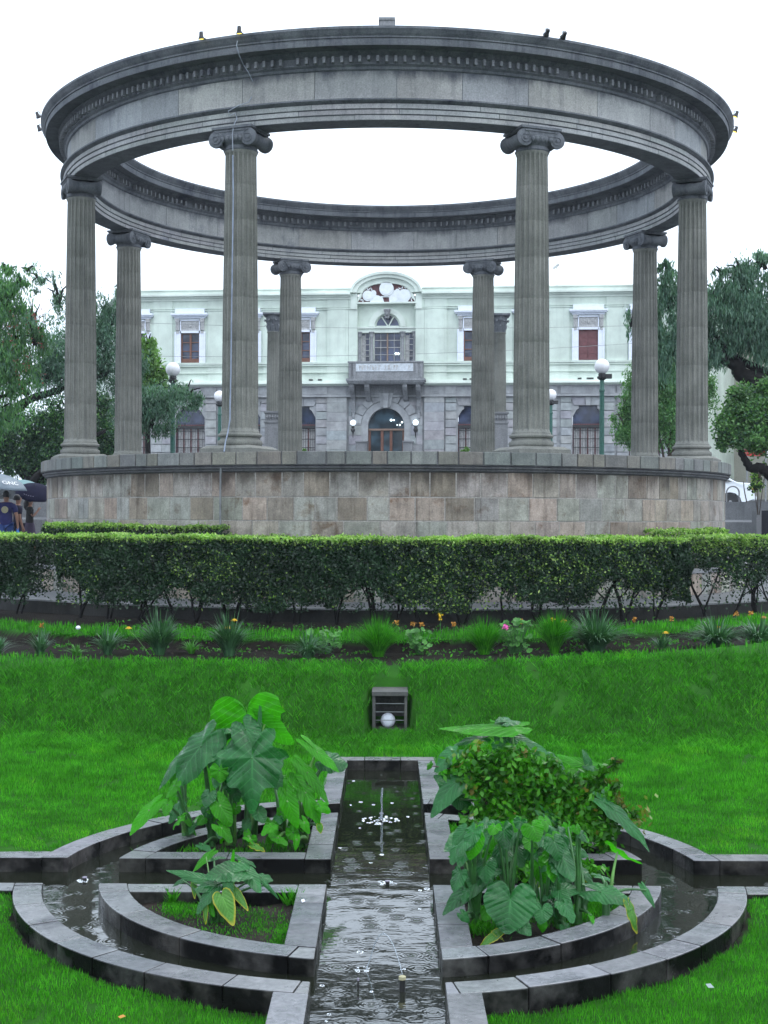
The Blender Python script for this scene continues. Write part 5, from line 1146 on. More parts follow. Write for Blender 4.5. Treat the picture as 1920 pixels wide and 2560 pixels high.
# ------------------------------------------------------------------ flower bed
def strap_clump(px, py, wpx, hpx, lab, n=110, mat='agap', lw=.0105, flower=None, cat='plant', name='strap_leaf_plant', arch=.6, grp='leafy clumps in the flower bed'):
    Y = 17.6; base = PZ(px, py, -1.85); base.y = min(max(base.y, 16.85), 18.2); base = P(px, py, base.y); base.z = zter(base.x, base.y, False)-.01
    t = tag(empty(name, tuple(base)), lab, cat, grp); h = hpx*PX*base.y*1.05; r = wpx*.5*PX*base.y*1.75; V = []
    for k in range(int(n*1.4)):
        a = random.uniform(0, 6.28); sp_ = random.random()**.45; L_ = h*(.75+.4*random.random()); out = r*sp_*(.8+.4*random.random()); w0 = lw*(.7+.6*random.random())
        d = Vector((math.cos(a), math.sin(a), 0)); sd = Vector((-math.sin(a), math.cos(a), 0)); b0 = d*r*.15*random.random(); pr = None
        for i in range(6):
            u = i/5; q = b0+d*out*u**1.3+Vector((0, 0, L_*(u*1.45-(arch+.22)*sp_*u*u*1.15))); wq = w0*(1-u**3*.95)
            if pr: V.append([pr[0]-sd*pr[1], pr[0]+sd*pr[1], q+sd*wq, q-sd*wq])
            pr = (q, wq)
    o = quads('leaves', [[tuple(c) for c in q] for q in V], [mat], t)
    for fx, fy, m_ in (flower or []):
        f = empty('flower'); f.parent = t; c = P(fx, fy, base.y-.08)-base
        mb = MB(); mb.tube([(c.x*.3, c.y*.3, 0), (c.x*.7, c.y*.7, c.z*.6), tuple(c)], .004, 5); mb.build('stalk', 'petioleb', f)
        mb = MB()
        for rw, (rr_, zz_) in enumerate(((.042, 0), (.032, .012), (.018, .02))):
            for j in range(9):
                a = j*.698+rw*.35; ca, sa = math.cos(a), math.sin(a); mb.add([(c.x-sa*.006, c.y+ca*.006, c.z+zz_), (c.x+ca*rr_-sa*.010, c.y+sa*rr_+ca*.010, c.z+zz_+.010), (c.x+ca*rr_*1.1, c.y+sa*rr_*1.1, c.z+zz_+.006), (c.x+ca*rr_+sa*.010, c.y+sa*rr_-ca*.010, c.z+zz_+.010), (c.x+sa*.006, c.y-ca*.006, c.z+zz_)], [(0, 1, 2, 3, 4)])
        mb.build('petals', m_, f)
    return t
strap_clump(88, 1408, 52, 46, 'sparse strap leaved clump, leftmost in the flower bed', 60)
strap_clump(165, 1408, 36, 22, 'tiny low leafy clump between the two leftmost strap clumps', 30, 'geran')
strap_clump(232, 1410, 60, 50, 'strap leaved clump left of the clump with the wide yellow flower', 90, flower=None)
strap_clump(345, 1413, 78, 74, 'tall blue green strap clump with one yellow flower at its left', 170, flower=[(278, 1359, 'yellow')], arch=.5)
strap_clump(413, 1408, 40, 28, 'small bright weed clump between the two tall strap clumps', 40, 'geran')
strap_clump(495, 1417, 80, 74, 'tall blue green strap clump with two yellow flowers', 170, flower=[(492, 1358, 'yellow'), (506, 1342, 'yellow')], arch=.5)
strap_clump(665, 1420, 72, 52, 'low blue green strap clump in the middle left of the bed', 110, flower=None, arch=.8)
strap_clump(817, 1418, 84, 66, 'fine grassy tuft at the middle of the bed', 420, 'grass', .005, arch=.35)
strap_clump(1046, 1416, 72, 60, 'fine grassy tuft between two round leaved plants', 360, 'grass', .005, arch=.3)
strap_clump(1198, 1418, 64, 66, 'upright fine grassy tuft beside the large strap clump', 380, 'grass', .005, arch=.2)
strap_clump(1288, 1410, 118, 72, 'large strap leaved clump beside the upright grassy tuft', 300, 'agap', arch=.65)
strap_clump(1430, 1402, 50, 32, 'small clump with one bright yellow flower, right half of the bed', 50, flower=[(1438, 1369, 'yellow')])
strap_clump(1548, 1394, 110, 58, 'wide fresh strap clump near the right end of the bed', 260, arch=.7)
strap_clump(1640, 1388, 90, 58, 'strap clump cut by the right edge of the picture', 200, arch=.7, flower=[(1650, 1336, 'orange')])
strap_clump(-8, 1408, 60, 40, 'strap clump cut by the left edge of the picture', 60)
def round_leaf_plant(px, py, wpx, hpx, lab, n, flower=None):
    base = PZ(px, py, -1.85); base.y = min(max(base.y, 16.85), 18.2); base = P(px, py, base.y); t = tag(empty('round_leaf_plant', tuple(base)), lab, 'plant', 'round leaved plants in the flower bed'); mb = MB(); st_ = MB()
    for k in range(n):
        c = Vector((random.uniform(-.5, .5)*wpx*PX*base.y, random.uniform(-.12, .12), hpx*PX*base.y*(.15+.85*random.random()**.8))); nrm = Vector((random.uniform(-.6, .6), random.uniform(-.9, -.1), random.uniform(.3, 1))).normalized()
        a = nrm.orthogonal().normalized(); b_ = nrm.cross(a); r = random.uniform(.026, .048); k_ = 14
        mb.add([tuple(c-nrm*.006)]+[tuple(c+(a*math.cos(6.283*i/k_)+b_*math.sin(6.283*i/k_))*r*(1+.12*math.cos(i*3.14159))*(.55 if i == 0 else 1)+nrm*.008) for i in range(k_)], [(0, i+1, (i+1) % k_+1) for i in range(k_)])
        st_.tube([(c.x*.3, c.y*.3, 0), (c.x*.6, c.y*.6, c.z*.6), tuple(c)], .003, 4)
    mb.build('leaves', 'geran', t); st_.build('stems', 'petiole', t)
    if flower: c = P(*flower, base.y-.15)-base; C = np.array(c)+rng.normal(size=(40, 3))*.018; quads('flower', leaves_at(C, .035, .025), ['pink'], t)
round_leaf_plant(700, 1412, 76, 50, 'low round leaved plant left of the middle grassy tuft', 46)
round_leaf_plant(906, 1414, 48, 54, 'small bright round leaved plant right of the middle grassy tuft', 34)
round_leaf_plant(1112, 1416, 66, 78, 'taller round leaved plant with a pink flower head', 70, (1093, 1354))
ORD = 'first second third fourth fifth sixth seventh eighth ninth tenth eleventh twelfth thirteenth fourteenth fifteenth'.split()
# withered snapdragon spikes and stray yellow flowers under the hedge
for i, (x, y, h, m_) in enumerate(((90, 1360, 14, 'orange'), (856, 1352, 12, 'orange'), (893, 1353, 10, 'orange'), (910, 1354, 9, 'orange'), (951, 1350, 26, 'yellow'), (980, 1356, 12, 'orange'), (1126, 1352, 14, 'orange'), (1180, 1352, 8, 'orange'), (1193, 1346, 10, 'yellow'), (1218, 1350, 12, 'orange'), (1370, 1346, 12, 'orange'), (1450, 1344, 12, 'orange'), (1552, 1362, 8, 'orange'), (1590, 1330, 9, 'orange'), (1622, 1330, 10, 'orange'))):
    Yf = 18.9; b0 = P(x, y+8, Yf); t = tag(empty('snapdragon', tuple(b0)), 'withered '+('bright yellow' if m_ == 'yellow' else 'orange')+' flower spike in the dirt below the hedge, '+ORD[i]+' from the left', 'flower', 'withered flower spikes')
    mb = MB(); hh = (h+8)*PX*Yf; mb.tube([(0, 0, -.03), (.005, 0, hh*.5), (0, 0, hh)], .004, 5); mb.build('stalk', 'petiole', t)
    C = np.stack([rng.normal(size=26)*.014, rng.normal(size=26)*.014, hh*(.55+.45*rng.random(26))], 1); quads('petals', leaves_at(C, .035, .024), [m_], t)
mb = MB(); p = P(169, 1357, 18.9); mb.lathe([(.005, -.02), (.03, -.01), (.036, .01), (.02, .03), (.003, .035)], 12, Matrix.Translation(p)); tag(mb.build('white_pebble', 'white'), 'white pebble lying on the grass strip at the left', 'stone')
C = []
for k in range(5200):
    th = random.uniform(-.40, .40); r = random.choice((random.uniform(11.6, 13.3), random.uniform(11.58, 11.9), random.uniform(10.3, 10.9))); x, y = GX+r*math.sin(th), GY-r*math.cos(th)
    if nz(x*2.2, y*3, 2)+.4*nz(x, y, 7) < .12: continue
    C.append((x, y, zter(x, y, False)+random.uniform(0, .05)))
C = np.array(C); tag(quads('bed_ground_cover', leaves_at(C, .05, .022, 0, .4, .8), ['grass', 'geran', 'barkbrown'], None, rng.choice(3, len(C), p=[.5, .35, .15])), kind='stuff')
# a few low tufts spilling over the cut edge of the strip
V = []
for k in range(2600):
    th = random.uniform(-.42, .42); r = r_strip(th)+random.uniform(-.04, .03); x, y = GX+r*math.sin(th), GY-r*math.cos(th); z = zter(x, y, False)+.0 if r < r_strip(th) else -1.70
    b0 = Vector((x, y, z)); d = Vector((random.uniform(-.5, .5), -1, random.uniform(-.4, .9))).normalized()*random.uniform(.03, .09); s_ = Vector((.004, 0, 0)); V.append([b0-s_, b0+s_, b0+d*.6+s_, b0+d+Vector((0, 0, -.02))])
tag(quads('edge_grass', [[tuple(c) for c in q] for q in V], ['grass']), kind='stuff')
# ------------------------------------------------------------------ elephant ears
RT = [(0, 1.0), (8, .93), (15, .85), (30, .71), (50, .62), (70, .585), (90, .56), (110, .56), (130, .60), (148, .64), (160, .56), (170, .36), (176, .18), (180, .05)]
def rtab(d):
    for (a, p), (b_, q) in zip(RT[:-1], RT[1:]):
        if a <= d <= b_: return p+(q-p)*(d-a)/(b_-a)
    return .05
def ear(A, T, W_, n, lobes=1.0, fold=.25, droop=.25, wave=.5, lobed=0., back=1.0, seed=0):
    """heart shaped leaf: A the stalk joint, T the tip, W_ full width, n the side of the leaf that looks up; returns vertices, faces, uvs"""
    rr0 = random.Random(seed*7+1); ax = (T-A); L = ax.length; ax.normalize(); n = (n-ax*n.dot(ax)).normalized(); sd = n.cross(ax)
    rho = (.06, .25, .45, .64, .8, .92, 1.0); K = 64; vs, uv = [tuple(A)], [(0., 0., 0.)]; ph = [rr0.uniform(0, 6.28) for _ in range(4)]
    for ri, q in enumerate(rho):
        for k in range(K):
            th = -math.pi+2*math.pi*(k+.5)/K; d = abs(math.degrees(th)); r = rtab(d)*q
            if lobed: r *= 1-lobed*q*max(0, math.sin(abs(th)*3.4+.5))**2*(.3+.7*min(1, d/50))
            if q > .9: r *= 1-.035*abs(math.sin(k*2.7+ph[0]))-.03*rr0.random()
            c = math.cos(th); x = r*c*L*(1 if c > 0 else lobes); y = r*math.sin(th)*W_*.5/.585*(1 if c > 0 else back); s_ = r
            h = -fold*abs(y)**1.5/(W_**.5)*.9+(-droop*(x/L)**2*L if x > 0 else -droop*.9*(x/L)**2*L*.9)
            h += wave*W_*.075*q*q*math.sin(th*7+ph[1])+wave*W_*.04*q*math.sin(th*3+ph[2])
            tt = (x/L-.95*abs(y)/W_)*6; h += .05*W_*(abs(((tt+.5) % 1)-.5)*2)*min(1, q*1.3)*1.0
            vs.append(tuple(A+ax*x+sd*y+n*h)); uv.append((x/L, abs(y)/W_, q))
    fs = [(0, 1+k, 1+(k+1) % K) for k in range(K) if k != K-1]
    for ri in range(len(rho)-1):
        for k in range(K-1): a = 1+ri*K+k; fs.append((a, a+K, a+K+1, a+1))
    return vs, fs, uv
def ear_obj(parent, A, T, W_, n, mat, seed=0, **kw):
    vs, fs, uv = ear(A, T, W_, n, seed=seed, **kw); me = bpy.data.meshes.new('leaf'); me.from_pydata(vs, [], fs); me.update(); me.shade_smooth(); me.materials.append(MT[mat])
    ul = me.uv_layers.new(name='UVMap'); li = np.empty(len(me.loops), np.int32); me.loops.foreach_get('vertex_index', li); U3 = np.array(uv, np.float32)[li]; ul.data.foreach_set('uv', U3[:, :2].ravel()); ur = me.uv_layers.new(name='Rim'); ur.data.foreach_set('uv', U3[:, [0, 2]].ravel())
    o = bpy.data.objects.new('leaf', me); scn.collection.objects.link(o); o.parent = parent; return o
def plant(lab, base, Y0, crop, sc, leaves, grp='elephant ear plants in the planters', rad=.012, fill=()):
    """leaves: (attach x, y, tip x, y, width, mat, dA, dT, normal, extra) in crop pixels; crop = origin, sc = scale to picture pixels"""
    q = lambda x, y, Y: P(crop[0]+x*sc, crop[1]+y*sc, Y); bs = [q(b_[0], b_[1], Y0) for b_ in base]; c0_ = bs[0]
    t = tag(empty('elephant_ear', tuple(c0_)), lab, 'plant', grp); inv = -Vector(c0_)
    for i, lf in enumerate(leaves):
        ax_, ay_, tx, ty, wd, mat, dA, dT, nn_ = lf[:9]; kw = lf[9] if len(lf) > 9 else {}; A, T = q(ax_, ay_, Y0+dA)+inv, q(tx, ty, Y0+dT)+inv
        bi = kw.pop('b', None) if isinstance(kw, dict) else None; kw = dict(kw); B = (bs[bi] if bi is not None else min(bs, key=lambda v_: abs(v_.x-(A.x+c0_.x)*.9-.1*c0_.x)))+inv
        ear_obj(t, A, T, wd*sc*PX*Y0, Vector(nn_), mat, seed=i, **kw)
        hub = B+Vector((random.uniform(-.04, .04), random.uniform(-.04, .04), 0)); ln = (A-hub).length; pts = []
        for j in range(9):
            u = j/8; p = hub.lerp(A, u); p = p+Vector((0, 0, 1))*ln*.16*math.sin(u*math.pi)*(1 if abs(A.x-hub.x) > .1 else .2)-Vector((A.x-hub.x, A.y-hub.y, 0))*.18*math.sin(u*math.pi); pts.append(p)
        r0 = rad*(.8+.5*random.random()); mb = MB(); mb.tube(pts, [r0*(1.25-.75*j/8) for j in range(9)], 8); mb.build('leaf_stalk', 'petioleb' if 'bright' in mat else 'petiole', t, 60)
    for (ex, ey, erx, ery, en, ws, mm) in fill:
        for i in range(en):
            a = random.uniform(0, 6.28); rr_ = math.sqrt(random.random()); X_, Y_ = ex+erx*rr_*math.cos(a), ey+ery*rr_*math.sin(a); wd = ws*random.uniform(.6, 1.25); dz_ = random.uniform(-.3, .3)
            dx_ = (X_-ex)/erx; A = q(X_, Y_, Y0+dz_)+inv; T = q(X_+dx_*wd*.7+random.uniform(-.3, .3)*wd, Y_+wd*random.uniform(.5, 1.1), Y0+dz_-random.uniform(0, .12))+inv
            m_ = random.choice(mm); ear_obj(t, A, T, wd*sc*PX*Y0, Vector((dx_*.5+random.uniform(-.3, .3), -random.uniform(.4, .9), random.uniform(.35, .9))), m_, seed=100+i, fold=random.uniform(.1, .6), droop=random.uniform(.1, .4), wave=random.uniform(.4, 1.1), lobes=random.uniform(.6, 1.1))
            hub = min(bs, key=lambda v_: abs(v_.x-(A.x+c0_.x)))+inv; pts = [hub.lerp(A, u)+Vector((0, 0, 1))*.12*math.sin(u*math.pi)*(A-hub).length for u in (0, .25, .5, .75, 1)]; mb = MB(); mb.tube(pts, [rad*1.1, rad, rad*.8, rad*.6, rad*.5], 6); mb.build('leaf_stalk', 'petiole', t, 60)
    mb = MB()
    for b_ in bs: v_ = b_+inv; mb.tube([v_-Vector((0, 0, .08)), v_+Vector((0, 0, .02)), v_+Vector((.005, 0, .10)), v_+Vector((.0, 0, .14))], [.026, .024, .017, .006], 10)
    mb.build('stem', 'petiole', t, 60); return t
F_ = (0, -.8, .6); U_P = (0, -.25, .97); FL = (-.35, -.75, .55); FR = (.35, -.75, .55); BK = (0, .55, .8); D, Bq, Yq = 'leafdark', 'leafbright', 'leafyellow'
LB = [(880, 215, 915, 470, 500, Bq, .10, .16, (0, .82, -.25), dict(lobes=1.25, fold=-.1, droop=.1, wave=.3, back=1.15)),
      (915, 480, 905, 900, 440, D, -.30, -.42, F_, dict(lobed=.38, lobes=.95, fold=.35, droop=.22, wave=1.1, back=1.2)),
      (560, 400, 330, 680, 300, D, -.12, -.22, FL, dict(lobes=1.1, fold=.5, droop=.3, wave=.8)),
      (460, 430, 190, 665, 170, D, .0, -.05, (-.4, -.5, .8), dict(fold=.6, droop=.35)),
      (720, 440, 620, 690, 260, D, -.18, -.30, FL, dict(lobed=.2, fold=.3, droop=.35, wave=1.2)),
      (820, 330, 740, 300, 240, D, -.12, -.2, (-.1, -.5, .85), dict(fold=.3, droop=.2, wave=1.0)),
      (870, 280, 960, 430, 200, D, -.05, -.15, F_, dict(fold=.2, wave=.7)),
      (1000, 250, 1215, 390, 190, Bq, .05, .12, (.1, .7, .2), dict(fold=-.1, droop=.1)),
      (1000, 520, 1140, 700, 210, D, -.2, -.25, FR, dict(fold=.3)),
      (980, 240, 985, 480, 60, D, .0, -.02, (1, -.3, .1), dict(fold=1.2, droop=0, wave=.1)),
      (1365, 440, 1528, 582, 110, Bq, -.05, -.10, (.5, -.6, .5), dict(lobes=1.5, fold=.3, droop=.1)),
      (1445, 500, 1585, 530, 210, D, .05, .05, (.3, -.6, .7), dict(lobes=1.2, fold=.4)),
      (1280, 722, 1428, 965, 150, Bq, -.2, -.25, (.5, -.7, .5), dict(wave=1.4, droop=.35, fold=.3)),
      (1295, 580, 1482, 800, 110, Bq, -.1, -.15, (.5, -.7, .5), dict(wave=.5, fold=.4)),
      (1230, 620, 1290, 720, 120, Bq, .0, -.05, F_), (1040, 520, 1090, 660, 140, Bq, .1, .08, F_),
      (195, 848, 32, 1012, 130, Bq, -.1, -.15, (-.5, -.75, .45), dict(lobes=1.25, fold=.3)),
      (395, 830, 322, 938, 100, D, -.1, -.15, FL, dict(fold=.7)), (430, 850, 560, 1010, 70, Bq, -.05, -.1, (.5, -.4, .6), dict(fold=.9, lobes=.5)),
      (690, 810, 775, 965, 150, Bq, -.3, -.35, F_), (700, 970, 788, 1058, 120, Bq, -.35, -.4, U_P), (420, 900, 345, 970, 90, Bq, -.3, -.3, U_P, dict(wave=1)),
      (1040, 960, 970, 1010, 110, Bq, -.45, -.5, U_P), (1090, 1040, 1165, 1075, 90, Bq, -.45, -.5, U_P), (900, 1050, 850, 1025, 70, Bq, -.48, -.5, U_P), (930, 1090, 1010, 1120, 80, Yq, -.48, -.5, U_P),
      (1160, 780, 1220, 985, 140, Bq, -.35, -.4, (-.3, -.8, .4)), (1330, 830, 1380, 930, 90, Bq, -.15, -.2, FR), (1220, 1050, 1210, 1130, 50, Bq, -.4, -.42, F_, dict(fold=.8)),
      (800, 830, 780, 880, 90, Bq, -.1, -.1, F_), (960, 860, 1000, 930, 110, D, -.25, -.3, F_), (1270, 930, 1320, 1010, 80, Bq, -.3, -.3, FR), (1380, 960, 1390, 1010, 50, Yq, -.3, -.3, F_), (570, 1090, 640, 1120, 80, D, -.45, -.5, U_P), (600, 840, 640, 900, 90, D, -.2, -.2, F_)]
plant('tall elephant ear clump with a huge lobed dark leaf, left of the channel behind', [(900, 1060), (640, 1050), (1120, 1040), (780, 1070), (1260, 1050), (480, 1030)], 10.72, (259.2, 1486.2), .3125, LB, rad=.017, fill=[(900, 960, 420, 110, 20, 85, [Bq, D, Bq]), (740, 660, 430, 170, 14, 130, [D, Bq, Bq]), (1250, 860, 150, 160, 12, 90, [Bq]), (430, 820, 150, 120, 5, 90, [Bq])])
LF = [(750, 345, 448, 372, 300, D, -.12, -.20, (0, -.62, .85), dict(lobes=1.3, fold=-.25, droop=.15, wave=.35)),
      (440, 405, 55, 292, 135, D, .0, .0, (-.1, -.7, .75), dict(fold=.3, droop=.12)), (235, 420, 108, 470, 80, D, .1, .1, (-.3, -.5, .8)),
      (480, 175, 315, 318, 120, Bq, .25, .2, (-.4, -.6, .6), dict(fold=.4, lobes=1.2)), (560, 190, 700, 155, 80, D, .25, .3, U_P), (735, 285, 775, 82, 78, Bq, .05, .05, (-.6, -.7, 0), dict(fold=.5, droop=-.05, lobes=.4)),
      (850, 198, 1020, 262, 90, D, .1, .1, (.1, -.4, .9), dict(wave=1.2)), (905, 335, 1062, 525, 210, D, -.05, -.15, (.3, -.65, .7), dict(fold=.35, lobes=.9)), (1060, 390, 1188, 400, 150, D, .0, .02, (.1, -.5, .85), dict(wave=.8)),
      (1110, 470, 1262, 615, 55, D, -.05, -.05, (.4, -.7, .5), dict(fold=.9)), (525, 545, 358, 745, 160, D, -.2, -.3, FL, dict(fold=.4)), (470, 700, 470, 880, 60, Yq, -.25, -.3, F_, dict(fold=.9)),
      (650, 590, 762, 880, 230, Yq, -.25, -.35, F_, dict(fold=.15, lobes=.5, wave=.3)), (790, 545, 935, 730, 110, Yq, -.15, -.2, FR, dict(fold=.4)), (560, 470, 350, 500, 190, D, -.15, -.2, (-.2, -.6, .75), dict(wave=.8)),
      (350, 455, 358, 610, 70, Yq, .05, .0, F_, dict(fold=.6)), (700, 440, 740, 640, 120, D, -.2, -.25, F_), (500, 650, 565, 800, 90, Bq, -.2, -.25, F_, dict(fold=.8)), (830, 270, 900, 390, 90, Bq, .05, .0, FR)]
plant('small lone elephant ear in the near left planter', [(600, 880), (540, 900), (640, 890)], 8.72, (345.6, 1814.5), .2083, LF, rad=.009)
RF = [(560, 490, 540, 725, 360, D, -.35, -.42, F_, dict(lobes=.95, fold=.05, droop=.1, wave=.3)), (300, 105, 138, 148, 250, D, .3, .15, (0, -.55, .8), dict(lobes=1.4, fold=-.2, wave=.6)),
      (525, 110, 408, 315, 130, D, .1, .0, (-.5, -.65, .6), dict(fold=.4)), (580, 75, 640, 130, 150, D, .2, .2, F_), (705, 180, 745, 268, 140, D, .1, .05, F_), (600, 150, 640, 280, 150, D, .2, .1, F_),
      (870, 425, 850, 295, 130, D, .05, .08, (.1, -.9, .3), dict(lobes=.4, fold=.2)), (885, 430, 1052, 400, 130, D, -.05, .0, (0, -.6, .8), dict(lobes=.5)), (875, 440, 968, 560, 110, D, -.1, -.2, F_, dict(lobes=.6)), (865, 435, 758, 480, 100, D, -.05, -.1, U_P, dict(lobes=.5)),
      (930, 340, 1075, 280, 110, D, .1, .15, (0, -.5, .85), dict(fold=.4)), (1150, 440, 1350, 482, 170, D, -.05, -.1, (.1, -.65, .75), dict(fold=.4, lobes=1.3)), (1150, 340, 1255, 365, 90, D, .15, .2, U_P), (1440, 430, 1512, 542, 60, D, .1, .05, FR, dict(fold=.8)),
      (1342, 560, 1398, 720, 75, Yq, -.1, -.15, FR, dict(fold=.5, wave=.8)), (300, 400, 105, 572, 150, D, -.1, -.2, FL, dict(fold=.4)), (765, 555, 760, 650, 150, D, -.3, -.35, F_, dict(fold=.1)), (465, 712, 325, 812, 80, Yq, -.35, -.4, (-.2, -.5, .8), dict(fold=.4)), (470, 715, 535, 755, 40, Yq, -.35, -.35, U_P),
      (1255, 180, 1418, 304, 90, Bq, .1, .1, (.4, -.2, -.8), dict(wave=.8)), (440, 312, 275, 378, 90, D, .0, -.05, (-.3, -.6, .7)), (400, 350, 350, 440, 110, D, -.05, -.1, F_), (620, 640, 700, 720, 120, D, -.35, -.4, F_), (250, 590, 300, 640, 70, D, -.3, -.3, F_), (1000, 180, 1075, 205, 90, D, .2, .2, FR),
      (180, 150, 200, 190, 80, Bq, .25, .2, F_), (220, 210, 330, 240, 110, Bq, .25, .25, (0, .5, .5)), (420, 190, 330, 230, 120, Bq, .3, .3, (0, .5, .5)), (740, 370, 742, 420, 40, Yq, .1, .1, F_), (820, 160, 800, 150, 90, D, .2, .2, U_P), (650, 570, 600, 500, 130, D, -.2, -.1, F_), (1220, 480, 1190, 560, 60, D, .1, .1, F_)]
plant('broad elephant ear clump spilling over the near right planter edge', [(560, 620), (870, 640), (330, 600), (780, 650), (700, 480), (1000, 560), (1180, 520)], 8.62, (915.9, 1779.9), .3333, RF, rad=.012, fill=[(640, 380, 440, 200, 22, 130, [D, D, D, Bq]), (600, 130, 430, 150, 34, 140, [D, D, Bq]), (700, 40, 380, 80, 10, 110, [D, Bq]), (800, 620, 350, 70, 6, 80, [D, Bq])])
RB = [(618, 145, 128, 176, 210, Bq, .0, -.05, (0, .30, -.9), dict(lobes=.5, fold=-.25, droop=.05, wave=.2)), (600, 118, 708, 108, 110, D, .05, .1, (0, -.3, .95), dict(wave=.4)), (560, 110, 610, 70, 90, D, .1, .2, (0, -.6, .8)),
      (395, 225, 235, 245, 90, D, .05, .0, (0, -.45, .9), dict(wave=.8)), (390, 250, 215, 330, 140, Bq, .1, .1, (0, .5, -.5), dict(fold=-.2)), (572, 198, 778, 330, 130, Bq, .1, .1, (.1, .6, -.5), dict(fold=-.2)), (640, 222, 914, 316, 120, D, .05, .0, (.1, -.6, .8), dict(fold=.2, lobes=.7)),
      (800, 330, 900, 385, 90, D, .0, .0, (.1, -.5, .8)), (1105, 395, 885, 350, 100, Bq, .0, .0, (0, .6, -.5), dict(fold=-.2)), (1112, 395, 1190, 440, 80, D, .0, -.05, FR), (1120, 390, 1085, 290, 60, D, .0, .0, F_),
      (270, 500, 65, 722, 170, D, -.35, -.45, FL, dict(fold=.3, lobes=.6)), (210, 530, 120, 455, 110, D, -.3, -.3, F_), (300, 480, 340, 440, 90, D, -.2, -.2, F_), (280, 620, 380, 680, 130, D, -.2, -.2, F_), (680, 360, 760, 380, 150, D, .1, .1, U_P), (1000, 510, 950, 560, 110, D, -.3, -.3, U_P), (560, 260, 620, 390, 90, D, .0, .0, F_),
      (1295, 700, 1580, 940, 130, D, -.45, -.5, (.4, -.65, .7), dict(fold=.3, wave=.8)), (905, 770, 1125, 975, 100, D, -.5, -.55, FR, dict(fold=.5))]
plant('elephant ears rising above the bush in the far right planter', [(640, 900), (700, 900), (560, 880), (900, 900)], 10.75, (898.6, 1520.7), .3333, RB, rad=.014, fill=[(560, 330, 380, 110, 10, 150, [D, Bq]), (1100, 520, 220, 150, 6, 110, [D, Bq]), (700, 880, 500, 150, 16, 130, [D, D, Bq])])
# dense small leaved bush with reddish shoots in the far right planter
t = tag(empty('rose_bush', (0, 0, 0)), 'dense small leaved bush with reddish young shoots, right of the channel', 'bush'); q = lambda x, y: (898.6+x*.3333, 1520.7+y*.3333); Yr = 10.45
bl = [(640, 300, 90, 50, 0, .5), (860, 420, 80, 60, 0, .6), (1290, 560, 60, 60, 0, .4), (400, 400, 150, 90, 0), (560, 420, 160, 100, 0), (720, 430, 150, 90, 0), (440, 520, 150, 90, 0), (640, 520, 180, 110, 0), (820, 500, 150, 100, 0), (1000, 570, 120, 100, 0), (1060, 650, 150, 120, 0), (850, 660, 190, 120, 0), (640, 660, 180, 110, 0), (470, 700, 110, 60, -.1), (1170, 720, 110, 110, 0), (1200, 830, 90, 120, -.1), (1000, 800, 170, 110, -.1), (780, 800, 170, 90, -.1), (600, 780, 120, 80, -.2), (900, 930, 130, 70, -.1), (1180, 520, 70, 50, 0), (1210, 440, 60, 40, 0, .6), (1290, 400, 40, 34, 0, .6), (300, 420, 70, 60, 0, .7), (230, 410, 50, 30, 0, .4), (85, 400, 25, 12, 0, .3), (1420, 700, 50, 40, 0, .25), (1330, 680, 50, 40, 0, .4), (330, 770, 60, 50, -.3, .8), (1240, 960, 70, 80, -.2, .6), (560, 1040, 200, 80, -.9, .7), (850, 1080, 200, 60, -.9, .7), (1080, 1050, 100, 60, -.9, .5), (330, 330, 60, 40, 0, .5), (520, 350, 90, 50, 0, .6), (700, 360, 90, 40, 0, .5), (940, 480, 70, 50, 0, .7), (1130, 600, 60, 60, 0, .7), (720, 960, 260, 90, -.6, .8), (420, 860, 120, 80, -.4, .7), (650, 930, 160, 80, -.4, .8), (820, 1010, 120, 70, -.5, .6)]
crown(t, Yr, [(*q(b_[0], b_[1]), b_[2]*.3333, b_[3]*.3333, *b_[4:]) for b_ in bl], 19000, .058, .034, ['rose', 'rosered'], wts=[.96, .04], clump=.30, droop=.12, name='foliage', cl_per=60, thick=.8)
crown(t, Yr, [(*q(x, y), r*.3333, r*.3333, 0) for x, y, r in ((1320, 375, 30), (1255, 515, 28), (1025, 520, 34), (405, 290, 40), (590, 440, 50), (500, 380, 60), (850, 410, 40), (1440, 720, 60), (1320, 640, 40), (820, 560, 50), (330, 440, 50), (920, 640, 50))], 420, .055, .026, ['rosered'], clump=.5, name='young_shoots', cl_per=40)
mb = MB()
for pts in ([(880, 1000), (860, 850), (780, 700), (640, 520), (500, 400), (410, 290)], [(1000, 1000), (1060, 850), (1100, 650), (1150, 520), (1220, 420), (1320, 370)], [(900, 1000), (960, 800), (900, 600), (860, 430)], [(820, 1000), (700, 850), (520, 740), (400, 560), (250, 420), (90, 400)], [(1000, 980), (1150, 830), (1300, 700), (1440, 700)], [(980, 1080), (1120, 1010), (1230, 930), (1260, 820)]):
    branch(mb, Yr, [(*q(*p), 0) for p in pts], .018, .004, 6)
mb.build('branches', 'barkbrown', t, 60)
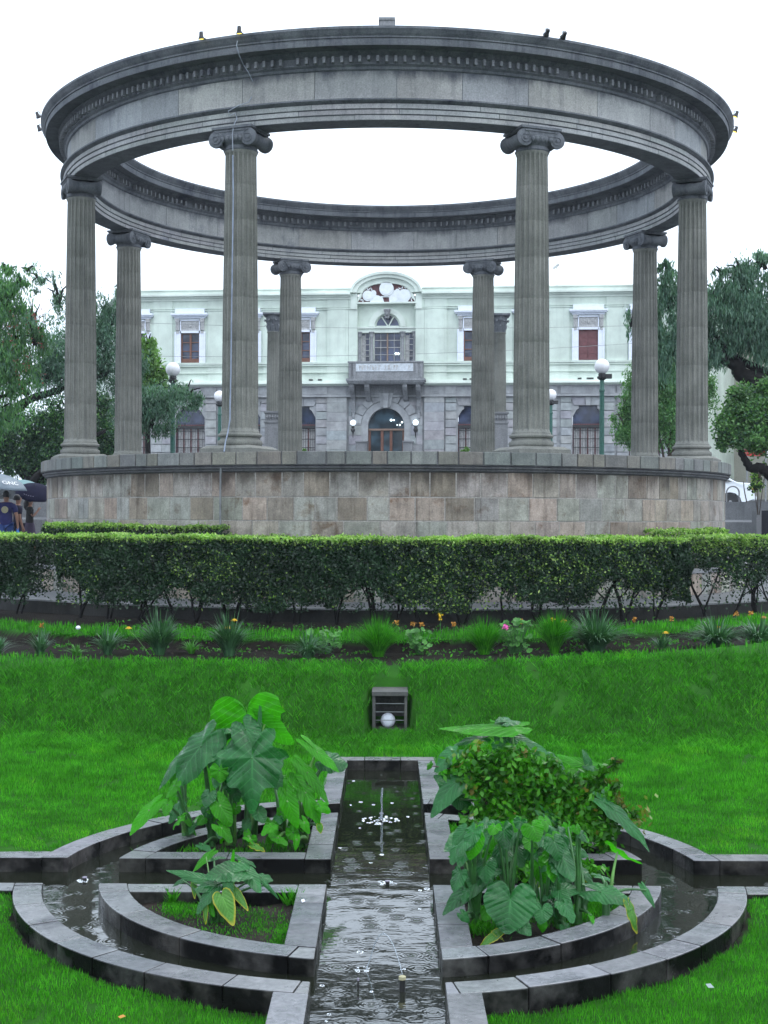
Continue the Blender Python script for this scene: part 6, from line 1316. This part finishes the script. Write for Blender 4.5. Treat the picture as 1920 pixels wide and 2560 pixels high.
# weeds and thin grass in the planters
def weeds(lab, pts, n, h, mat='grass', w_=.003, kind='stuff'):
    V = []
    for k in range(n):
        x, y, rx, ry = random.choice(pts); p = PZ(x+random.gauss(0, rx), y+random.gauss(0, ry), -2.575); d = Vector((random.uniform(-.5, .5), random.uniform(-.5, .5), 1)).normalized()*h*random.uniform(.4, 1.2); s_ = Vector((math.cos(k), math.sin(k), 0))*w_
        V.append([p-s_, p+s_, p+d*.6+s_, p+d+Vector((d.x, d.y, 0))*.3])
    return tag(quads(lab, [[tuple(c) for c in q_] for q_ in V], [mat]), kind=kind)
weeds('planter_grass', [(372, 1953, 14, 4), (400, 1975, 25, 6), (420, 1960, 30, 5), (560, 2000, 25, 10), (610, 2010, 12, 14), (380, 1965, 20, 8), (600, 2040, 10, 8), (470, 2010, 60, 14), (540, 1975, 40, 8)], 3000, .022)
weeds('planter_grass', [(635, 1950, 5, 2.5), (625, 1952, 5, 2), (372, 1950, 4, 1.5)], 240, .10, w_=.004)
weeds('planter_grass', [(1230, 1985, 35, 10), (1290, 1965, 20, 6), (1340, 1955, 15, 6), (975, 1800, 10, 8), (1040, 2010, 30, 8)], 2200, .07)
weeds('planter_grass', [(400, 1838, 40, 4), (560, 1842, 60, 3), (350, 1843, 8, 2), (600, 1830, 40, 5)], 900, .05)
# fallen bits on the lawn
for i, (x, y, m_, lab) in enumerate(((1408/2+829.5, 630/2+1814.5, 'white', 'white scrap lying on the near right lawn'), (71/2, 570/2+1451.6, 'orange', 'small yellow leaf lying on the left lawn'), (527/2, 762/2+1814.5, 'orange', 'small yellow leaf lying on the near left lawn'), (190*.2612+605, 170*.2612+1901, 'white', 'white speck on the planter coping'))):
    p = PZ(x, y, -2.48 if i == 3 else -2.55); C = np.array([[p.x, p.y, p.z]]); tag(quads('fallen_leaf' if m_ == 'orange' else 'paper_scrap', leaves_at(C, .05 if i < 3 else .03, .03, 0, 0), [m_]), lab, 'litter')
# ================================================================== PEOPLE, UMBRELLAS, BAG
def skin(name, V, E, Rr, mat, parent, sub=2, root=0):
    me = bpy.data.meshes.new(name); me.from_pydata(V, E, []); me.update(); o = bpy.data.objects.new(name, me); scn.collection.objects.link(o); me.materials.append(MT[mat]); o.parent = parent
    o.modifiers.new('skin', 'SKIN'); sv = me.skin_vertices[0].data if me.skin_vertices else None
    if sv is None:
        bm = bmesh.new(); bm.from_mesh(me); bm.verts.layers.skin.verify(); bm.to_mesh(me); bm.free(); sv = me.skin_vertices[0].data
    for i, r in enumerate(Rr): sv[i].radius = r if isinstance(r, tuple) else (r, r)
    for i in range(len(V)): sv[i].use_root = (i == root)
    q_ = o.modifiers.new('sub', 'SUBSURF'); q_.levels = q_.render_levels = sub; o.modifiers['skin'].use_smooth_shade = True; return o
def person(lab, x, Y, rz, H, top, legs, hair=True, long_hair=False, raise_arm=None, hold=None, skirt=None, stride=.12, logo=False):
    """standing or walking figure; local +y is the way it faces; raise_arm / hold: side (-1 left, 1 right)"""
    X = P(x, 1112, Y).x; t = tag(empty('person', (X, Y, zplaza(X, Y)), rz), lab, 'person'); k = H/1.75
    V, E, Rr = [], [], []
    def j(x_, y_, z_, r, par=None):
        V.append((x_*k, y_*k, z_*k)); Rr.append((r[0]*k, r[1]*k) if isinstance(r, tuple) else r*k)
        if par is not None: E.append((par, len(V)-1))
        return len(V)-1
    pel = j(0, 0, .98, (.155, .11)); wa = j(0, 0, 1.12, (.14, .10), pel); ch = j(0, .01, 1.32, (.165, .115), wa); up_ = j(0, 0, 1.44, (.12, .085), ch); nk = j(0, .01, 1.50, .055, up_)
    hb = j(0, .02, 1.58, .075, nk); hm = j(0, .015, 1.655, (.082, .095), hb); ht = j(0, .0, 1.72, (.065, .075), hm); nose = j(0, .105, 1.64, .016, hm)
    hands = {}
    for s_ in (-1, 1):
        hp = j(s_*.09, 0, .92, .095, pel); st_ = stride*(1 if s_ > 0 else -1); kn = j(s_*.10, st_*.6+.02, .50, .062, hp); an = j(s_*.10, st_-.03, .10, .042, kn); he = j(s_*.10, st_-.05, .05, .04, an); j(s_*.115, st_+.13, .035, .036, he)
        sh = j(s_*.19, 0, 1.42, .062, up_)
        if raise_arm == s_: el = j(s_*.24, .10, 1.18, .046, sh); wr_ = j(s_*.13, .24, 1.34, .032, el); pm = j(s_*.12, .26, 1.40, .036, wr_); fd = Vector((-s_*.4, .5, .6))
        else: el = j(s_*.27, -.02, 1.14, .046, sh); wr_ = j(s_*.28, .06, .90, .031, el); pm = j(s_*.28, .075, .83, .034, wr_); fd = Vector((0, .15, -1))
        hands[s_] = Vector(V[pm]); fd.normalize()
        for f in range(4):
            b0 = Vector((V[pm][0]+(.0), V[pm][1]/1+(f-1.5)*.018*k, V[pm][2])); a = j(*(b0/k+fd*.035), .011, pm); j(*(b0/k+fd*(.075+.01*(f in (1, 2)))+Vector((-s_*.02, 0, 0))), .008, a)
        a = j(*(Vector(V[pm])/k+Vector((-s_*.012, .04, .0))+fd*.01), .012, pm); j(*(Vector(V[pm])/k+Vector((-s_*.016, .055, 0))+fd*.04), .009, a)
    skin('body', V, E, Rr, 'skin', t, 2, pel)
    # shirt with sleeves, trousers, shoes, hair: shells over the body
    g = 1.16; SV = [V[pel], V[wa], V[ch], V[up_], (0, .0, 1.475*k)]; SR = [tuple(q_*1.12 for q_ in Rr[pel]), tuple(q_*1.22 for q_ in Rr[wa]), tuple(q_*1.14 for q_ in Rr[ch]), tuple(q_*1.2 for q_ in Rr[up_]), .082*k]; SE = [(0, 1), (1, 2), (2, 3), (3, 4)]
    SV[0] = (0, 0, .80*k); SR[0] = (.205*k, .155*k)
    arm0 = hp
    for s_ in (-1, 1):
        i0 = len(SV); shp = [v_ for v_ in V if abs(v_[0]-s_*.19*k) < 1e-6 and abs(v_[2]-1.42*k) < 1e-6][0]; elp = [v_ for i, v_ in enumerate(V) if (abs(v_[2]-(1.18 if raise_arm == s_ else 1.14)*k) < 1e-6 and v_[0]*s_ > 0)][0]
        SV += [shp, tuple(Vector(shp).lerp(Vector(elp), .75))]; SR += [.092*k, .072*k]; SE += [(3, i0), (i0, i0+1)]
    skin('shirt', SV, SE, SR, top, t, 2, 0)
    if skirt:
        mb = MB(); mb.lathe([(.15*k, 1.02*k), (.19*k, .9*k), (.22*k, .7*k), (.21*k, .45*k)], 20, Matrix.Diagonal((1, .8, 1, 1)), 0, False); mb.build('skirt', skirt, t, 60)
    LV = [(0, 0, 1.02*k)]; LR = [tuple(q_*1.08 for q_ in Rr[pel])]; LE = []
    for s_ in (-1, 1):
        ids = [i for i, v_ in enumerate(V) if v_[0]*s_ > 0 and any(abs(v_[2]-q_*k) < 1e-6 for q_ in (.92, .50, .10)) and abs(v_[0]) < .12*k]; i0 = len(LV)
        LV += [V[i] for i in ids]; LR += [.112*k, .082*k, .066*k]; LE += [(0, i0), (i0, i0+1), (i0+1, i0+2)]
    if not skirt: skin('trousers', LV, LE, LR, legs, t, 2, 0)
    mb = MB()
    for s_ in (-1, 1): st_ = stride*(1 if s_ > 0 else -1); mb.tube([(s_*.10*k, (st_-.10)*k, .05), (s_*.10*k, (st_-.02)*k, .06), (s_*.11*k, (st_+.08)*k, .045), (s_*.115*k, (st_+.17)*k, .03)], [.045, .052, .045, .03], 10)
    mb.build('shoes', 'plastic', t, 60)
    mb = MB(); hz = 1.665*k; pr = []
    for i in range(9): a = R(-25+i*14.3); pr.append((.094*k*math.cos(a), .112*k*math.sin(a)))
    T = Matrix.Translation((0, -.018*k, hz)) @ Matrix.Diagonal((1, 1.12, 1, 1)); mb.lathe(pr, 20, T)
    if long_hair: mb.tube([(0, -.07*k, hz+.05*k), (0, -.10*k, hz-.08*k), (0, -.10*k, hz-.22*k), (0, -.09*k, hz-.3*k)], [.07*k, .085*k, .075*k, .03*k], 12)
    mb.build('hair', 'hair', t, 60)
    mb = MB()
    for s_ in (-1, 1): mb.lathe([(.003, -.01), (.012, 0), (.003, .01)], 8, Matrix.Translation((s_*.032*k, .098*k, 1.665*k)))
    mb.build('eyes', 'hair', t, 60)
    mb = MB(); mb.tube([(-.022*k, .102*k, 1.60*k), (0, .108*k, 1.598*k), (.022*k, .102*k, 1.60*k)], .005*k, 6); mb.build('mouth', 'woodred', t, 60)
    if logo:
        mb = MB(); T = Matrix.Translation((0.0, -.158, 1.30*k)) @ Matrix.Rotation(R(90), 4, 'X'); mb.lathe([(.085, 0), (.083, .008), (0.001, .010)], 28, T); o = mb.build('shirt_emblem', 'khaki', t)
    return t, hands
def umbrella(lab, c, tilt, rad, mat, handtop, ribs=8, text=None, tcol='letter', tang=0., tsize=.2):
    t = tag(empty('umbrella', tuple(c)), lab, 'umbrella'); t.rotation_euler = tilt; n_ = 48; h = rad*.42; vs = [(0, 0, h)]; rg = 8
    for i in range(1, rg+1):
        u = i/rg
        for k in range(n_):
            a = 2*math.pi*k/n_; f = (a*ribs/(2*math.pi)) % 1; sag = 1-.055*u*u*math.sin(f*math.pi); ang = u*R(66); r = rad*math.sin(ang)/math.sin(R(66))*sag; vs.append((r*math.cos(a), r*math.sin(a), h*(1-(1-math.cos(ang))/(1-math.cos(R(66))))-.03*u*math.sin(f*math.pi)*rad*0))
    fs = [(0, 1+k, 1+(k+1) % n_) for k in range(n_)]+[(1+(i-1)*n_+k, 1+i*n_+k, 1+i*n_+(k+1) % n_, 1+(i-1)*n_+(k+1) % n_) for i in range(1, rg) for k in range(n_)]
    mb = MB(); mb.add(vs, fs); o = mb.build('canopy', mat, t, 30); o.modifiers.new('thick', 'SOLIDIFY').thickness = .004
    mb = MB(); mb.tube([(0, 0, h+.06), (0, 0, h), (0, 0, -handtop)], [.004, .007, .007], 8); mb.build('shaft', 'metal', t); mb = MB(); mb.tube([(0, 0, -handtop+.1), (0, 0, -handtop-.06)], .016, 8); mb.build('handle', 'plastic', t)
    for i in range(ribs):
        a = 2*math.pi*i/ribs; mb = MB(); mb.tube([(math.cos(a)*rad*math.sin(u*R(66))/math.sin(R(66)), math.sin(a)*rad*math.sin(u*R(66))/math.sin(R(66)), h*(1-(1-math.cos(u*R(66)))/(1-math.cos(R(66))))-.012) for u in (0, .25, .5, .75, 1)], .003, 4); mb.build('rib', 'metal', t)
    if text:
        cu = bpy.data.curves.new('lettering', 'FONT'); cu.body = text; cu.size = tsize; cu.align_x = 'CENTER'; cu.align_y = 'CENTER'; cu.offset = .004; to = bpy.data.objects.new('tmp', cu); scn.collection.objects.link(to)
        bpy.context.view_layer.update(); me = bpy.data.meshes.new_from_object(to.evaluated_get(bpy.context.evaluated_depsgraph_get())); bpy.data.objects.remove(to)
        for v_ in me.vertices:       # wrap the flat letters on to the canopy
            u = .70-v_.co.y/rad*.8; a = tang+v_.co.x/(rad*math.sin(u*R(66))/math.sin(R(66))); rr_ = rad*math.sin(u*R(66))/math.sin(R(66))*.985+.010; v_.co = (rr_*math.cos(a), rr_*math.sin(a), h*(1-(1-math.cos(u*R(66)))/(1-math.cos(R(66))))+.012)
        me.materials.clear(); me.materials.append(MT[tcol]); o = bpy.data.objects.new('lettering', me); scn.collection.objects.link(o); o.parent = t
    return t
YP = 34.0
p1, h1 = person('person in navy T-shirt with round pale emblem and jeans, seen from behind', 13, YP, R(4), 1.72, 'navy', 'jean', raise_arm=-1, logo=True)
p2, h2 = person('person in dark navy walking close beside the person with the emblem T-shirt', 38, YP+.5, R(-60), 1.62, 'navydark', 'navydark', long_hair=False)
p3, h3 = person('person in a dark jacket and plum skirt striding right under the navy umbrella', 64, 36.2, R(-75), 1.50, 'blackcloth', 'plum', long_hair=True, skirt='plum', raise_arm=1, stride=.2)
umbrella('large grey umbrella with white letters over the two nearest people', P(-4, 1050, YP-.25), (R(4), R(9), 0), .72, 'umbgrey', .75, text='GNC', tang=R(-44), tsize=.20)
umbrella('pale teal umbrella half hidden between the grey and the navy umbrellas', P(52, 1052, YP+2.2), (R(-3), R(5), 0), .45, 'umbteal', .6)
umbrella('dark navy umbrella held by the person in the plum skirt', P(75, 1066, 35.4), (R(24), R(12), 0), .52, 'umbnavy', .55, text='- - - - -', tcol='letterdim', tang=R(-95), tsize=.10)
hx = p1.matrix_basis @ h1[1]; hx = Vector(hx)
t = tag(empty('plastic_bag', (hx.x+.0, hx.y-.02, hx.z-.02)), 'bright blue plastic bag hanging from the hand of the person in the emblem T-shirt', 'bag'); mb = MB()
mb.lathe([(.012, .0), (.03, -.05), (.075, -.13), (.115, -.26), (.12, -.36), (.09, -.41), (.01, -.42)], 20, Matrix.Diagonal((1, .55, 1, 1)), 0, True, fr=lambda a, r, z: r*(1+.10*math.sin(a*5+z*9)+.05*math.sin(a*9))); mb.build('bag_body', 'bagblue', t, 60)
mb = MB(); mb.tube([(-.02, 0, -.03), (-.03, 0, .02), (0, 0, .04), (.03, 0, .02), (.02, 0, -.03)], .006, 6); mb.build('handles', 'bagblue', t, 60)
# ================================================================== VEHICLES, RACK
def car(lab, X, Y, z, rz, L=4.4):
    t = tag(empty('parked_car', (X, Y, z), rz), lab, 'car', 'white cars parked beyond the square'); hwid = .86
    prof = [(-2.2, .42), (-2.22, .62), (-2.16, .80), (-2.05, .98), (-1.55, 1.02), (-1.0, 1.34), (-.6, 1.42), (.1, 1.44), (.6, 1.36), (1.15, 1.0), (1.9, .88), (2.15, .72), (2.2, .5), (2.15, .3), (1.75, .26), (1.68, .48), (1.5, .62), (1.3, .66), (1.1, .62), (.93, .48), (.86, .24), (-.86, .24), (-.93, .48), (-1.1, .62), (-1.3, .66), (-1.5, .62), (-1.68, .48), (-1.75, .28)]
    mb = MB(); n_ = len(prof); secs = ((-1, 1.0, .0), (-.9, 1, 1), (.9, 1, 1), (1, 1, 0)); vs = []
    for s_ in (-1, -.93, .93, 1):
        for (px_, pz_) in prof:
            w_ = hwid-(.20*max(0, (pz_-.95)/.5)); vs.append((px_*(1 if abs(s_) < 1 else .985), s_*w_, pz_-(.02 if abs(s_) == 1 and pz_ > .9 else 0)))
    fs = [(j*n_+i, j*n_+(i+1) % n_, (j+1)*n_+(i+1) % n_, (j+1)*n_+i) for j in range(3) for i in range(n_)]+[tuple(range(n_-1, -1, -1)), tuple(3*n_+i for i in range(n_))]
    mb.add(vs, fs); mb.build('body', 'carwhite', t, 40)
    for s_ in (-1, 1):
        mb = MB(); a = [(-1.38, 1.02), (-.93, 1.30), (-.55, 1.37), (.05, 1.385), (.52, 1.31), (.98, 1.03)]
        mb.add([(x_, s_*(hwid-.20*max(0, (z_-.95)/.5)+.004), z_) for x_, z_ in a], [tuple(range(6)) if s_ < 0 else tuple(range(5, -1, -1))]); mb.build('side_window', 'carglass', t)
        mb = MB(); y0, y1 = sorted((s_*.55, s_*.872)); mb.box(-2.235, -2.06, y0, y1, .72, .90); o = mb.build('tail_light', 'tail', t); bev(o, .03)
    mb = MB(); mb.add([(-1.62, -.62, 1.035), (-1.62, .62, 1.035), (-1.03, .58, 1.345), (-1.03, -.58, 1.345)], [(0, 1, 2, 3)]); mb.build('rear_window', 'carglass', t)
    mb = MB(); mb.box(-2.24, -2.2, -.25, .25, .62, .74); mb.build('number_plate', 'dark', t); mb = MB(); mb.box(-2.27, -2.1, -.8, .8, .36, .52); bev(mb.build('bumper', 'carwhite', t), .04)
    for sx in (-1.3, 1.3):
        for s_ in (-1, 1):
            wv = empty('wheel'); wv.parent = t; wv.location = (sx, s_*.78, .31); T = Matrix.Rotation(R(90), 4, 'X'); mb = MB(); mb.lathe([(.2, -.1), (.29, -.1), (.315, -.07), (.315, .07), (.29, .1), (.2, .1)], 28, T); mb.build('tyre', 'rubber', wv, 40)
            mb = MB(); mb.lathe([(.02, -.11), (.06, -.10), (.19, -.085), (.2, -.1), (.2, .1), (.19, .085), (.06, .1), (.02, .11)], 20, T); mb.build('rim', 'metal', wv, 40)
    return t
p = P(1618, 1100, 50); car('white parked saloon with a red tail lamp, behind the wall at the right', p.x-2.2, 50, zplaza(p.x-1, 50), math.pi)
# make the tail face right: the car's rear is at local -x
p = P(87, 1040, 48)
def van(lab, X, Y, z, rz):
    t = tag(empty('parked_van', (X, Y, z), rz), lab, 'van'); mb = MB(); prof = [(-2.3, .35), (-2.3, 1.2), (-2.1, 2.05), (1.0, 2.1), (1.7, 1.35), (2.35, 1.1), (2.4, .4), (1.9, .3), (1.75, .62), (1.4, .72), (1.05, .62), (.9, .3), (-.9, .3), (-1.05, .62), (-1.4, .72), (-1.75, .62), (-1.9, .3)]
    mb.poly(prof, -.9, .9, 0, (1, 1, 1), Matrix(((1, 0, 0, 0), (0, 0, 1, 0), (0, 1, 0, 0), (0, 0, 0, 1)))); bev(mb.build('body', 'carwhite', t), .06)
    for s_ in (-1, 1):
        mb = MB(); mb.box(-1.9, .9, *sorted((s_*.9, s_*.906)), 1.35, 1.85); mb.build('side_window', 'carglass', t)
    for sx in (-1.4, 1.4):
        for s_ in (-1, 1): wv = empty('wheel'); wv.parent = t; wv.location = (sx, s_*.8, .33); mb = MB(); mb.lathe([(.02, -.1), (.3, -.1), (.33, 0), (.3, .1), (.02, .1)], 24, Matrix.Rotation(R(90), 4, 'X')); mb.build('tyre', 'rubber', wv, 40)
    return t
van('white van glimpsed under the dark tree behind the left end of the drum', P(103, 1040, 46).x-.2, 46, zplaza(-10, 46), 0)
t = tag(empty('bicycle_rack', (P(1583, 1080, 46).x, 46, zplaza(P(1583, 1080, 46).x, 46))), 'grey hoop bicycle rack in front of the white saloon', 'bicycle rack'); hh = P(1583, 1050.6, 46).z-t.location.z; mb = MB(); r = .21
mb.tube([(-r, 0, 0), (-r, 0, hh-r)]+[(-r*math.cos(a), 0, hh-r+r*math.sin(a)) for a in np.linspace(.2, math.pi-.2, 12)]+[(r, 0, hh-r), (r, 0, 0)], .025, 8); mb.build('hoop', 'concrete', t, 60)
t = tag(empty('red_stall', (P(1632, 978, 62).x, 62, 0)), 'red box shaped stall up the street beyond the low round tree', 'stall'); z0_ = zplaza(t.location.x, 62); q0, q1 = P(1632, 985, 62).z, P(1632, 970, 62).z; mb = MB(); mb.box(-.45, .45, -.2, .4, q0, q1); mb.build('panel', 'tail', t); mb = MB()
for xx in (-.42, .42): mb.box(xx-.03, xx+.03, -.17, -.1, min(z0_, q0-.6), q0)
mb.build('leg', 'metal', t); mb = MB(); mb.box(.48, .75, -.1, .3, q0, q1+.05); mb.build('side_box', 'white', t)


# ================================================================== rainy air
mb = MB(); mb.box(-380, 380, -50, 320, -5, 30); o = mb.build('haze', 'white'); tag(o, kind='stuff')
m = bpy.data.materials.new('rain haze'); m.use_nodes = True; n = m.node_tree; n.nodes.clear(); pv = n.nodes.new('ShaderNodeVolumePrincipled'); pv.inputs['Density'].default_value = .0004; pv.inputs['Color'].default_value = (.85, .92, 1, 1); oo = n.nodes.new('ShaderNodeOutputMaterial'); n.links.new(pv.outputs[0], oo.inputs['Volume']); o.data.materials.clear(); o.data.materials.append(m)
